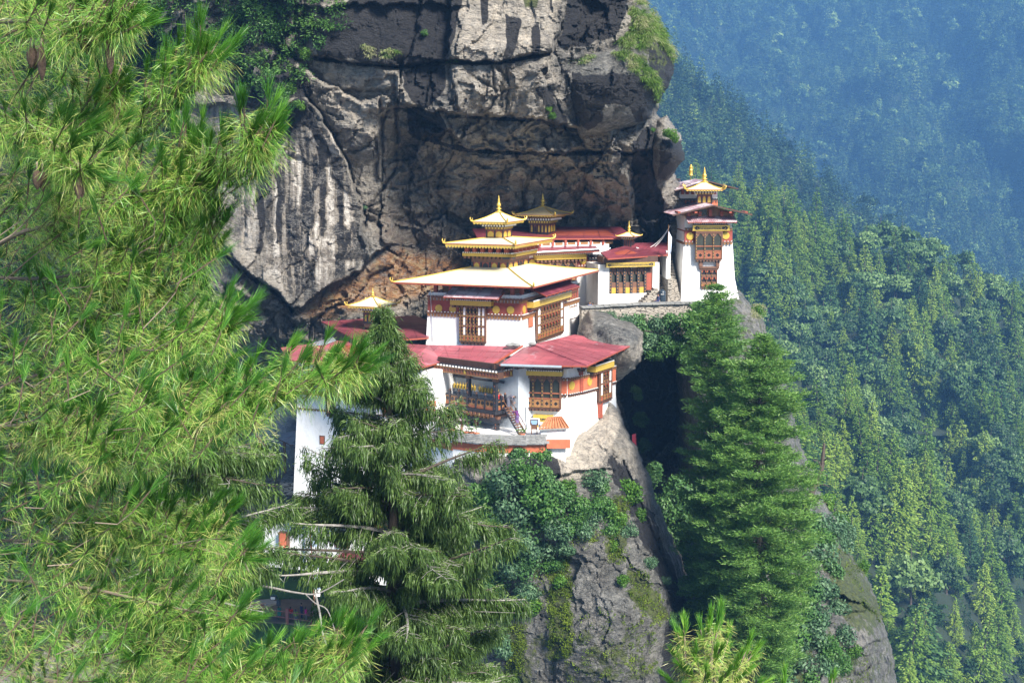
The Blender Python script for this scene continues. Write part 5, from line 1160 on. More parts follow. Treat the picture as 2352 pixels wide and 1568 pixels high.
m = MB(); m.tube([P(1207,935,123.2), P(1207,962,123.2), P(1210,985,123)], .035, M_BLACKW, 5); m.obj('drain_pipe', EB)
# stones lying on the roof
for i, (u, v, d) in enumerate(((1170,793,128.4),(1178,791,128.6),(1186,793,128.3),(1222,790,128.6))):
    k = MB(); p = P(u, v, d); rr = random.Random(i); k.lathe((p.x, p.y, p.z-.12), [(.05,0),(.35,.05),(.42,.14),(.25,.26),(.05,.3)], M_SLATE, 7)
    tag(k.obj('roof_stone'), 'grey stone weighing down the faded red roof below the temple wall', 'stone', 'stones on the red roof')
# ------------------------------------------------------------------ F: timber balcony with the prayer wheels
BL = thing('balcony', 'dark painted timber balcony on posts with carved railing, below the faded red roof', 'balcony', P(1137, 996, 122.5))
FBa = Fr(P(1137.5, 930, 122.6), (math.cos(R(40)), -math.sin(R(40)))); bx = lambda u, v=920: fx(FBa, u, v)[0]
b0_, b1_ = bx(1013, 915), 0.0; bz = lambda v: P(1137, v, 122.6).z
FBb = Fr(P(1137.5, 930, 122.6), (math.cos(R(50)), math.sin(R(50)))); Lb = 2.6
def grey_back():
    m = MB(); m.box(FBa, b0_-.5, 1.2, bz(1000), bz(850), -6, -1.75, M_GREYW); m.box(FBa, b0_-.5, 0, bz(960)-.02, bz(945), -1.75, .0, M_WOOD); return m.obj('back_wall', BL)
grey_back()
m = MB(); m.box(FBb, .02, Lb, bz(958), bz(948), -3.3, 0, M_WOOD)
m.box(FBa, b0_-.2, .15, bz(952), bz(944), -.3, .18, M_BLACKW); m.box(FBb, .16, Lb, bz(952), bz(944), -.3, .18, M_BLACKW); m.obj('floor', BL)
m = MB(); n_ = 13
for i in range(n_):
    c = b0_+(b1_-b0_)*(i+.5)/n_; m.box(FBa, c-.14, c+.14, bz(958), bz(952)-.002, -.3, .30, M_WOODM); m.box(FBa, c-.10, c+.10, bz(963), bz(958)-.002, -.3, .12, M_OCHRE)
m.box(FBa, b0_, .3, bz(972), bz(964), -.5, -.1, M_BLACKW); m.box(FBb, -.3, Lb, bz(966), bz(958), -.4, -.05, M_BLACKW); m.obj('bracket_course', BL)
# carved cornice beam, both faces
m = MB()
for f_, s0, s1 in ((FBa, b0_-.4, .75), (FBb, -.1, Lb+.2)):
    zA, zB = bz(867.5), bz(853); m.box(f_, s0, s1, zA, zB, -.3, .55, M_WOOD); m.box(f_, s0, s1, zB-.10, zB, .55, .60, M_OCHRE); m.box(f_, s0, s1, zA, zA+.10, .55, .60, M_OCHRE)
    nn = max(4, int((s1-s0)/.36)); p = (s1-s0)/nn
    for i in range(nn):
        c = s0+(i+.5)*p; zc = (zA+zB)/2; w_ = p*.40
        m.add([f_.pt(c-w_, zA+.12, .56), f_.pt(c+w_, zA+.12, .56), f_.pt(c+w_*.2, zB-.12, .56), f_.pt(c-w_, zB-.12, .56)], [(0,1,2,3)], M_ORNG if i % nn != nn//2 else M_GOLD)
        m.box(f_, c-p*.2, c+p*.2, zB+.02, zB+.14, .3, .62, M_PANEL)
    m.box(f_, s0, s1, zB+.003, zB+.18, -.3, .5, M_BLACKW); m.box(f_, s0, s1, zB+.181, bz(836), -.3, .0, M_WOOD)
m.obj('carved_beam', BL)
def bpost(f_, s, z0, z1, w_=.32, o=-.02):
    k = MB(); k.box(f_, s-w_/2, s+w_/2, z0, z1, o-w_, o, M_BLACKW)
    for i in range(6): z_ = z0+(z1-z0)*(i+.5)/6; k.box(f_, s-.06, s+.06, z_-.06, z_+.06, o, o+.015, M_ORNG)
    k.box(f_, s-w_*.75, s+w_*.75, z1-.35, z1, o-w_*1.1, o+.02, M_WOODM); k.obj('post', BL)
for s in (bx(1075, 925), -.05, b0_+.1): bpost(FBa, s, bz(944), bz(868), .34, .05)
for s in (bx(1074, 1000), -.1): bpost(FBa, s, bz(1001), bz(958), .36, -.15)
for s in (bx(1081, 1000),):
    k = MB(); k.box(FBa, s-.10, s+.14, bz(1001), bz(958), -.9, -.6, M_REDW); k.obj('post', BL)
m = MB(); zr_, zt_ = bz(943), bz(921)
for f_, s0, s1, nn in ((FBa, b0_+.1, -.1, 6), (FBb, .12, 1.35, 2)):
    p = (s1-s0)/nn
    m.box(f_, s0, s1, zt_-.02, zt_+.10, -.10, .10, M_BLACKW); m.box(f_, s0, s1, zr_, zr_+.22, -.06, .08, M_ORNG); m.box(f_, s0, s1, zr_+.221, zt_-.021, -.04, .04, M_OCHRE)
    for i in range(nn+1): 
        c = s0+i*p; m.box(f_, c-.08, c+.08, zr_, zt_+.38, -.09, .11, M_BLACKW); m.lathe(f_.pt(c, zt_+.38, 0), [(.05,0),(.11,.06),(.10,.14),(.02,.22)], M_WOODM, 8)
    for i in range(nn):
        for q in (.30, .70):
            c = s0+(i+q)*p; m.disc(f_, c, (zr_+.22+zt_)/2, .17, .045, .05, M_DARK, 14)
m.obj('railing', BL)
# prayer wheels hang in a frame along the back wall
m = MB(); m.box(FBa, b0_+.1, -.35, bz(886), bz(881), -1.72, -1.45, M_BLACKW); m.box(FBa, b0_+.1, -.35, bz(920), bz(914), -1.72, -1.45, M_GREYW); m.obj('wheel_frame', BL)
NW = 15
for i in range(NW):
    s = b0_+.45+(i+(.8 if i > 7 else 0))*(-.75-b0_-.45+.0)/(NW+.2); k = MB(); c = FBa.pt(s, bz(912), -1.35)
    k.lathe(c, [(.02,-.18),(.02,0),(.11,.005),(.125,.04),(.12,.10),(.13,.22),(.12,.34),(.125,.40),(.11,.44),(.02,.45),(.02,.62)], M_GOLD, 12)
    k.obj('prayer_wheel', BL, True)
# ladder stair down to the terrace
SL = thing('ladder_stair', 'steep brown wooden ladder stair with handrails down from the balcony', 'stair', P(1190, 995, 121))
ta, tb = P(1164, 934, 123.4), P(1199, 995, 120.4); ax = (tb-ta); LAD = (ta.copy(), ax.copy()); sd_ = Vector((.62,.55,0)).normalized()*.40
m = MB()
for sg in (-1, 1): m.tube([ta+sd_*sg, tb+sd_*sg], .085, M_BLACKW if sg < 0 else M_WOODM, 4)
m.obj('stringer', SL); m = MB()
for i in range(11):
    p = ta+ax*((i+.5)/11); m.tube([p-sd_, p+sd_], .075, M_WOODM, 4)
m.obj('tread', SL)
for sg in (-1, 1):
    k = MB(); up = Vector((0,-.25,.72)); k.tube([ta+sd_*sg+up+Vector((0,0,.25)), ta+sd_*sg+up*.95, tb+sd_*sg+up*.9, tb+sd_*sg], .035, M_WOODM, 5); k.tube([ta+ax*.55+sd_*sg, ta+ax*.55+sd_*sg+up], .03, M_WOODM, 5); k.obj('handrail', SL)
# ------------------------------------------------------------------ G: terrace in front, slate-capped curved wall
fpts = [P(990,992,123), P(1100,1000,119.6), P(1180,1004,118.6), P(1255,1000,118.6), P(1310,994,119.5), P(1330,985,125), P(1180,985,127), P(1000,985,130)]
zf = P(1150,999.5,120.5).z; m = MB(); m.prism([(p.x, p.y) for p in fpts], zf-3, zf-.02, M_WHITE); tag(m.obj('terrace_floor'), kind='structure')
CW = thing('parapet_wall', 'curved parapet wall with slate coping, white above an orange-red painted band', 'wall', P(1150, 1060, 117.8))
gl = [(985,992,122.5),(1040,998,120.2),(1100,1003,118.8),(1160,1006,118.1),(1210,1006,117.8),(1252,1004,117.8)]
gp = [P(u, v, d) for u, v, d in gl]; m = MB(); cp = MB(); br = MB(); rng = random.Random(5)
for (a, b), (ga, gb) in zip(zip(gp[:-1], gp[1:]), zip(gl[:-1], gl[1:])):
    d = b-a; L = d.length; f_ = Fr(a, (d.x, d.y)); zk = (a.z+b.z)/2; mpp = 118.5/F_PX
    m.box(f_, 0, L, zk-85*mpp, zk-4*mpp, -.55, 0, M_WHITE); br.box(f_, -.01, L+.01, zk-35*mpp, zk-17*mpp, 0, .06, M_BRICK)
    for rrow in range(5):
        x = -.1
        while x < L:
            w_ = rng.uniform(.28, .60); zc = a.z+(b.z-a.z)*max(0,min(1,x/L))+(1.0-rrow)*3.2*mpp; o_ = -.62+rrow*.17
            cp.hexa([f_.pt(x, zc-.10, o_+.42), f_.pt(x+w_*.95, zc-.10, o_+.42+rng.uniform(-.05,.08)), f_.pt(x+w_*.95, zc-.02, o_), f_.pt(x, zc-.02, o_), f_.pt(x, zc-.03, o_+.42), f_.pt(x+w_*.95, zc-.03+rng.uniform(-.01,.03), o_+.42), f_.pt(x+w_*.95, zc+.05, o_), f_.pt(x, zc+.05, o_)], M_SLATE); x += w_
m.obj('wall', CW); cp.obj('slate_coping', CW); br.obj('red_band', CW)
KH = thing('gate_hut', 'small white hut with a mossy orange tiled roof at the end of the parapet', 'hut', P(1275, 1000, 119))
FK_ = Fr(P(1240, 985, 118.4), (math.cos(R(2)), math.sin(R(2)))); kx = lambda u: fx(FK_, u, 985)[0]; kz = lambda v: P(1270, v, 118.4).z
m = MB(); m.box(FK_, kx(1243), kx(1300), kz(1062), kz(981), -2.4, 0, M_WHITE); m.obj('wall', KH)
m = MB(); m.box(FK_, kx(1255), kx(1309), kz(1027), kz(1008.5), .002, .5, M_BRICK); m.obj('red_band', KH)
m = MB(); m.slab([FK_.pt(kx(1238), kz(984), .3), FK_.pt(kx(1306), kz(981), .3), FK_.pt(kx(1292), kz(967), -2.0), FK_.pt(kx(1262), kz(969), -2.0)], .12, M_TILEO, M_SLATE); 
a_, b_, c_2, d_2 = FK_.pt(kx(1238), kz(984), .3), FK_.pt(kx(1306), kz(981), .3), FK_.pt(kx(1292), kz(967), -2.0), FK_.pt(kx(1262), kz(969), -2.0)
for i in range(10): t = i/9; m.tube([a_+(b_-a_)*t+Vector((0,0,.03)), d_2+(c_2-d_2)*t+Vector((0,0,.03))], .07, M_TILEO, 5)
m.obj('roof', KH)
SG = thing('notice_stand', 'wooden stand with a framed blue picture and white cloth by the yellow door', 'stand', P(1227, 997, 120.5))
FSg = Fr(P(1227, 985, 120.4), (1, -.1)); m = MB(); z_ = P(1227, 997, 120.4).z
m.box(FSg, -.28, -.2, z_, z_+1.0, -.05, .05, M_WOODM); m.box(FSg, .2, .28, z_, z_+1.0, -.05, .05, M_WOODM); m.box(FSg, -.28, .28, z_+.45, z_+.75, -.04, .06, M_WOODM); m.obj('frame', SG)
m = MB(); m.box(FSg, -.36, .36, z_+.80, z_+1.32, -.03, .04, M_WOOD); m.box(FSg, -.28, .28, z_+.88, z_+1.24, .041, .05, cloth('blue_picture', (.22,.35,.55))); m.obj('picture', SG)
m = MB(); m.box(FSg, -.50, -.37, z_+.55, z_+1.38, -.06, .08, M_PANEL); m.box(FSg, .37, .48, z_+.6, z_+1.38, -.06, .08, M_PANEL); m.box(FSg, -.45, .45, z_+1.33, z_+1.42, -.06, .08, M_PANEL); m.obj('white_cloth', SG)
# flower pots
def pot(c, s, plant, label, seed):
    t = thing('flower_pot', label, 'flower pot', c); k = MB()
    k.lathe(c, [(.14*s,0),(.16*s,.03*s),(.21*s,.28*s),(.24*s,.28*s),(.24*s,.36*s),(.20*s,.36*s),(.18*s,.30*s),(.02,.30*s)], M_TERRA, 14); k.obj('pot', t, True)
    rr = np.random.default_rng(seed); lv = Leaves(); n = 90; h = {'tall': 1.5, 'bush': .45}[plant]
    cc = np.array(c)+np.array([0, 0, .36*s+h*.55]); B = cc+rr.normal(size=(n, 3))*np.array([.22, .22, h*.24]); lv.add(B, unit(n, rr)+np.array([0, 0, .3]), .16, .07, rr.uniform(.2, 1, n), rr); lv.obj('foliage', F_BUSH, t)
    k = MB()
    for q in range(3): k.tube([Vector(c)+Vector((0,0,.3*s)), Vector(c)+Vector((rr.uniform(-.12,.12), rr.uniform(-.1,.1), .3*s+h*.9))], .02, M_BARK, 4)
    k.obj('stem', t)
zp = zf-.0
for i, (u, v, d, pl_, lb) in enumerate(((1037.7,1000,121.3,'tall','terracotta pot with a thin tall plant beside the shrine table'),(1071,1003,120.2,'tall','terracotta pot with a slender plant in front of the balcony post'),(1083,1004,120.0,'bush','wide terracotta pot with a low plant next to the red post'),(1095,1004,119.7,'tall','terracotta pot with a sparse leggy shrub against the pale wall'),(1199,1004,119.2,'bush','terracotta pot with a leafy green plant at the foot of the ladder'))):
    p = P(u, v, d); pot((p.x, p.y, zf), 1.15, pl_, lb, 40+i)
SH = thing('shrine_table', 'low reddish-brown shelter roof on posts below the balcony with a gilt bell on it', 'shelter', P(1045, 995, 122))
rp = [P(1010, 972, 121.6), P(1070, 964, 121.8), P(1046, 949, 125), P(1008, 952, 126)]
m = MB(); m.slab(rp, .09, M_SHEEN, M_WOOD); m.obj('roof', SH)
for c in (rp[0]+(rp[2]-rp[0])*.15, rp[1]+(rp[3]-rp[1])*.15):
    k = MB(); k.wbox((c.x, c.y, zf), .2, .2, c.z-zf-.05, M_WOODM); k.obj('post', SH)
m = MB(); m.wbox((rp[2].x-1.2, rp[2].y-.2, zf), 2.6, .3, rp[2].z-zf-.3, M_BLACKW); m.obj('back_board', SH)
bc = P(1027.5, 963, 122.8); bh = (P(1027,934,122.8)-P(1027,963,122.8)).z; m = MB()
m.lathe(bc, [(.30,0),(.30,bh*.05),(.18,bh*.12),(.08,bh*.18),(.06,bh*.30),(.30,bh*.33),(.26,bh*.38),(.19,bh*.50),(.17,bh*.72),(.20,bh*.75),(.12,bh*.82),(.07,bh*.90),(.02,bh)], M_GOLDT, 14)
tag(m.obj('bell_ornament', None, True), 'gilt bell-shaped ornament on the shelter roof below the balcony', 'ornament')
bell_banner(P(726, 984, 138.6), 1.9, 'slim gilt banner ornament on the rusty pavilion roof behind the cypress')
# red cloth in the gully
m = MB(); p = P(1457, 1025, 147); m.slab([p+Vector((-.25,0,1.3)), p+Vector((.15,.05,1.4)), p+Vector((.3,.1,-1.3)), p+Vector((.05,0,-1.6)), p+Vector((-.2,.05,-1.1))], .05, cloth('dark_red_cloth', (.30,.03,.06)))
tag(m.obj('red_cloth'), 'dark red cloth hanging in the shadowed gully right of the white building', 'cloth')
# ------------------------------------------------------------------ path, bank and fence at lower left
zpth = P(640, 1400, 160).z
def onz(u, v, z=None): p = hitz(u, v, zpth if z is None else z); return p
m = MB(); m.prism([(q.x, q.y) for q in (onz(480,1432), onz(640,1428), onz(790,1440), onz(860,1420), onz(830,1378), onz(480,1372))], zpth-1.5, zpth, M_EARTH); tag(m.obj('path'), kind='structure')
m = MB(); m.prism([(q.x, q.y) for q in (onz(580,1404), onz(622,1392), onz(640,1386), onz(618,1379), onz(575,1384))], zpth+.02, zpth+.25, M_CONC); tag(m.obj('pavement'), kind='structure')
us = np.linspace(380, 900, 40); vs_ = np.linspace(0, 1, 24); U, T = np.meshgrid(us, vs_)
def bank(nm, za, zb_, ya, yb, mat, sd_):
    base = np.array([onz(u, za) for u in us]); W = np.zeros((24, 40, 3))
    for i, t in enumerate(vs_): W[i] = base + np.array([0, ya+(yb-ya)*t, 0]); W[i, :, 2] += zb_*t**1.2
    W[..., 2] += .5*fbm(W[..., 0]/3, W[..., 1]/3+W[..., 2], sd_, 4)
    idx = np.arange(24*40).reshape(24, 40); q = np.stack([idx[:-1, :-1], idx[:-1, 1:], idx[1:, 1:], idx[1:, :-1]], -1).reshape(-1, 4)
    tag(np_mesh(nm, W.reshape(-1, 3), q, mat), kind='structure'); return W
BK1 = bank('grass_slope', 1376, 9, 0, 13, M_GRASSG, 5)
BK2 = bank('grass_bank', 1430, -12, 0, -9, M_GRASSG, 6)
FN = thing('path_fence', 'reddish concrete post and rail fence along the edge of the earth path', 'fence', onz(640, 1428)); pos = [(568,1404),(601,1412),(605,1424),(656,1437),(716,1446),(770,1452)]
pos = [(560,1412),(604,1421),(660,1429),(718,1437),(775,1443)]
pts = []
for u, v in pos:
    q = onz(u, v); k = MB(); k.wbox((q.x, q.y, zpth-.3), .34, .34, 2.0, M_POST); k.obj('post', FN); pts.append(q)
for hh_ in (.55, 1.25):
    k = MB(); k.tube([q+Vector((0,0,hh_)) for q in pts], .055, M_POST, 5); k.obj('rail', FN)
LM = thing('lamp_bin_post', 'dark green post with a hooded lamp and bins beside the fenced path', 'lamp post', onz(640, 1424))
q = onz(640, 1422); m = MB(); m.tube([q, q+Vector((0,0,2.5)), q+Vector((-.15,-.1,2.9)), q+Vector((-.6,-.2,2.95))], [.09,.08,.1,.1], cloth('dark_green_paint', (.03,.09,.07)), 7); m.obj('post', LM)
m = MB(); m.wbox((q.x-.55, q.y-.2, q.z+2.45), .7, .3, .45, M_TANK); m.wbox((q.x-.55, q.y-.37, q.z+2.52), .5, .03, .3, M_PANEL); m.obj('lamp_head', LM)
m = MB(); m.wbox((q.x+.1, q.y, q.z+.5), .4, .36, .9, cloth('teal_bin', (.02,.16,.13))); m.wbox((q.x+.05, q.y, q.z+1.7), .45, .4, .6, M_TANK); m.obj('bin', LM)

PF = thing('prayer_banner', 'tall narrow white and pale blue prayer banner on a pole at the lower white building', 'prayer flag', P(722, 1388, 125))
a, b = P(722, 1388, 125), P(709, 1150, 125); m = MB(); m.tube([a, b], [.06, .04], M_WOODM, 6); m.obj('pole', PF)
m = MB(); pa = [a+(b-a)*t for t in np.linspace(.08, .97, 14)]
for i in range(13):
    p, q = pa[i], pa[i+1]; w0, w1 = .55+.10*math.sin(i*1.7), .55+.10*math.sin((i+1)*1.7); o0, o1 = .12*math.sin(i*.9), .12*math.sin((i+1)*.9)
    m.add([p, p+Vector((w0, o0, 0)), q+Vector((w1, o1, 0)), q], [(0,1,2,3)], M_BANNER if i % 3 else M_PANEL)
m.obj('cloth', PF)
m = MB(); s_, z_ = FB.hit(1360, 677, .5); c = FB.pt(s_, z_, .22); m.lathe(c, [(.02,0),(.17,0),(.22,.36),(.20,.36),(.02,.33)], cloth('red_plastic', (.55,.03,.05)), 12)
tag(m.obj('bucket'), 'small red bucket on the sill of the hall window strip', 'bucket')
m = MB(); s_, z_ = FB.hit(1371, 677, .5); m.box(FB, s_-.17, s_+.17, z_, z_+.52, .14, .4, M_PANEL); m.box(FB, s_-.19, s_+.19, z_+.521, z_+.56, .12, .42, M_PANEL)
tag(m.obj('white_box'), 'white box standing next to the red bucket on the hall window sill', 'box')
# thin smoke drifting by the pavilion
bm = bmesh.new(); bmesh.ops.create_icosphere(bm, subdivisions=4, radius=1.0); me = bpy.data.meshes.new('smoke'); bm.to_mesh(me); bm.free()
so = bpy.data.objects.new('smoke', me); COL.objects.link(so); so.location = P(645, 985, 147); so.scale = (3.4, 3.0, 5.2); so.rotation_euler = (0, R(12), 0)
sm_ = bpy.data.materials.new("thin_blue_smoke"); sm_.use_nodes = True; t_ = sm_.node_tree; t_.nodes.clear()
vo = t_.nodes.new("ShaderNodeVolumePrincipled"); vo.inputs["Color"].default_value = (.45, .62, .90, 1); vo.inputs["Density"].default_value = .055
mo = t_.nodes.new("ShaderNodeOutputMaterial"); t_.links.new(vo.outputs[0], mo.inputs["Volume"]); me.materials.append(sm_); tag(so, kind='stuff')
# ------------------------------------------------------------------ hillside forest
def conifer_arr(rng, h, nq, R_, lev, ls, droop=.35):
    lv = Leaves(); t = rng.random(nq)**.62; t = 1-t*.92
    t = (np.floor(t*lev)+rng.normal(size=nq)*.22+.5)/lev; t = np.clip(t, .05, 1.0)
    r = R_*((1-t)**.8+.03)*(.18+.82*rng.random(nq)**.55)
    nb = 7; k = np.floor(t*lev); az = (rng.integers(0, nb, nq)+.37*k)*2*math.pi/nb + rng.normal(size=nq)*.16
    br = 1+.35*np.sin(az*3+k*2.1+rng.random()*6)
    r = r*br; o = np.stack([np.cos(az), np.sin(az), 0*az], 1)
    B = o*r[:, None]; B[:, 2] = h*t - droop*r + .10*r*r/R_
    D = o + np.array([0, 0, -.30]) + rng.normal(size=(nq, 3))*.22
    lv.add(B, D, ls*(.7+.6*rng.random(nq))*(.55+.6*(1-t)), ls*.42, np.clip(.45+.35*rng.normal(size=nq)*.6, 0, 1), rng, np.array([0, 0, 1.])+rng.normal(size=(nq, 3))*.55)
    return lv.arrays()
def broad_arr(rng, h, nc, nl, R_, ls):
    lv = Leaves(); c = unit(nc, rng); c[:, 2] = np.abs(c[:, 2])*1.1-.25
    C = c*np.array([R_, R_, h*.42])*(.45+.5*rng.random((nc, 1))); C[:, 2] += h*.55
    for i in range(nc):
        n = unit(nl, rng); n[:, 2] = np.abs(n[:, 2])*.9+.0*n[:, 2]-.15; rr = R_*rng.uniform(.30, .48)
        B = C[i]+n*np.array([rr, rr, rr*.8])*(.75+.3*rng.random((nl, 1)))
        D = np.cross(n, rng.normal(size=(nl, 3)))+np.array([0, 0, -.15])+n*.25; L = ls*(.7+.6*rng.random(nl))
        lv.add(B-D*.0, D, L, ls*.75, np.clip(rng.normal(size=nl)*.15+.45+rng.normal()*.14, 0, 1), rng, n+rng.normal(size=(nl, 3))*.35)
    return lv.arrays()
rng = np.random.default_rng(7)
def proto_mesh(arr, nm, mat): 
    o = np_mesh(nm, arr[0], arr[1], mat, {"tone": arr[2]}, None, False); me = o.data; bpy.data.objects.remove(o); return me
def shift(a, s): return (a[0], a[1], np.clip(a[2]+s, 0, 1))
PC = [proto_mesh(shift(conifer_arr(rng, 17, 2200, 3.5+.6*(i % 4), 11+i % 4, .85), (-.3, .0, .28, -.1, .15, .38)[i]), 'crown', F_CONI) for i in range(6)]
PD = [proto_mesh(shift(conifer_arr(rng, 17, 1300, 3.6+.4*(i % 2), 12+i, 1.15, .3), (-.25, .1, .3)[i]), 'crown', F_CONID) for i in range(3)]
PB = [proto_mesh(shift(broad_arr(rng, 15, 20+3*i, 85, 5.6, .95), (-.3, -.05, .2, .35, -.15)[i]), 'crown', F_BROAD) for i in range(5)]
tm = MB(); tm.tube([Vector((0,0,-1.5)), Vector((0,0,6)), Vector((0,0,16))], [.32,.22,.03], M_BARK, 6); _t = tm.obj('trunk'); TRK = _t.data; bpy.data.objects.remove(_t)
def jitter_points(sh, u0, u1, vmin, vmax, spx, rng, row=.62):
    dep, crest = sh; out = []; v = vmax
    while v > vmin:
        dm = float(dep(np.array([(u0+u1)/2]), np.array([v]))[0]); s = spx*PX_REF/dm
        u = u0+rng.random()*s
        while u < u1:
            uu, vv = u+rng.uniform(-.4, .4)*s, v+rng.uniform(-.4, .4)*s*row
            if vv > crest(uu)-2: out.append((uu, vv, float(dep(np.array([uu]), np.array([vv]))[0])))
            u += s
        v -= s*row
    return out
PX_REF = 500.0
LBL = {'c': ('conifer', 'yellow-green conifer in the open stand on the sunlit hillside beyond the rock spur', 'sunlit yellow-green conifers'),
       'd': ('dark_conifer', 'dark blue-green conifer standing among the hillside forest behind the tower', 'dark conifers'),
       'b': ('oak_tree', 'round-crowned grey-green oak on the shaded hillside behind the rock spur', 'grey-green oaks')}
cnt = {'c': 0, 'd': 0, 'b': 0}
def put_tree(kind, u, v, d, hs, rng):
    me = {'c': PC, 'd': PD, 'b': PB}[kind]; me = me[int(rng.integers(len(me)))]
    nm, lb, gp_ = LBL[kind]; p = P(u, v, d)
    t = thing(nm, lb, 'tree', p, gp_, rng.random()*6.28)
    s = hs; t.scale = (s*rng.uniform(.85, 1.2), s*rng.uniform(.85, 1.2), s)
    t.rotation_euler = (rng.normal()*.05, rng.normal()*.05, t.rotation_euler[2])
    for n_, md in (('crown', me), ('trunk', TRK)):
        o = bpy.data.objects.new(n_, md); COL.objects.link(o); o.parent = t
    cnt[kind] += 1
rg2 = np.random.default_rng(31)
for u, v, d in jitter_points(SPURS, 1700, 2480, 860, 1800, 56, rg2, .62):
    if u < 1820 and v > 1100: continue
    sun_ = fbm(np.array([u/170.]), np.array([v/150.]), 77, 3)[0]
    k = 'c' if (sun_ > -.55 and rg2.random() < .90) else ('b' if rg2.random() < .5 else 'd')
    put_tree(k, u, v+14, d, rg2.uniform(.70, 1.45), rg2)
for u, v, d in jitter_points(NEAR, 1560, 2480, 440, 1330, 54, rg2, .62):
    if v > float(SPURS[1](u))+70 or (u < 1700 and v > 760): continue
    a = fbm(np.array([u/150.]), np.array([v/130.]), 78, 3)[0]
    yel = .80 if (u < 1960 and v < 620+.5*(u-1700)) else .38
    k = 'c' if rg2.random() < yel+a*.5 else ('d' if rg2.random() < .30 else 'b')
    put_tree(k, u, v+10, d, rg2.uniform(.85, 1.35) if k != 'b' else rg2.uniform(.85, 1.3), rg2)
print("trees", cnt)
# the far woods read as one mass
FC = [conifer_arr(np.random.default_rng(100+i), 18, 330, 3.2+.3*i, 8, 1.65, .35) for i in range(4)]
FBd = [broad_arr(np.random.default_rng(120+i), 15, 12, 26, 5.2, 1.7) for i in range(3)]
def forest(nm, pts, pbroad, mat, rng, hs):
    Vs, Cs = [], []
    for u, v, d in pts:
        A = FBd[int(rng.integers(3))] if rng.random() < pbroad else FC[int(rng.integers(4))]
        a = rng.random()*6.28; s = rng.uniform(*hs); c_, s_ = math.cos(a), math.sin(a); V = A[0]
        W = np.stack([(V[:, 0]*c_-V[:, 1]*s_)*s, (V[:, 0]*s_+V[:, 1]*c_)*s, V[:, 2]*s], 1)+np.array(P(u, v, d)); Vs.append(W); Cs.append(np.clip((A[2]-.45)*.8+.36+rng.normal()*.26, 0, 1))
    V = np.concatenate(Vs); C = np.concatenate(Cs)
    tag(np_mesh(nm, V, np.arange(len(V)).reshape(-1, 4), mat, {"tone": C}, None, False), kind='stuff')
F_FARM = foliage("far_mixed_foliage", [(0, (.010, .028, .014)), (.4, (.035, .075, .028)), (.75, (.10, .175, .05)), (1, (.22, .30, .07))], .2, .2, .7)
rg3 = np.random.default_rng(55)
F_UND = foliage('dark_undergrowth', [(0, (.012, .034, .012)), (.5, (.026, .066, .022)), (1, (.06, .12, .035))], .2, .2, .7)
forest('hillside_undergrowth', [p for p in jitter_points(NEAR, 1540, 2500, 440, 1400, 40, rg3, .6) + jitter_points(SPURS, 1690, 2500, 860, 1800, 36, rg3, .6)], .75, F_UND, rg3, (.30, .50))
forest('middle_forest', [p for p in jitter_points(MIDS, 1400, 2500, 20, 760, 52, rg3, .6) if p[1] < float(NEAR[1](p[0]))+60], .18, F_FARM, rg3, (.9, 1.5))
forest('far_forest', [p for p in jitter_points(FARS, 1420, 2560, -150, 760, 64, rg3, .6) if p[1] < float(MIDS[1](p[0]))+30], .22, F_FARM, rg3, (1.2, 2.0))
# ------------------------------------------------------------------ shrubs
def bush_arr(rng, n, ls, lumps=9):
    lv = Leaves(); c = unit(lumps, rng)*np.array([.55, .55, .42])*rng.random((lumps, 1))**.4; c[:, 2] += .35
    k = rng.integers(0, lumps, n); m_ = unit(n, rng); rr = rng.uniform(.28, .48, lumps)[k][:, None]
    B = c[k]+m_*rr*(.55+.5*rng.random((n, 1)))
    lv.add(B, np.cross(m_, rng.normal(size=(n, 3)))+m_*.35+np.array([0, 0, -.1]), ls*(.6+.8*rng.random(n)), ls*.6, np.clip(rng.uniform(.2, .75, lumps)[k]+rng.normal(size=n)*.18, 0, 1), rng, m_+rng.normal(size=(n, 3))*.4)
    return lv.arrays()
rb = np.random.default_rng(3)
BUSH = {k: [proto_mesh(bush_arr(rb, 1500, ls), 'shrub', mt) for _ in range(2)] for k, mt, ls in (('g', F_BUSH, .15), ('d', F_BUSHD, .15), ('b', F_BUSHB, .14), ('f', F_FERN, .17))}
GRP = {'buttress': ('shrub', 'leafy green shrub clinging to the rock buttress below the parapet wall', 'shrubs on the rock buttress'),
 'gully': ('gully_shrub', 'dark green shrub deep in the shaded gully left of the tall pine', 'shrubs in the shaded gully'),
 'terrace': ('terrace_shrub', 'bush growing against the rubble terrace wall under the gallery', 'bushes along the terrace wall'),
 'spur': ('spur_shrub', 'grey-green shrub hanging on the rock spur right of the tall pine', 'shrubs on the rock spur'),
 'cliff': ('cliff_shrub', 'small green shrub rooted in a crack of the cliff face', 'small shrubs on the cliff face'),
 'bank': ('bank_shrub', 'low green bush beside the fenced path at lower left', 'bushes by the fenced path')}
def shrub(grp, kind, u, v, r, d, flat=1.0):
    nm, lb, gp_ = GRP[grp]; me = BUSH[kind][int(rb.integers(2))]
    o = bpy.data.objects.new(nm, me); COL.objects.link(o); s = r/ppm(d)
    o.location = P(u, v+r*.45, d); o.scale = (s, s, s*flat); o.rotation_euler = (rb.uniform(-.2, .2), rb.uniform(-.2, .2), rb.random()*6.28)
    tag(o, lb, 'shrub', gp_)
rd = lambda nm, u, v: rdepth(nm, u, v)
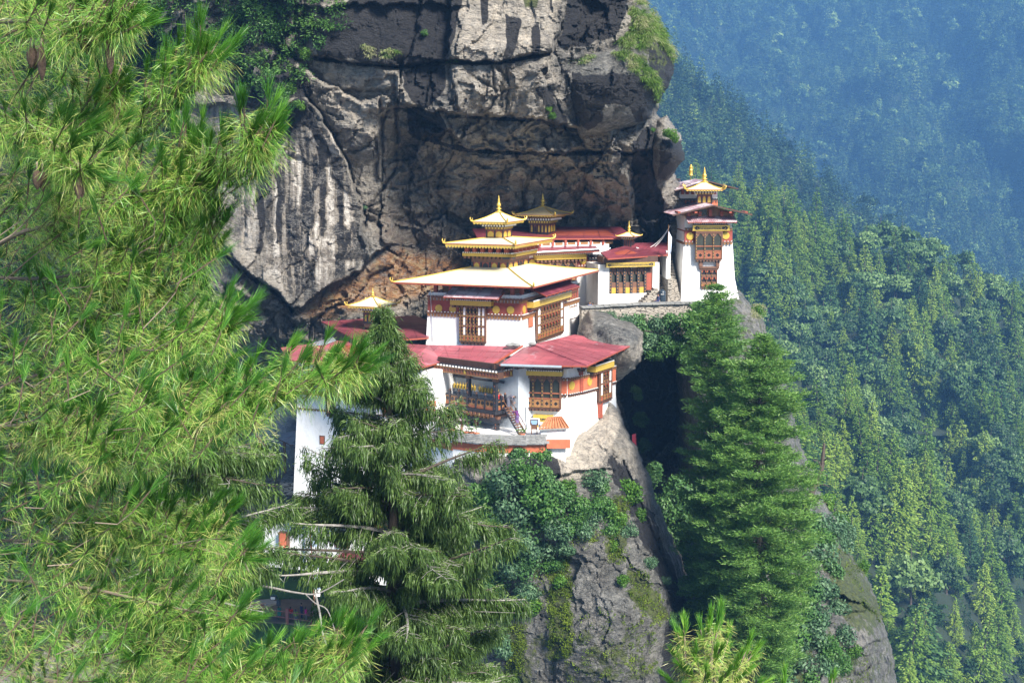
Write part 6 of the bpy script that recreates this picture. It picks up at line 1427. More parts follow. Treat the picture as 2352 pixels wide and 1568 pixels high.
for u, v, r, k in ((1200,1075,40,'g'),(1160,1105,48,'b'),(1228,1120,46,'g'),(1175,1165,50,'b'),(1250,1165,46,'g'),(1292,1140,30,'d'),(1195,1235,46,'b'),(1240,1250,34,'b'),(1182,1300,38,'b'),(1210,1345,36,'b'),(1235,1050,34,'g'),(1195,1045,30,'d'),
  (1368,1095,30,'b'),(1436,1125,34,'f'),(1345,1205,32,'b'),(1302,1205,30,'g'),(1442,1212,28,'b'),(1400,1165,34,'g'),(1300,1250,26,'b'),(1375,1150,28,'g'),(1330,1160,34,'g'),(1420,1190,24,'f'),(1270,1210,36,'b'),(1265,1290,26,'g'),
  (1490,1290,20,'b'),(1525,1330,14,'b'),(1410,1250,20,'f'),(1150,1395,34,'b'),(1155,1470,36,'b'),(1230,1390,24,'f'),(1285,1330,20,'f'),(1545,1420,22,'d'),(1115,1130,46,'g'),(1120,1210,50,'b'),(1090,1290,48,'g'),(1080,1160,46,'g'),(1430,1330,16,'f'),(1470,1180,18,'f'),(1140,1180,44,'g'),(1215,1200,44,'d'),(1265,1130,40,'d'),(1150,1255,44,'d'),(1210,1290,36,'d'),(1325,1190,30,'g'),(1360,1175,28,'b'),(1385,1120,26,'g'),(1405,1210,26,'g'),(1130,1340,40,'d'),(1180,1390,30,'g'),(1310,1120,26,'f'),(1170,1040,34,'g'),(1250,1090,36,'d')):
    shrub('buttress', k, u, v, r*1.4, rd('rock_buttress', u, v)-.25, .95)
for u, v, r in ((1500,1085,40),(1550,1120,50),(1600,1150,60),(1520,1160,46),(1575,1210,56),(1640,1240,60),(1560,1280,50),(1610,1320,60),(1590,1390,52),(1640,1400,60),(1690,1300,60),(1480,1020,26),(1475,960,26),(1462,900,22),(1700,1420,56),(1650,1480,50),(1620,1210,50),(1530,1225,44)):
    shrub('gully', 'd', u, v, r*1.1, (min(rd('cliff', u, v), rd('rock_spur', u, v) if u > 1600 else 999)-5.0 if v < 1080 else 134.5), 1.0)
for u, v, r, k in ((1400,728,22,'b'),(1436,733,28,'b'),(1470,745,34,'d'),(1505,738,30,'b'),(1545,742,34,'d'),(1490,780,30,'b'),(1530,785,30,'d'),(1585,735,38,'g'),(1618,705,34,'g'),(1600,770,44,'g'),(1555,790,36,'g'),(1640,690,30,'f'),(1640,740,40,'g'),(1580,810,34,'g'),(1500,810,22,'g'),(1380,722,16,'b'),(1610,820,36,'d'),(1660,790,40,'g')):
    shrub('terrace', k, u, v, r*1.25, 141.0 if u < 1560 else 139.5, 1.0)
for u, v, r, k in ((1890,1200,34,'b'),(1925,1238,26,'b'),(1868,1270,38,'b'),(1885,1335,34,'b'),(1920,1385,28,'b'),(1850,1350,36,'d'),(1930,1450,30,'b'),(1905,1480,30,'g'),(1860,1450,36,'b'),(1830,1510,40,'b'),(1800,1440,44,'g'),(1895,1150,22,'f'),(1945,1215,18,'b'),(1738,716,14,'f'),(1760,1500,40,'d'),(1770,1560,34,'b'),(1935,1520,24,'g'),(1985,1300,14,'f'),(1880,1240,30,'g'),(1850,1200,34,'d'),(1905,1300,26,'d'),(1875,1400,34,'b'),(1840,1420,38,'d'),(1890,1520,28,'b'),(1820,1570,36,'b'),(1865,1560,30,'g'),(1800,1360,40,'d'),(1830,1290,36,'d'),(1955,1490,18,'f'),(1925,1190,16,'f')):
    shrub('spur', k, u, v, r*1.75, rd('rock_spur', u, v)-.3, .95)
for u, v, r, k in ((665,205,26,'f'),(640,225,26,'g'),(690,240,20,'f'),(625,170,30,'g'),(702,120,26,'f'),(1270,265,14,'f'),(1262,250,10,'f'),(890,130,12,'f'),(838,475,10,'b'),(975,75,14,'g'),(1540,305,22,'f'),(1550,318,16,'f'),(1500,298,10,'g')):
    shrub('cliff', k, u, v, r, (rd('cliff', u, v) if u < 1505 else 143.5)-.3, .9)
for i in range(26):
    u = rb.uniform(470, 860); v = rb.uniform(1425, 1540) if i % 2 else rb.uniform(1290, 1370)
    if 560 < u < 730 and v < 1432: continue
    shrub('bank', 'f' if i % 3 else 'g', u, v, rb.uniform(20, 38), 158 - max(0, (v-1430))*.06 if v > 1400 else 168, .8)
# scrub covering the upper left of the cliff: too dense to count
lv = Leaves(); rs = np.random.default_rng(9)
SCR = [(-240,-150),(800,-150),(790,45),(740,70),(690,115),(690,190),(640,240),(600,215),(520,190),(470,170),(420,250),(350,300),(250,400),(-240,480)]
U_ = rs.uniform(-240, 800, 5000); V_ = rs.uniform(-150, 480, 5000); ok = sdist(SCR, U_, V_) > rs.normal(size=5000)*14; dens = fbm(U_/70, V_/55, 88, 4)
ok &= dens > -.22; U_, V_ = U_[ok][:1500], V_[ok][:1500]; tone = np.clip(.45+1.0*fbm(U_/90, V_/60, 89, 3), 0, 1)
for u, v, tn in zip(U_, V_, tone):
    n = 60; d = rd('cliff', u, v); c = np.array(P(u, v, d-.3)); m_ = unit(n, rs); r = rs.uniform(.35, .9)
    if tn > .6: D = np.stack([m_[:, 0], m_[:, 1]-.3, m_[:, 2]*.4-.2], 1)
    else: D = m_*.6+rs.normal(size=(n, 3))*.5
    lv.add(c+m_*r*rs.random((n, 1))**.5*np.array([1.1, .7, .8]), D, rs.uniform(.18, .42, n), .11, np.clip(tn*.7+.12+rs.normal(size=n)*.15, 0, 1), rs)
for _ in range(900):  # leaf tone kept dark, painting in the shade behind the pine
    u, v = rs.uniform(-240, 470), rs.uniform(420, 1420)
    if u > 430 and v < 900: continue
    n = 55; c = np.array(P(u, v, rd('cliff', u, v)-.5)); m_ = unit(n, rs); r = rs.uniform(.6, 1.4)
    lv.add(c+m_*r*rs.random((n, 1))**.5*np.array([1.1, .8, .9]), m_*.6+rs.normal(size=(n, 3))*.5, rs.uniform(.25, .5, n), .17, np.clip(.22+rs.normal()*.12+rs.normal(size=n)*.12, 0, 1), rs)
tag(lv.obj('cliff_scrub', F_BUSH), kind='stuff')
# grass hanging over the boulder and ledges
lv = Leaves()
def grass_patch(poly, n, dfun, L, rs, tone=.55, w=.055):
    p = np.array(poly); c = 0
    while c < n:
        m = n; U = rs.uniform(p[:, 0].min(), p[:, 0].max(), m); V = rs.uniform(p[:, 1].min(), p[:, 1].max(), m)
        k = (sdist(poly, U, V) > 0) & (fbm(U/16, V/16, 66, 3) > -.28); U, V = U[k][:n-c], V[k][:n-c]
        if not len(U): continue
        d = np.array([dfun(a, b) for a, b in zip(U, V)]); B = Pn(U, V, d); t_ = np.clip(tone+.8*fbm(U/25, V/25, 67, 3), 0, 1)
        for q in range(5):
            D = np.stack([rs.normal(size=len(U))*.5+.1, -.6+rs.normal(size=len(U))*.35, .55+rs.normal(size=len(U))*.45], 1); l = L*(.6+.7*rs.random(len(U)))
            lv.add(B, D, l*.6, w, np.clip(t_+rs.normal(size=len(U))*.15, 0, 1), rs)
            D2 = D/np.linalg.norm(D, axis=1, keepdims=True); lv.add(B+D2*(l*.5)[:, None], D2+np.array([0, -.2, -1.1]), l*.7, w*.8, np.clip(t_+.1+rs.normal(size=len(U))*.15, 0, 1), rs)
        c += len(U)
db = lambda u, v: rd('overhanging_boulder', u, v)-.05
grass_patch([(1408,92),(1428,60),(1442,18),(1468,0),(1490,12),(1512,52),(1538,95),(1549,128),(1546,150),(1530,118),(1500,96),(1470,115),(1440,108)], 1500, db, .75, rs)
grass_patch([(1405,122),(1440,118),(1475,140),(1500,170),(1518,190),(1520,232),(1508,240),(1495,205),(1465,178),(1430,140)], 500, db, .6, rs, .5)
grass_patch([(1265,118),(1320,105),(1350,115),(1370,130),(1345,150),(1290,140)], 170, db, .45, rs, .75)
dc = lambda u, v: rd('cliff', u, v)-.05
grass_patch([(1028,138),(1060,136),(1060,142),(1028,144)], 30, dc, .4, rs, .7); grass_patch([(825,100),(860,110),(860,140),(835,130)], 40, dc, .5, rs, .8); grass_patch([(875,120),(915,112),(915,124),(880,138)], 50, dc, .5, rs, .6)
grass_patch([(1720,700),(1755,700),(1755,730),(1725,735)], 90, lambda u, v: rd('rock_spur', u, v)-.1, .5, rs, .9)
grass_patch([(560,1285),(770,1290),(740,1372),(560,1370)], 900, lambda u, v: 167.5, .7, rs, .35, .08)
grass_patch([(520,1432),(840,1446),(840,1560),(520,1560)], 1400, lambda u, v: 157.5-(v-1430)*.055, .8, rs, .3, .08)
tag(lv.obj('grass', F_GRASS), kind='stuff')
lv = Leaves()                                                             # moss cushions on the buttress and spur
def moss_patch(poly, n, nm, tone):
    p = np.array(poly); U = rs.uniform(p[:, 0].min(), p[:, 0].max(), n); V = rs.uniform(p[:, 1].min(), p[:, 1].max(), n); k = (sdist(poly, U, V) > -4) & (fbm(U/14, V/18, 44, 4) > -.12); U, V = U[k], V[k]
    for u, v in zip(U, V):
        m = 22; c = np.array(P(u, v, rd(nm, u, v))); q = unit(m, rs); q[:, 1] = -np.abs(q[:, 1]); r = rs.uniform(.12, .35)
        lv.add(c+q*r*np.array([1, .45, .9]), q+rs.normal(size=(m, 3))*.5+np.array([0, 0, -.2]), .15, .07, np.clip(tone+.7*fbm(np.array([u/20]), np.array([v/20]), 45, 3)[0]+rs.normal(size=m)*.15, 0, 1), rs)
for pl_, n in (([(1262,1275),(1312,1275),(1308,1500),(1266,1508)], 420), ([(1168,1438),(1206,1430),(1200,1560),(1164,1560)], 160), ([(1440,1296),(1482,1318),(1542,1408),(1502,1430),(1450,1380)], 260), ([(1395,1150),(1442,1140),(1432,1285),(1400,1290)], 200), ([(1300,1180),(1400,1150),(1390,1260),(1320,1260)], 130), ([(1440,1440),(1490,1400),(1510,1520),(1450,1560)], 120), ([(1320,1420),(1440,1380),(1450,1560),(1300,1560)], 90), ([(1215,1240),(1270,1240),(1270,1400),(1215,1400)], 120)): moss_patch(pl_, n, 'rock_buttress', .5)
for pl_, n in (([(1905,1250),(1960,1280),(1985,1320),(1930,1320)], 120), ([(1960,1330),(2025,1400),(2030,1440),(1980,1400)], 90), ([(1900,1500),(1990,1520),(2000,1568),(1900,1568)], 80)): moss_patch(pl_, n, 'rock_spur', .35)
tag(lv.obj('moss', F_MOSS), kind='stuff')
# ------------------------------------------------------------------ foreground blue pine
def tufts(lv, B, A, rng, nf=34, ns=34, L=.15, w=.0050, tone=0.0, old=.66):
    """needle brooms: a tight forward brush at the shoot tip and a looser drooping skirt behind it"""
    n = len(B); A = A/np.linalg.norm(A, axis=1, keepdims=True)
    def rep(x, k): return np.repeat(x, k, axis=0)
    a = rep(A, nf); b = rep(B, nf); r = unit(len(a), rng); r -= a*(r*a).sum(1, keepdims=True)
    t = rng.random((len(a), 1)); tn = rep(rng.normal(size=n)*.10, nf)
    D = a + r*(.05+.36*rng.random((len(a), 1)))
    lv.add(b+a*t*L*.55, D, L*(.75+.45*rng.random(len(a))), w, np.clip(.27+tone+tn+rng.normal(size=len(a))*.12, .02, .75), rng)
    a = rep(A, ns); b = rep(B, ns); r = unit(len(a), rng); r -= a*(r*a).sum(1, keepdims=True)
    D = a*(rng.random((len(a), 1))*.9-.25) + r + np.array([0, 0, -.55])*rng.random((len(a), 1))
    tn = rep(rng.normal(size=n)*.13, ns); l = L*(.8+.5*rng.random(len(a))); D /= np.linalg.norm(D, axis=1, keepdims=True)
    base = b-a*rng.random((len(a), 1))*L*.9
    c = np.clip(old+tone*.5+tn+rng.normal(size=len(a))*.16, .05, 1)
    lv.add(base, D, l*.62, w, c, rng)
    lv.add(base+D*(l*.58)[:, None], D+np.array([0, 0, -.42]), l*.5, w*.85, np.clip(c+.08, 0, 1), rng)
def bez(p, n=14):
    """smooth polyline through points"""
    p = [Vector(q) for q in p]; out = []
    for i in range(len(p)-1):
        a, b, c, d = p[max(i-1, 0)], p[i], p[i+1], p[min(i+2, len(p)-1)]
        for k in range(n):
            t = k/n; out.append(.5*((2*b)+(c-a)*t+(2*a-5*b+4*c-d)*t*t+(3*b-a-3*c+d)*t**3))
    return out+[p[-1]]
PINE = thing('blue_pine', 'big bright green long-needled pine with hanging cones filling the left side', 'pine tree', P(-260, 1568, 10.5))
rp_ = np.random.default_rng(12)
lv = Leaves(); tw = MB()
m = MB(); m.tube(bez([P(-330, 2600, 10.6), P(-280, 1500, 10.5), P(-240, 700, 10.4), P(-210, -200, 10.3), P(-190, -900, 10.2)], 6), [.30-.006*i for i in range(25)], M_BARK, 10); m.obj('trunk', PINE)
BR = [([(-215,60,9.6),(-60,52,8.4),(120,48,8.0),(205,52,7.9),(290,45,7.8)], .017), ([(-230,160,9.8),(-20,236,8.6),(60,280,8.3),(130,335,8.1),(185,385,8.0)], .015),
 ([(-230,740,10),(0,560,9.4),(120,515,9.2),(200,478,9),(330,440,8.8),(460,425,8.6)], .019), ([(330,600,9.6),(400,520,9.2),(470,430,8.8),(520,395,8.6),(560,345,8.4),(585,305,8.3)], .010),
 ([(-230,420,10),(100,390,9.6),(250,325,9.2),(330,268,9),(420,190,8.8),(470,135,8.7)], .012), ([(-250,1080,10.2),(100,1010,9.6),(300,965,9.2),(480,932,9),(600,903,8.8),(720,872,8.7),(815,842,8.6)], .021),
 ([(-240,860,10.2),(0,800,9.8),(120,758,9.5),(250,718,9.3),(350,680,9.1),(430,600,8.9),(488,505,8.8)], .018), ([(-240,960,10.2),(60,870,9.6),(200,820,9.3),(330,795,9),(440,762,8.9),(525,735,8.8)], .015),
 ([(-250,1000,10),(60,975,9.3),(121,985,9),(185,1012,8.8),(240,1045,8.6)], .014), ([(-250,1150,10.2),(50,1110,9.7),(200,1160,9.4),(320,1205,9.1),(430,1250,8.9),(560,1288,8.7)], .018),
 ([(-260,1300,10.2),(0,1330,9.6),(200,1350,9.2),(400,1395,8.9),(555,1420,8.7)], .018), ([(-260,1500,10),(100,1560,9.4),(350,1590,9),(600,1535,8.7),(720,1508,8.5),(800,1495,8.4)], .020), ([(-250,1250,10.2),(100,1240,9.8),(250,1260,9.5),(380,1180,9.2),(490,1210,8.9)], .014),
 ([(-240,620,10.2),(60,640,9.6),(200,620,9.2),(300,560,9),(380,480,8.8),(430,330,8.7)], .013), ([(-260,1420,10.2),(80,1440,9.7),(260,1480,9.3),(420,1500,9),(540,1540,8.8)], .015), ([(-230,300,10),(80,330,9.5),(200,280,9.2),(250,200,9)], .012),
 ([(-210,-60,9.8),(0,-40,9),(150,0,8.6),(280,30,8.4)], .012), ([(-200,-300,9.8),(100,-260,9.2),(300,-200,8.8)], .015)]
TB, TA = [], []
for pts, r in BR:
    q = bez([P(*p) for p in pts], 8); k = len(q); bm_ = MB(); bm_.tube(q, [r*(1-.75*i/k) for i in range(k)], M_TWIG, 7); bm_.obj('branch', PINE)
    for i in range(int(k*.28), k):
        fr_ = i/k
        for s_ in range(2 if fr_ < .97 else 1):
            d = (q[min(i+1, k-1)]-q[i-1]).normalized(); side = Vector(rp_.normal(size=3)); side = (side-d*side.dot(d)).normalized()
            ln = rp_.uniform(.10, .34)*(1.15-.75*fr_); tip = q[i]+(d*.75+side*.75+Vector((0,0,.30)))*ln
            if rp_.random() < .8:
                tw.tube([q[i], q[i]+(d*.9+side*.5)*ln*.5+Vector((0,0,-.02)), tip], [.004,.0035,.003], M_TWIG, 4, False)
            TB.append(tip); TA.append((tip-q[i]).normalized()*.6+d*.3+Vector((rp_.normal()*.15+.12, rp_.normal()*.2, .55)))
    for z in range(3): TB.append(q[-1-z]); TA.append((q[-1]-q[-3]).normalized()+Vector((rp_.normal()*.3, rp_.normal()*.3, .35)))
# general crown filling between the limbs
CROWN = [[(-120,-200),(200,-200),(275,20),(270,80),(225,150),(250,215),(330,240),(340,290),(400,320),(395,420),(450,455),(480,500),(470,560),(480,640),(440,720),(470,790),(560,830),(640,880),(640,960),(560,1000),(480,1010),(400,1040),(370,1120),(350,1160),(390,1215),(480,1205),(550,1270),(570,1350),(540,1420),(530,1470),(560,1560),(560,1700),(-120,1700)]]
GAPS = [([(300,90),(470,60),(470,130),(330,230),(250,160)], 1.0), ([(340,120),(440,290),(470,400),(395,420),(330,330)], .85), ([(60,160),(180,180),(150,240),(60,230)], .6), ([(430,230),(600,200),(600,300),(470,390)], 1.0), ([(500,430),(600,420),(560,640),(500,640)], 1.0), ([(20,1330),(130,1335),(120,1400),(20,1390)], .65), ([(-10,560),(60,560),(60,640),(-10,640)], .6)]
for layer, (dl, sp) in enumerate(((8.7, 58), (9.6, 50), (10.8, 40))):
    v = -200
    while v < 1720:
        u = -130+rp_.random()*sp
        while u < 660:
            uu, vv = u+rp_.uniform(-.5, .5)*sp, v+rp_.uniform(-.5, .5)*sp; u += sp
            a = np.array([uu]), np.array([vv]); e = sdist(CROWN[0], *a)[0]
            if e < rp_.normal()*14-4+layer*10: continue
            if any(sdist(g_, *a)[0] > 0 and rp_.random() < pr for g_, pr in GAPS): continue
            dd = fbm(np.array([uu/95]), np.array([vv/60]), 200+layer, 3)[0]
            if dd < (-.14, -.18, -.34)[layer]: continue
            d = dl+rp_.normal()*.28; b = P(uu, vv, d); ax = Vector((.30+rp_.normal()*.38, rp_.normal()*.38-.1, .62+rp_.normal()*.30)).normalized()
            TB.append(b); TA.append(ax)
            if rp_.random() < .5: tw.tube([b, b-ax*.13, b-ax*.2+Vector((-.06,.05,-.03)), b-ax*.22+Vector((-.18, .12+rp_.normal()*.1, -.06+rp_.normal()*.05))], [.003,.0035,.004,.004], M_TWIG, 4, False)
        v += sp*.92
BOUGH = [([(300,900),(480,860),(640,845),(740,838),(805,826),(812,850),(765,890),(690,925),(590,965),(480,1020),(330,1050)], 8.7, 30, .30), ([(420,1490),(560,1470),(700,1490),(840,1480),(840,1560),(700,1600),(420,1600)], 8.5, 32, .3), ([(380,760),(520,725),(540,760),(470,800),(380,810)], 8.8, 34, .3)]
for pl_, dl, sp, up in BOUGH:
    p_ = np.array(pl_); k_ = int(abs(np.ptp(p_[:, 0])*np.ptp(p_[:, 1]))/sp**2*1.1)
    for _ in range(k_):
        uu, vv = rp_.uniform(p_[:, 0].min(), p_[:, 0].max()), rp_.uniform(p_[:, 1].min(), p_[:, 1].max())
        if sdist(pl_, np.array([uu]), np.array([vv]))[0] < rp_.normal()*6: continue
        TB.append(P(uu, vv, dl+rp_.normal()*.22)); TA.append(Vector((.42+rp_.normal()*.3, rp_.normal()*.35-.1, .60+rp_.normal()*.28)))
TB = np.array([tuple(x) for x in TB]); TA = np.array([tuple(x) for x in TA]); print("tufts", len(TB))
_pu = CU+F_PX*TB[:, 0]/(TB[:, 1]*math.cos(PITCH)-TB[:, 2]*math.sin(PITCH)); _pv = CV-F_PX*(TB[:, 1]*math.sin(PITCH)+TB[:, 2]*math.cos(PITCH))/(TB[:, 1]*math.cos(PITCH)-TB[:, 2]*math.sin(PITCH))
_k = sdist([(575,1290),(740,1290),(745,1475),(600,1475),(560,1380)], _pu, _pv) < 0; TB, TA = TB[_k], TA[_k]
for b, a in zip(TB, TA):
    a = Vector(a).normalized(); b = Vector(b); tw.tube([b-a*.13, b-a*.02, b+a*.045], [.0035, .006, .003], M_CONE, 4, False)
tufts(lv, TB, TA, rp_, 70, 48, .148, .0027)
lv.obj('crown', F_PINE, PINE); tw.obj('twig', PINE)
for u, v0, v1, d in ((190,60,122,7.9),(198,58,128,7.95),(70,110,157,8.1),(78,112,160,8.15),(94,110,186,8.05),(251,90,172,7.85),(84,392,436,8.0),(97,395,440,8.05),(178,392,458,7.95),(186,396,455,8.0)):
    a, b = P(u, v0, d), P(u-4, v1, d); h = (a-b).length; m = MB(); pr = []
    for i in range(15):
        t = i/14; pr.append((.024*math.sin(math.pi*min(1, .12+t*.9))**.6*(1+.16*(i % 2)), -h*t))
    m.lathe(a, pr, M_CONE, 10); m.tube([a, a+Vector((.005,0,.05))], .006, M_TWIG, 5); m.obj('cone', PINE, True)
# young pine tip at the bottom right
YP = thing('young_pine', 'young bright green pine top with upright candles at the bottom edge', 'pine tree', P(1640, 1900, 9))
lv = Leaves(); tw = MB(); ry = np.random.default_rng(5); TB, TA = [], []
stem = bez([P(1650, 1900, 9), P(1640, 1700, 9), P(1632, 1560, 9), P(1637, 1450, 9)], 6); m = MB(); m.tube(stem, [.03-.0012*i for i in range(len(stem))], M_TWIG, 7); m.obj('trunk', YP)
for u, v, d, ax_ in ((1572,1448,8.9,(-.05,0,1)),(1632,1428,9.0,(.0,0,1)),(1650,1440,8.8,(.25,0,1)),(1612,1462,8.9,(-.15,.1,1)),(1715,1490,9.0,(.35,.1,.9)),(1730,1500,9.1,(.6,0,.8)),(1690,1520,8.8,(.1,-.3,.8)),(1560,1520,9,(-.5,0,.8)),(1600,1510,8.7,(-.2,-.3,.8)),(1650,1500,8.7,(.1,-.4,.7)),(1670,1475,9.1,(.3,.3,.9)),(1580,1545,8.8,(-.4,-.2,.7)),(1620,1550,8.6,(0,-.5,.6)),(1665,1550,8.6,(.2,-.4,.6)),(1705,1555,8.8,(.5,-.2,.6)),(1545,1568,9,(-.7,0,.6)),(1740,1575,9,(.7,0,.6)),(1640,1590,8.6,(0,-.4,.6)),(1595,1600,8.7,(-.3,-.2,.6)),(1690,1600,8.7,(.3,-.2,.6)),(1800,1566,9.2,(.1,0,1)),(1910,1572,9.2,(.1,0,1)),(1560,1470,9.1,(-.2,.2,1)),(1655,1420,9.1,(.1,0,1))):
    b = P(u, v, d); ax = Vector(ax_).normalized()
    for k in range(3): TB.append(b-ax*.055*k+Vector(ry.normal(size=3))*.006); TA.append(ax+Vector(ry.normal(size=3))*.1)
    if u < 1780: tw.tube([b+ax*.05, b-ax*.2, b-ax*.25+(stem[8]-b)*.35, stem[6]+(b-stem[6])*.1], [.005,.007,.008,.010], M_TWIG, 5, False)
    else: tw.tube([b+ax*.05, b-ax*.3, b-ax*.8], [.005,.007,.01], M_TWIG, 5, False)
TB = np.array([tuple(x) for x in TB]); TA = np.array([tuple(x) for x in TA])
tufts(lv, TB, TA, ry, 70, 40, .105, .0036, .22, .78); lv.obj('crown', F_PINE, YP); tw.obj('twig', YP)
# ------------------------------------------------------------------ weeping cypresses
def cypress(tip, base, d, prof, label, seed, dens=1.0, sprk=1.0):
    r_ = np.random.default_rng(seed); T, Bs = P(*tip, d), P(*base, d); H = (T-Bs).length
    root = thing('cypress_tree', label, 'cypress', Bs)
    trunk = [Bs+(T-Bs)*t+Vector((.10*math.sin(t*9+seed), .08*math.cos(t*7), 0)) for t in np.linspace(0, 1, 16)]
    m = MB(); m.tube(trunk, [.26*(1-t)**.8+.012 for t in np.linspace(0, 1, 16)], M_BARK, 8); m.obj('trunk', root)
    lv = Leaves(); bm_ = MB(); SB, SD, ST = [], [], []
    def rad(v): return .84*np.interp(v, [p[0] for p in prof], [p[1] for p in prof])/ppm(d)
    def spray(p, out, sc_, top):
        SB.append(tuple(p)); SD.append(tuple(out)); ST.append((sc_, top))
    n = int(160*dens); vs_ = np.linspace(tip[1]+10, base[1]-20, n)
    for i, v in enumerate(vs_):
        t = (v-tip[1])/(base[1]-tip[1]); c = trunk[0]+(trunk[-1]-trunk[0])*(1-t); R_ = float(rad(v))
        for _ in range(2 if t < .2 else 1 + int(r_.random() < .45)):
            az = r_.random()*2*math.pi; L = R_*r_.uniform(.40, 1.15); lf = r_.normal()*.18+.44; o = Vector((math.cos(az), math.sin(az), 0)); sd_ = Vector((-o.y, o.x, 0)); bend = r_.normal()*.16
            pts = [c+o*L*s+sd_*bend*L*s*s+Vector((0,0,L*(lf*s-.36*s*s)+.12*L*s**4)) for s in np.linspace(0, 1, 8)]
            bm_.tube(pts, [max(.007, (.012+.017*L)*(1-.8*s)) for s in np.linspace(0, 1, 8)], M_BARKP if r_.random() < .3 else M_BARK, 5, False)
            k = max(4, int(L*8.0*sprk))
            for j in range(k):
                s = .20+.80*(j+r_.random())/k; x = min(s*7, 6.99); q = pts[int(x)]+(pts[int(x)+1]-pts[int(x)])*(x-int(x))
                if r_.random() < .42:
                    l2 = L*.30*(1.2-s)+.15; e = q+(o*.6+sd_*r_.choice([-1, 1])*.8)*l2+Vector((0,0,.05-.25*l2)); bm_.tube([q, q+(e-q)*.5+Vector((0,0,.05)), e], [.009,.007,.004], M_BARKP, 4, False)
                    for z in range(max(2, int(l2*7))): spray(q+(e-q)*r_.uniform(.3, 1.05), (e-q).normalized(), r_.uniform(.7, 1.1), 0)
                spray(q, o, r_.uniform(.7, 1.15)*(.7+.4*min(1, t*3)), 0)
            spray(pts[-1], o, .9, 1); spray(pts[-2], o, .9, 1)
            if r_.random() < .10 and L > 1.2:
                g_ = Vector(r_.normal(size=3)); g_.z = abs(g_.z)*.3; e = pts[4]+g_.normalized()*L*.5; bm_.tube([pts[3], pts[4]+(e-pts[4])*.4, e+Vector((0,0,.1))], [.014,.012,.005], M_BARKP, 4, False)
    SB = np.array(SB); SD = np.array(SD); ST = np.array(ST)
    yc = SB[:, 1]*math.cos(PITCH)-SB[:, 2]*math.sin(PITCH); pu = CU+F_PX*SB[:, 0]/yc; pv = CV-F_PX*(SB[:, 1]*math.sin(PITCH)+SB[:, 2]*math.cos(PITCH))/yc
    kp = np.ones(len(SB), bool)                 # gaps in the crown
    for g_, pr in (([(585,1325),(725,1325),(725,1425),(585,1425)], .92), ([(690,1010),(880,1010),(860,1140),(700,1130)], .35), ([(690,1190),(850,1200),(830,1300),(690,1300)], .4), ([(930,940),(1040,960),(1040,1080),(940,1080)], .6)):
        kp &= ~((sdist(g_, pu, pv+8) > 0) & (r_.random(len(SB)) < pr))
    SB, SD, ST = SB[kp], SD[kp], ST[kp]; N_ = len(SB); print("sprays", N_)
    nl = 13; B = np.repeat(SB, nl, 0); O = np.repeat(SD, nl, 0); sc_ = np.repeat(ST[:, 0], nl); tp_ = np.repeat(ST[:, 1], nl); k = len(B)
    tn = np.repeat(r_.normal(size=N_)*.13, nl)
    D = O*.30 + r_.normal(size=(k, 3))*np.array([.26, .26, .16]) + np.array([0, 0, -1.0])*np.where(tp_ > 0, .25, 1.0)[:, None]
    B0 = B+r_.normal(size=(k, 3))*np.array([.09, .09, .06]); B0[:, 2] -= .22*r_.random(k)*sc_
    l = .30*sc_*(.55+.7*r_.random(k)); lv.add(B0, D, l, .036, np.clip(.40+tn+r_.normal(size=k)*.14, 0, 1), r_)
    Dn = D/np.linalg.norm(D, axis=1, keepdims=True); lv.add(B0+Dn*(l*.75)[:, None], Dn+np.array([0, 0, -.5])+r_.normal(size=(k, 3))*.15, l*.7, .026, np.clip(.34+tn+r_.normal(size=k)*.14, 0, 1), r_)
    nt = 7; B = np.repeat(SB, nt, 0); O = np.repeat(SD, nt, 0); k = len(B)         # pale fresh shoots on the upper side
    D = O*.8+r_.normal(size=(k, 3))*.35+np.array([0, 0, .25]); lv.add(B+r_.normal(size=(k, 3))*.06, D, .13*(.6+.7*r_.random(k)), .024, np.clip(.78+r_.normal(size=k)*.12, 0, 1), r_)
    lv.obj('crown', F_CYP, root); bm_.obj('branch', root); return root
cypress((884,700), (918,1680), 45, [(700,6),(740,26),(800,58),(860,105),(900,125),(960,150),(1020,215),(1100,265),(1200,290),(1300,320),(1450,330),(1700,340)], 'tall dark weeping cypress with drooping sprays standing in front of the monastery', 21)
cypress((470,640), (410,1750), 39, [(640,6),(700,38),(800,80),(900,110),(1000,160),(1100,260),(1200,270),(1300,230),(1500,230),(1750,240)], 'second weeping cypress partly hidden behind the bright pine', 22, .85)
cypress((1000,1240), (960,1800), 50, [(1240,6),(1300,90),(1400,170),(1500,230),(1800,260)], 'lower weeping cypress crowding behind the tall one at the bottom', 23, .7)
# bare dead branch crossing the view of the path
DB = MB(); q = bez([P(470,1330,41), P(560,1340,41), P(620,1348,40.6), P(680,1360,40.4), P(730,1362,40.2), P(790,1330,40)], 6); DB.tube(q, [.05-.0012*i for i in range(len(q))], M_BARKP, 6)
q2 = bez([P(724,1362,40.2), P(735,1410,40.2), P(740,1450,40.1), P(755,1500,40), P(752,1540,40)], 5); DB.tube(q2, [.032-.001*i for i in range(len(q2))], M_BARKP, 5); DB.tube(bez([P(700,1362,40.3), P(725,1385,40), P(752,1400,40), P(770,1450,40)], 4), .014, M_BARKP, 4); DB.tube(bez([P(420,1320,41.2), P(470,1330,41), P(500,1315,41), P(525,1290,41)], 4), .02, M_BARKP, 4)
dbo = DB.obj('dead_branch'); tag(dbo, 'bare grey lichened branch crossing in front of the fenced path', 'dead branch')
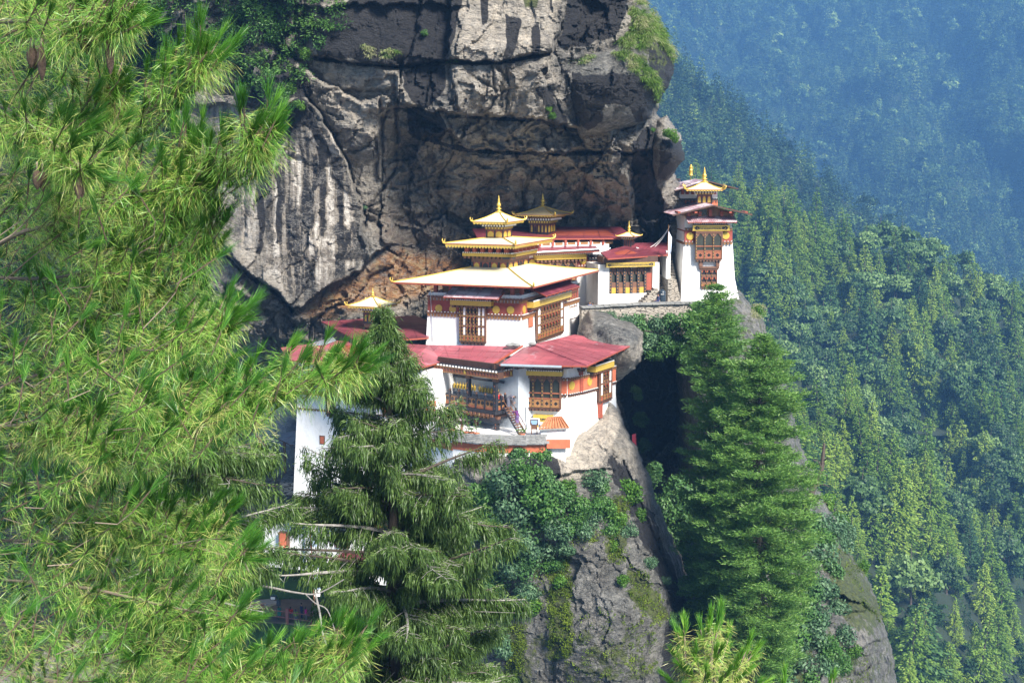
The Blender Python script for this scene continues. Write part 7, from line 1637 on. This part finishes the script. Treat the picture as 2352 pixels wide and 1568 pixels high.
# ------------------------------------------------------------------ tall pines on the spur
def bigpine(tip, base, d, prof, label, seed, n=230, lit=0.0):
    r_ = np.random.default_rng(seed); T, Bs = P(*tip, d), P(*base, d)
    root = thing('tall_pine', label, 'pine tree', Bs); m = MB(); ts = np.linspace(0, 1, 14)
    trunk = [Bs+(T-Bs)*t+Vector((.25*math.sin(t*6+seed), .2*math.cos(t*5), 0)) for t in ts]; m.tube(trunk, [.42*(1-t)**.8+.02 for t in ts], M_BARK, 8); m.obj('trunk', root)
    lv = Leaves(); bm_ = MB(); CB, CD, CT = [], [], []
    def rad(v): return np.interp(v, [p[0] for p in prof], [p[1] for p in prof])/ppm(d)
    lev = n//6
    for i in range(lev):
        v = tip[1]+8+(base[1]-tip[1]-60)*(i/lev)**.92; t = (v-tip[1])/(base[1]-tip[1]); R_ = float(rad(v)); x = (1-t)*13; c = trunk[int(min(x, 12))]+(trunk[int(min(x, 12))+1]-trunk[int(min(x, 12))])*(x-int(min(x, 12)))
        a0 = r_.random()*6.28
        for k in range(6):
            if r_.random() < .10: continue
            az = a0+k*1.047+r_.normal()*.25; L = R_*1.12*r_.uniform(.55, 1.10)*(.8 if math.sin(az) > .4 else 1); o = Vector((math.cos(az), math.sin(az), 0)); sd_ = Vector((-o.y, o.x, 0))
            lift = .50-.55*t
            pts = [c+o*L*s+Vector((0,0,L*(lift*s-.30*s*s+.22*s**4))) for s in np.linspace(0, 1, 7)]
            bm_.tube(pts, [max(.012, .012*L*(1.1-s)) for s in np.linspace(0, 1, 7)], M_BARK, 4, False)
            kk = max(4, int(L*4.6))
            for j in range(kk):
                s = .25+.75*(j+r_.random())/kk; x2 = min(s*6, 5.99); q = pts[int(x2)]+(pts[int(x2)+1]-pts[int(x2)])*(x2-int(x2))
                for z in range(2):
                    off = sd_*r_.normal()*.30*L*s*(1.25-s)+o*r_.normal()*.15+Vector((0,0,r_.normal()*.08)); CB.append(tuple(q+off)); CD.append(tuple(o*.7+sd_*r_.normal()*.5+Vector((0,0,.30)))); CT.append(r_.normal()*.13)
    CB, CD, CT = np.array(CB), np.array(CD), np.array(CT); print("clumps", len(CB))
    nn = 22; B = np.repeat(CB, nn, 0); A = np.repeat(CD, nn, 0); k = len(B); tn = np.repeat(CT, nn)
    D = A+r_.normal(size=(k, 3))*np.array([.62, .62, .34]); off = r_.normal(size=(k, 3))*np.array([.24, .24, .09])
    lv.add(B+off, D, .36*(.6+.7*r_.random(k)), .068, np.clip(.45+lit+tn+r_.normal(size=k)*.16, 0, 1), r_)
    lv.obj('crown', F_BIGP, root); bm_.obj('branch', root)
bigpine((1652,655), (1640,1500), 122, [(655,4),(690,34),(740,54),(800,66),(880,72),(960,62),(1050,80),(1150,76),(1300,92),(1480,70)], 'tall pine rising in front of the tower base, the further of two', 31, 320, -.04)
bigpine((1752,770), (1738,1585), 116, [(770,4),(800,28),(850,64),(900,84),(1000,96),(1060,128),(1120,142),(1200,132),(1300,122),(1400,104),(1500,92),(1585,70)], 'broad tall pine on the rock spur, the nearer of two', 32, 360, .05)
# dead snag on the spur's edge
m = MB(); s0 = bez([P(1850,1168,136), P(1868,1120,136), P(1885,1085,136), P(1890,1050,136), P(1893,1018,136)], 5); m.tube(s0, [.38-.013*i for i in range(len(s0))], M_BARK, 7)
for a, b, c in (((1872,1118),(1890,1112),(1905,1118)), ((1888,1078),(1880,1060),(1868,1056)), ((1889,1060),(1900,1052),(1906,1054)), ((1880,1095),(1892,1090),(1902,1094)), ((1860,1160),(1880,1150),(1900,1156)), ((1858,1152),(1848,1140),(1850,1122))):
    m.tube(bez([P(*a, 136), P(*b, 135.6), P(*c, 135.2)], 4), [.10,.09,.085,.08,.07,.06,.05,.04,.03], M_BARK, 5)
tag(m.obj('dead_tree'), 'dead dark leafless tree trunk leaning on the edge of the rock spur', 'dead tree')
# ------------------------------------------------------------------ people
def person(loc, h, yaw, label, top, bottom, pose='stand', hair=M_HAIR, skirt=False, long_hair=False, lean=None):
    """continuous skinned body with legs, arms and five-fingered hands; hair and clothes are children"""
    S = h/1.7; root = thing('person', label, 'person', loc, None, yaw)
    J = {'pel': (0,0,.93), 'wai': (0,0,1.10), 'che': (0,.0,1.30), 'nek': (0,-.01,1.46), 'hd0': (0,-.02,1.54), 'hd1': (0,-.03,1.62), 'hd2': (0,-.02,1.70),
         'hipL': (.09,0,.90), 'kneL': (.10,-.02,.50), 'ankL': (.10,.01,.09), 'toeL': (.11,-.15,.04), 'hipR': (-.09,0,.90), 'kneR': (-.10,-.03,.50), 'ankR': (-.10,.0,.09), 'toeR': (-.11,-.16,.04),
         'shoL': (.18,0,1.39), 'elbL': (.24,.02,1.12), 'wriL': (.25,-.08,.89), 'shoR': (-.18,0,1.39), 'elbR': (-.24,.02,1.12), 'wriR': (-.25,-.08,.89)}
    if pose == 'bend':
        J.update({'wai': (0,-.14,1.04), 'che': (0,-.36,1.12), 'nek': (0,-.52,1.12), 'hd0': (0,-.58,1.08), 'hd1': (0,-.66,1.07), 'hd2': (0,-.72,1.04), 'shoL': (.18,-.44,1.10), 'shoR': (-.18,-.44,1.10), 'elbL': (.22,-.50,.84), 'elbR': (-.22,-.50,.84), 'wriL': (.18,-.58,.62), 'wriR': (-.18,-.58,.62)})
    if pose == 'climb':
        J.update({'wai': (0,-.06,1.09), 'che': (0,-.15,1.27), 'nek': (0,-.22,1.42), 'hd0': (0,-.25,1.49), 'hd1': (0,-.28,1.57), 'hd2': (0,-.28,1.64), 'shoL': (.18,-.2,1.35), 'shoR': (-.18,-.2,1.35), 'elbL': (.24,-.35,1.20), 'elbR': (-.24,-.35,1.20), 'wriL': (.2,-.55,1.33), 'wriR': (-.2,-.55,1.33), 'kneL': (.1,-.2,.55), 'ankL': (.1,-.08,.22), 'toeL': (.1,-.22,.18)})
    if pose == 'sit':
        J.update({'kneL': (.1,-.40,.90), 'ankL': (.1,-.42,.48), 'toeL': (.1,-.56,.44), 'kneR': (-.1,-.40,.90), 'ankR': (-.1,-.42,.48), 'toeR': (-.1,-.56,.44), 'elbL': (.24,-.10,1.14), 'wriL': (.14,-.30,1.02), 'elbR': (-.24,-.1,1.14), 'wriR': (-.14,-.30,1.02)})
    if pose == 'camera': J.update({'elbL': (.24,-.16,1.22), 'wriL': (.08,-.30,1.42), 'elbR': (-.24,-.16,1.22), 'wriR': (-.08,-.30,1.42)})
    rr = {'pel': .135, 'wai': .12, 'che': .145, 'nek': .055, 'hd0': .075, 'hd1': .098, 'hd2': .075, 'hip': .095, 'kne': .06, 'ank': .04, 'toe': .035, 'sho': .065, 'elb': .045, 'wri': .028}
    E = [('pel','wai'),('wai','che'),('che','nek'),('nek','hd0'),('hd0','hd1'),('hd1','hd2'),('che','shoL'),('shoL','elbL'),('elbL','wriL'),('che','shoR'),('shoR','elbR'),('elbR','wriR'),('pel','hipL'),('hipL','kneL'),('kneL','ankL'),('ankL','toeL'),('pel','hipR'),('hipR','kneR'),('kneR','ankR'),('ankR','toeR')]
    names = list(J); V = [Vector(J[k]) for k in names]; rad = [rr[k] if k in rr else rr[k[:3]] for k in names]; ed = [(names.index(a), names.index(b)) for a, b in E]
    for sd_ in 'LR':
        w_ = Vector(J['wri'+sd_]); e_ = Vector(J['elb'+sd_]); d = (w_-e_).normalized(); sx = Vector((1 if sd_ == 'L' else -1, 0, 0)); x = (Vector((0,-1,0))-d*d.dot(Vector((0,-1,0)))).normalized() if abs(d.y) < .9 else sx
        pm = len(V); V.append(w_+d*.07); rad.append(.030); ed.append((names.index('wri'+sd_), pm))
        for f, (o_, ln) in enumerate(((-.028,.065),(-.010,.078),(.009,.073),(.027,.056))):
            a = len(V); V.append(w_+d*.11+x*o_); rad.append(.010); V.append(w_+d*(.11+ln)+x*o_*1.2-sx*.015); rad.append(.008); ed += [(pm, a), (a, a+1)]
        a = len(V); V.append(w_+d*.06+x*.05); rad.append(.011); V.append(w_+d*.10+x*.075); rad.append(.009); ed += [(pm, a), (a, a+1)]
    me = bpy.data.meshes.new('body'); me.from_pydata([tuple(v*S) for v in V], ed, []); me.materials.append(M_SKIN); o = bpy.data.objects.new('body', me); COL.objects.link(o); o.parent = root
    sk = o.modifiers.new('skin', 'SKIN'); ly = me.skin_vertices[0]
    for i, r in enumerate(rad): ly.data[i].radius = (r*S, r*S*(.78 if names[i:i+1] and names[i] in ('pel','wai','che') else 1)); ly.data[i].use_root = (i == 0)
    sb = o.modifiers.new('smooth', 'SUBSURF'); sb.levels = 1; sb.render_levels = 1
    def part(nm, segs, mat, n=10):
        m = MB()
        for pts, rs in segs: m.tube([Vector(p)*S for p in pts], [r*S for r in rs], mat, n)
        q = bpy.data.meshes.new(nm); q.from_pydata(m.v, [], m.f); q.materials.append(mat); q.update(); ob = bpy.data.objects.new(nm, q); COL.objects.link(ob); ob.parent = root; return ob
    g = lambda *k: [Vector(J[x]) for x in k]
    up = Vector((0,0,.02))
    part('jacket', [([Vector(J['pel'])-up*2]+g('wai','che')+[Vector(J['nek'])-up*1.5], [.165,.15,.185,.075]), (g('shoL','elbL')+[Vector(J['elbL']).lerp(Vector(J['wriL']), .9)], [.085,.062,.045]), (g('shoR','elbR')+[Vector(J['elbR']).lerp(Vector(J['wriR']), .9)], [.085,.062,.045]), (g('shoL','che','shoR'), [.08,.13,.08])], top)
    if skirt: 
        k = (Vector(J['kneL'])+Vector(J['kneR']))/2; a = (Vector(J['ankL'])+Vector(J['ankR']))/2; part('skirt', [([Vector(J['pel'])+up*3, Vector(J['pel'])-up*6, k, a+up*3], [.16,.19,.20,.22])], bottom)
    else: part('trousers', [(g('pel','hipL','kneL','ankL'), [.14,.115,.078,.058]), (g('pel','hipR','kneR','ankR'), [.14,.115,.078,.058])], bottom)
    h0, h1 = Vector(J['hd1']), Vector(J['hd2']); hd = (h1-h0).normalized(); bk = Vector((0,.035,0)) if pose not in ('bend',) else Vector((0,.0,.03))
    segs = [([h0+bk-hd*.03, h0+bk*1.1+hd*.03, h1+bk*.6+hd*.03, h1+hd*.055], [.085,.103,.085,.02])]
    if long_hair: segs.append(([h0+bk*1.3, h0+Vector((0,.09,-.14)), h0+Vector((0,.12,-.36))], [.09,.075,.03]))
    part('hair', segs, hair)
    # face: nose, eyes, mouth, ears
    if pose != 'bend':
        f = Vector((0,-1,0)); m = MB()
        m.tube([(h0+f*.095+Vector((0,0,.0)))*S, (h0+f*.118-Vector((0,0,.025)))*S], [.010*S,.016*S], M_SKIN, 5)
        for sx in (-1, 1): m.tube([(h0+Vector((sx*.1,0,.02)))*S, (h0+Vector((sx*.105,.01,-.03)))*S], [.016*S,.012*S], M_SKIN, 5)
        for sx in (-1, 1): m.tube([(h0+f*.09+Vector((sx*.035,0,.015)))*S, (h0+f*.097+Vector((sx*.035,0,.015)))*S], [.012*S,.010*S], M_HAIR, 6)
        m.tube([(h0+f*.088+Vector((-.025,0,-.05)))*S, (h0+f*.092+Vector((.025,0,-.05)))*S], .008*S, cloth('lips', (.25,.07,.06)), 5)
        q = bpy.data.meshes.new('face'); q.from_pydata(m.v, [], m.f)
        for mt in m.mats: q.materials.append(mt)
        q.polygons.foreach_set("material_index", m.m); q.update(); ob = bpy.data.objects.new('face', q); COL.objects.link(ob); ob.parent = root
    return root
C_RED = cloth('red_cloth', (.55,.025,.03)); C_DRED = cloth('maroon_robe_cloth', (.22,.02,.05)); C_GREY = cloth('grey_robe_cloth', (.10,.10,.13)); C_PUR = cloth('purple_cloth', (.10,.022,.12)); C_VIO = cloth('patterned_violet_cloth', (.13,.08,.19))
C_NAVY = cloth('navy_cloth', (.02,.03,.09)); C_BLUE = cloth('denim', (.05,.10,.25)); C_BLK = cloth('black_cloth', (.02,.02,.025)); C_GRN = cloth('lime_cloth', (.28,.36,.06)); C_PINK = cloth('pink_cloth', (.70,.04,.25)); C_GRYT = cloth('grey_trousers', (.15,.15,.16))
zfl = P(1137, 944, 122.6).z
def stand(u, d, z): p = P(u, 900, d); return (p.x, p.y, z)
person(stand(1146, 123.9, zfl), 1.5, R(30), 'person in a bright red robe standing on the balcony near the ladder', C_RED, C_DRED, skirt=True)
person(stand(1152, 124.6, zfl), 1.55, R(-20), 'person in a dark maroon robe behind the red-robed one on the balcony', C_DRED, C_DRED, skirt=True)
pt = LAD[0]+LAD[1]*.02; person((pt.x+.1, pt.y-.1, pt.z-.05), 1.62, R(75), 'person in a grey robe bending down at the top of the ladder', C_GREY, C_GREY, 'bend', skirt=True)
pt = LAD[0]+LAD[1]*.66; person((pt.x+.05, pt.y-.12, pt.z-.05), 1.52, R(215), 'long-haired person in a purple jacket and violet skirt climbing the ladder', C_PUR, C_VIO, 'climb', skirt=True, long_hair=True)
zc = P(1357, 706, 142.2).z
person(stand(1353, 142.8, zc-1.15), 1.65, R(20), 'person in a blue top whose head shows above the terrace wall', C_BLUE, C_NAVY)
person(stand(1360, 143.2, zc-1.25), 1.6, R(-60), 'dark-haired person partly hidden behind the one in blue at the terrace wall', C_BLK, C_BLK)
person((P(1512,700,144.4).x, 144.4, P(1512,694,144.4).z-.72), 1.6, R(-70), 'person in navy sitting beside the water tank below the stairs', C_NAVY, C_NAVY, 'sit')
q = onz(599, 1420); person((q.x, q.y, zpth), 1.7, R(150), 'person in black top and blue jeans taking a photo by the fence', C_BLK, C_BLUE, 'camera')
for (u, v), lab, tp__, bt_, hr, lh in (((668,1424), 'person in an orange-red top just behind the path fence', C_RED, C_GRYT, M_HAIR, True), ((680,1430), 'person in a lime green top seen from behind at the path fence', C_GRN, C_GRYT, M_HAIR, True), ((693,1420), 'tall person in dark navy between the green and pink tops on the path', C_NAVY, C_NAVY, M_HAIR, False), ((703,1424), 'person in a bright pink top carrying a dark bag on the path', C_PINK, C_GRYT, M_HAIR, True)):
    q = onz(u, v); person((q.x, q.y, zpth), 1.62 if 'tall' not in lab else 1.85, R(180) if 'behind' in lab else R(120), lab, tp__, bt_, 'stand', hr, False, lh)
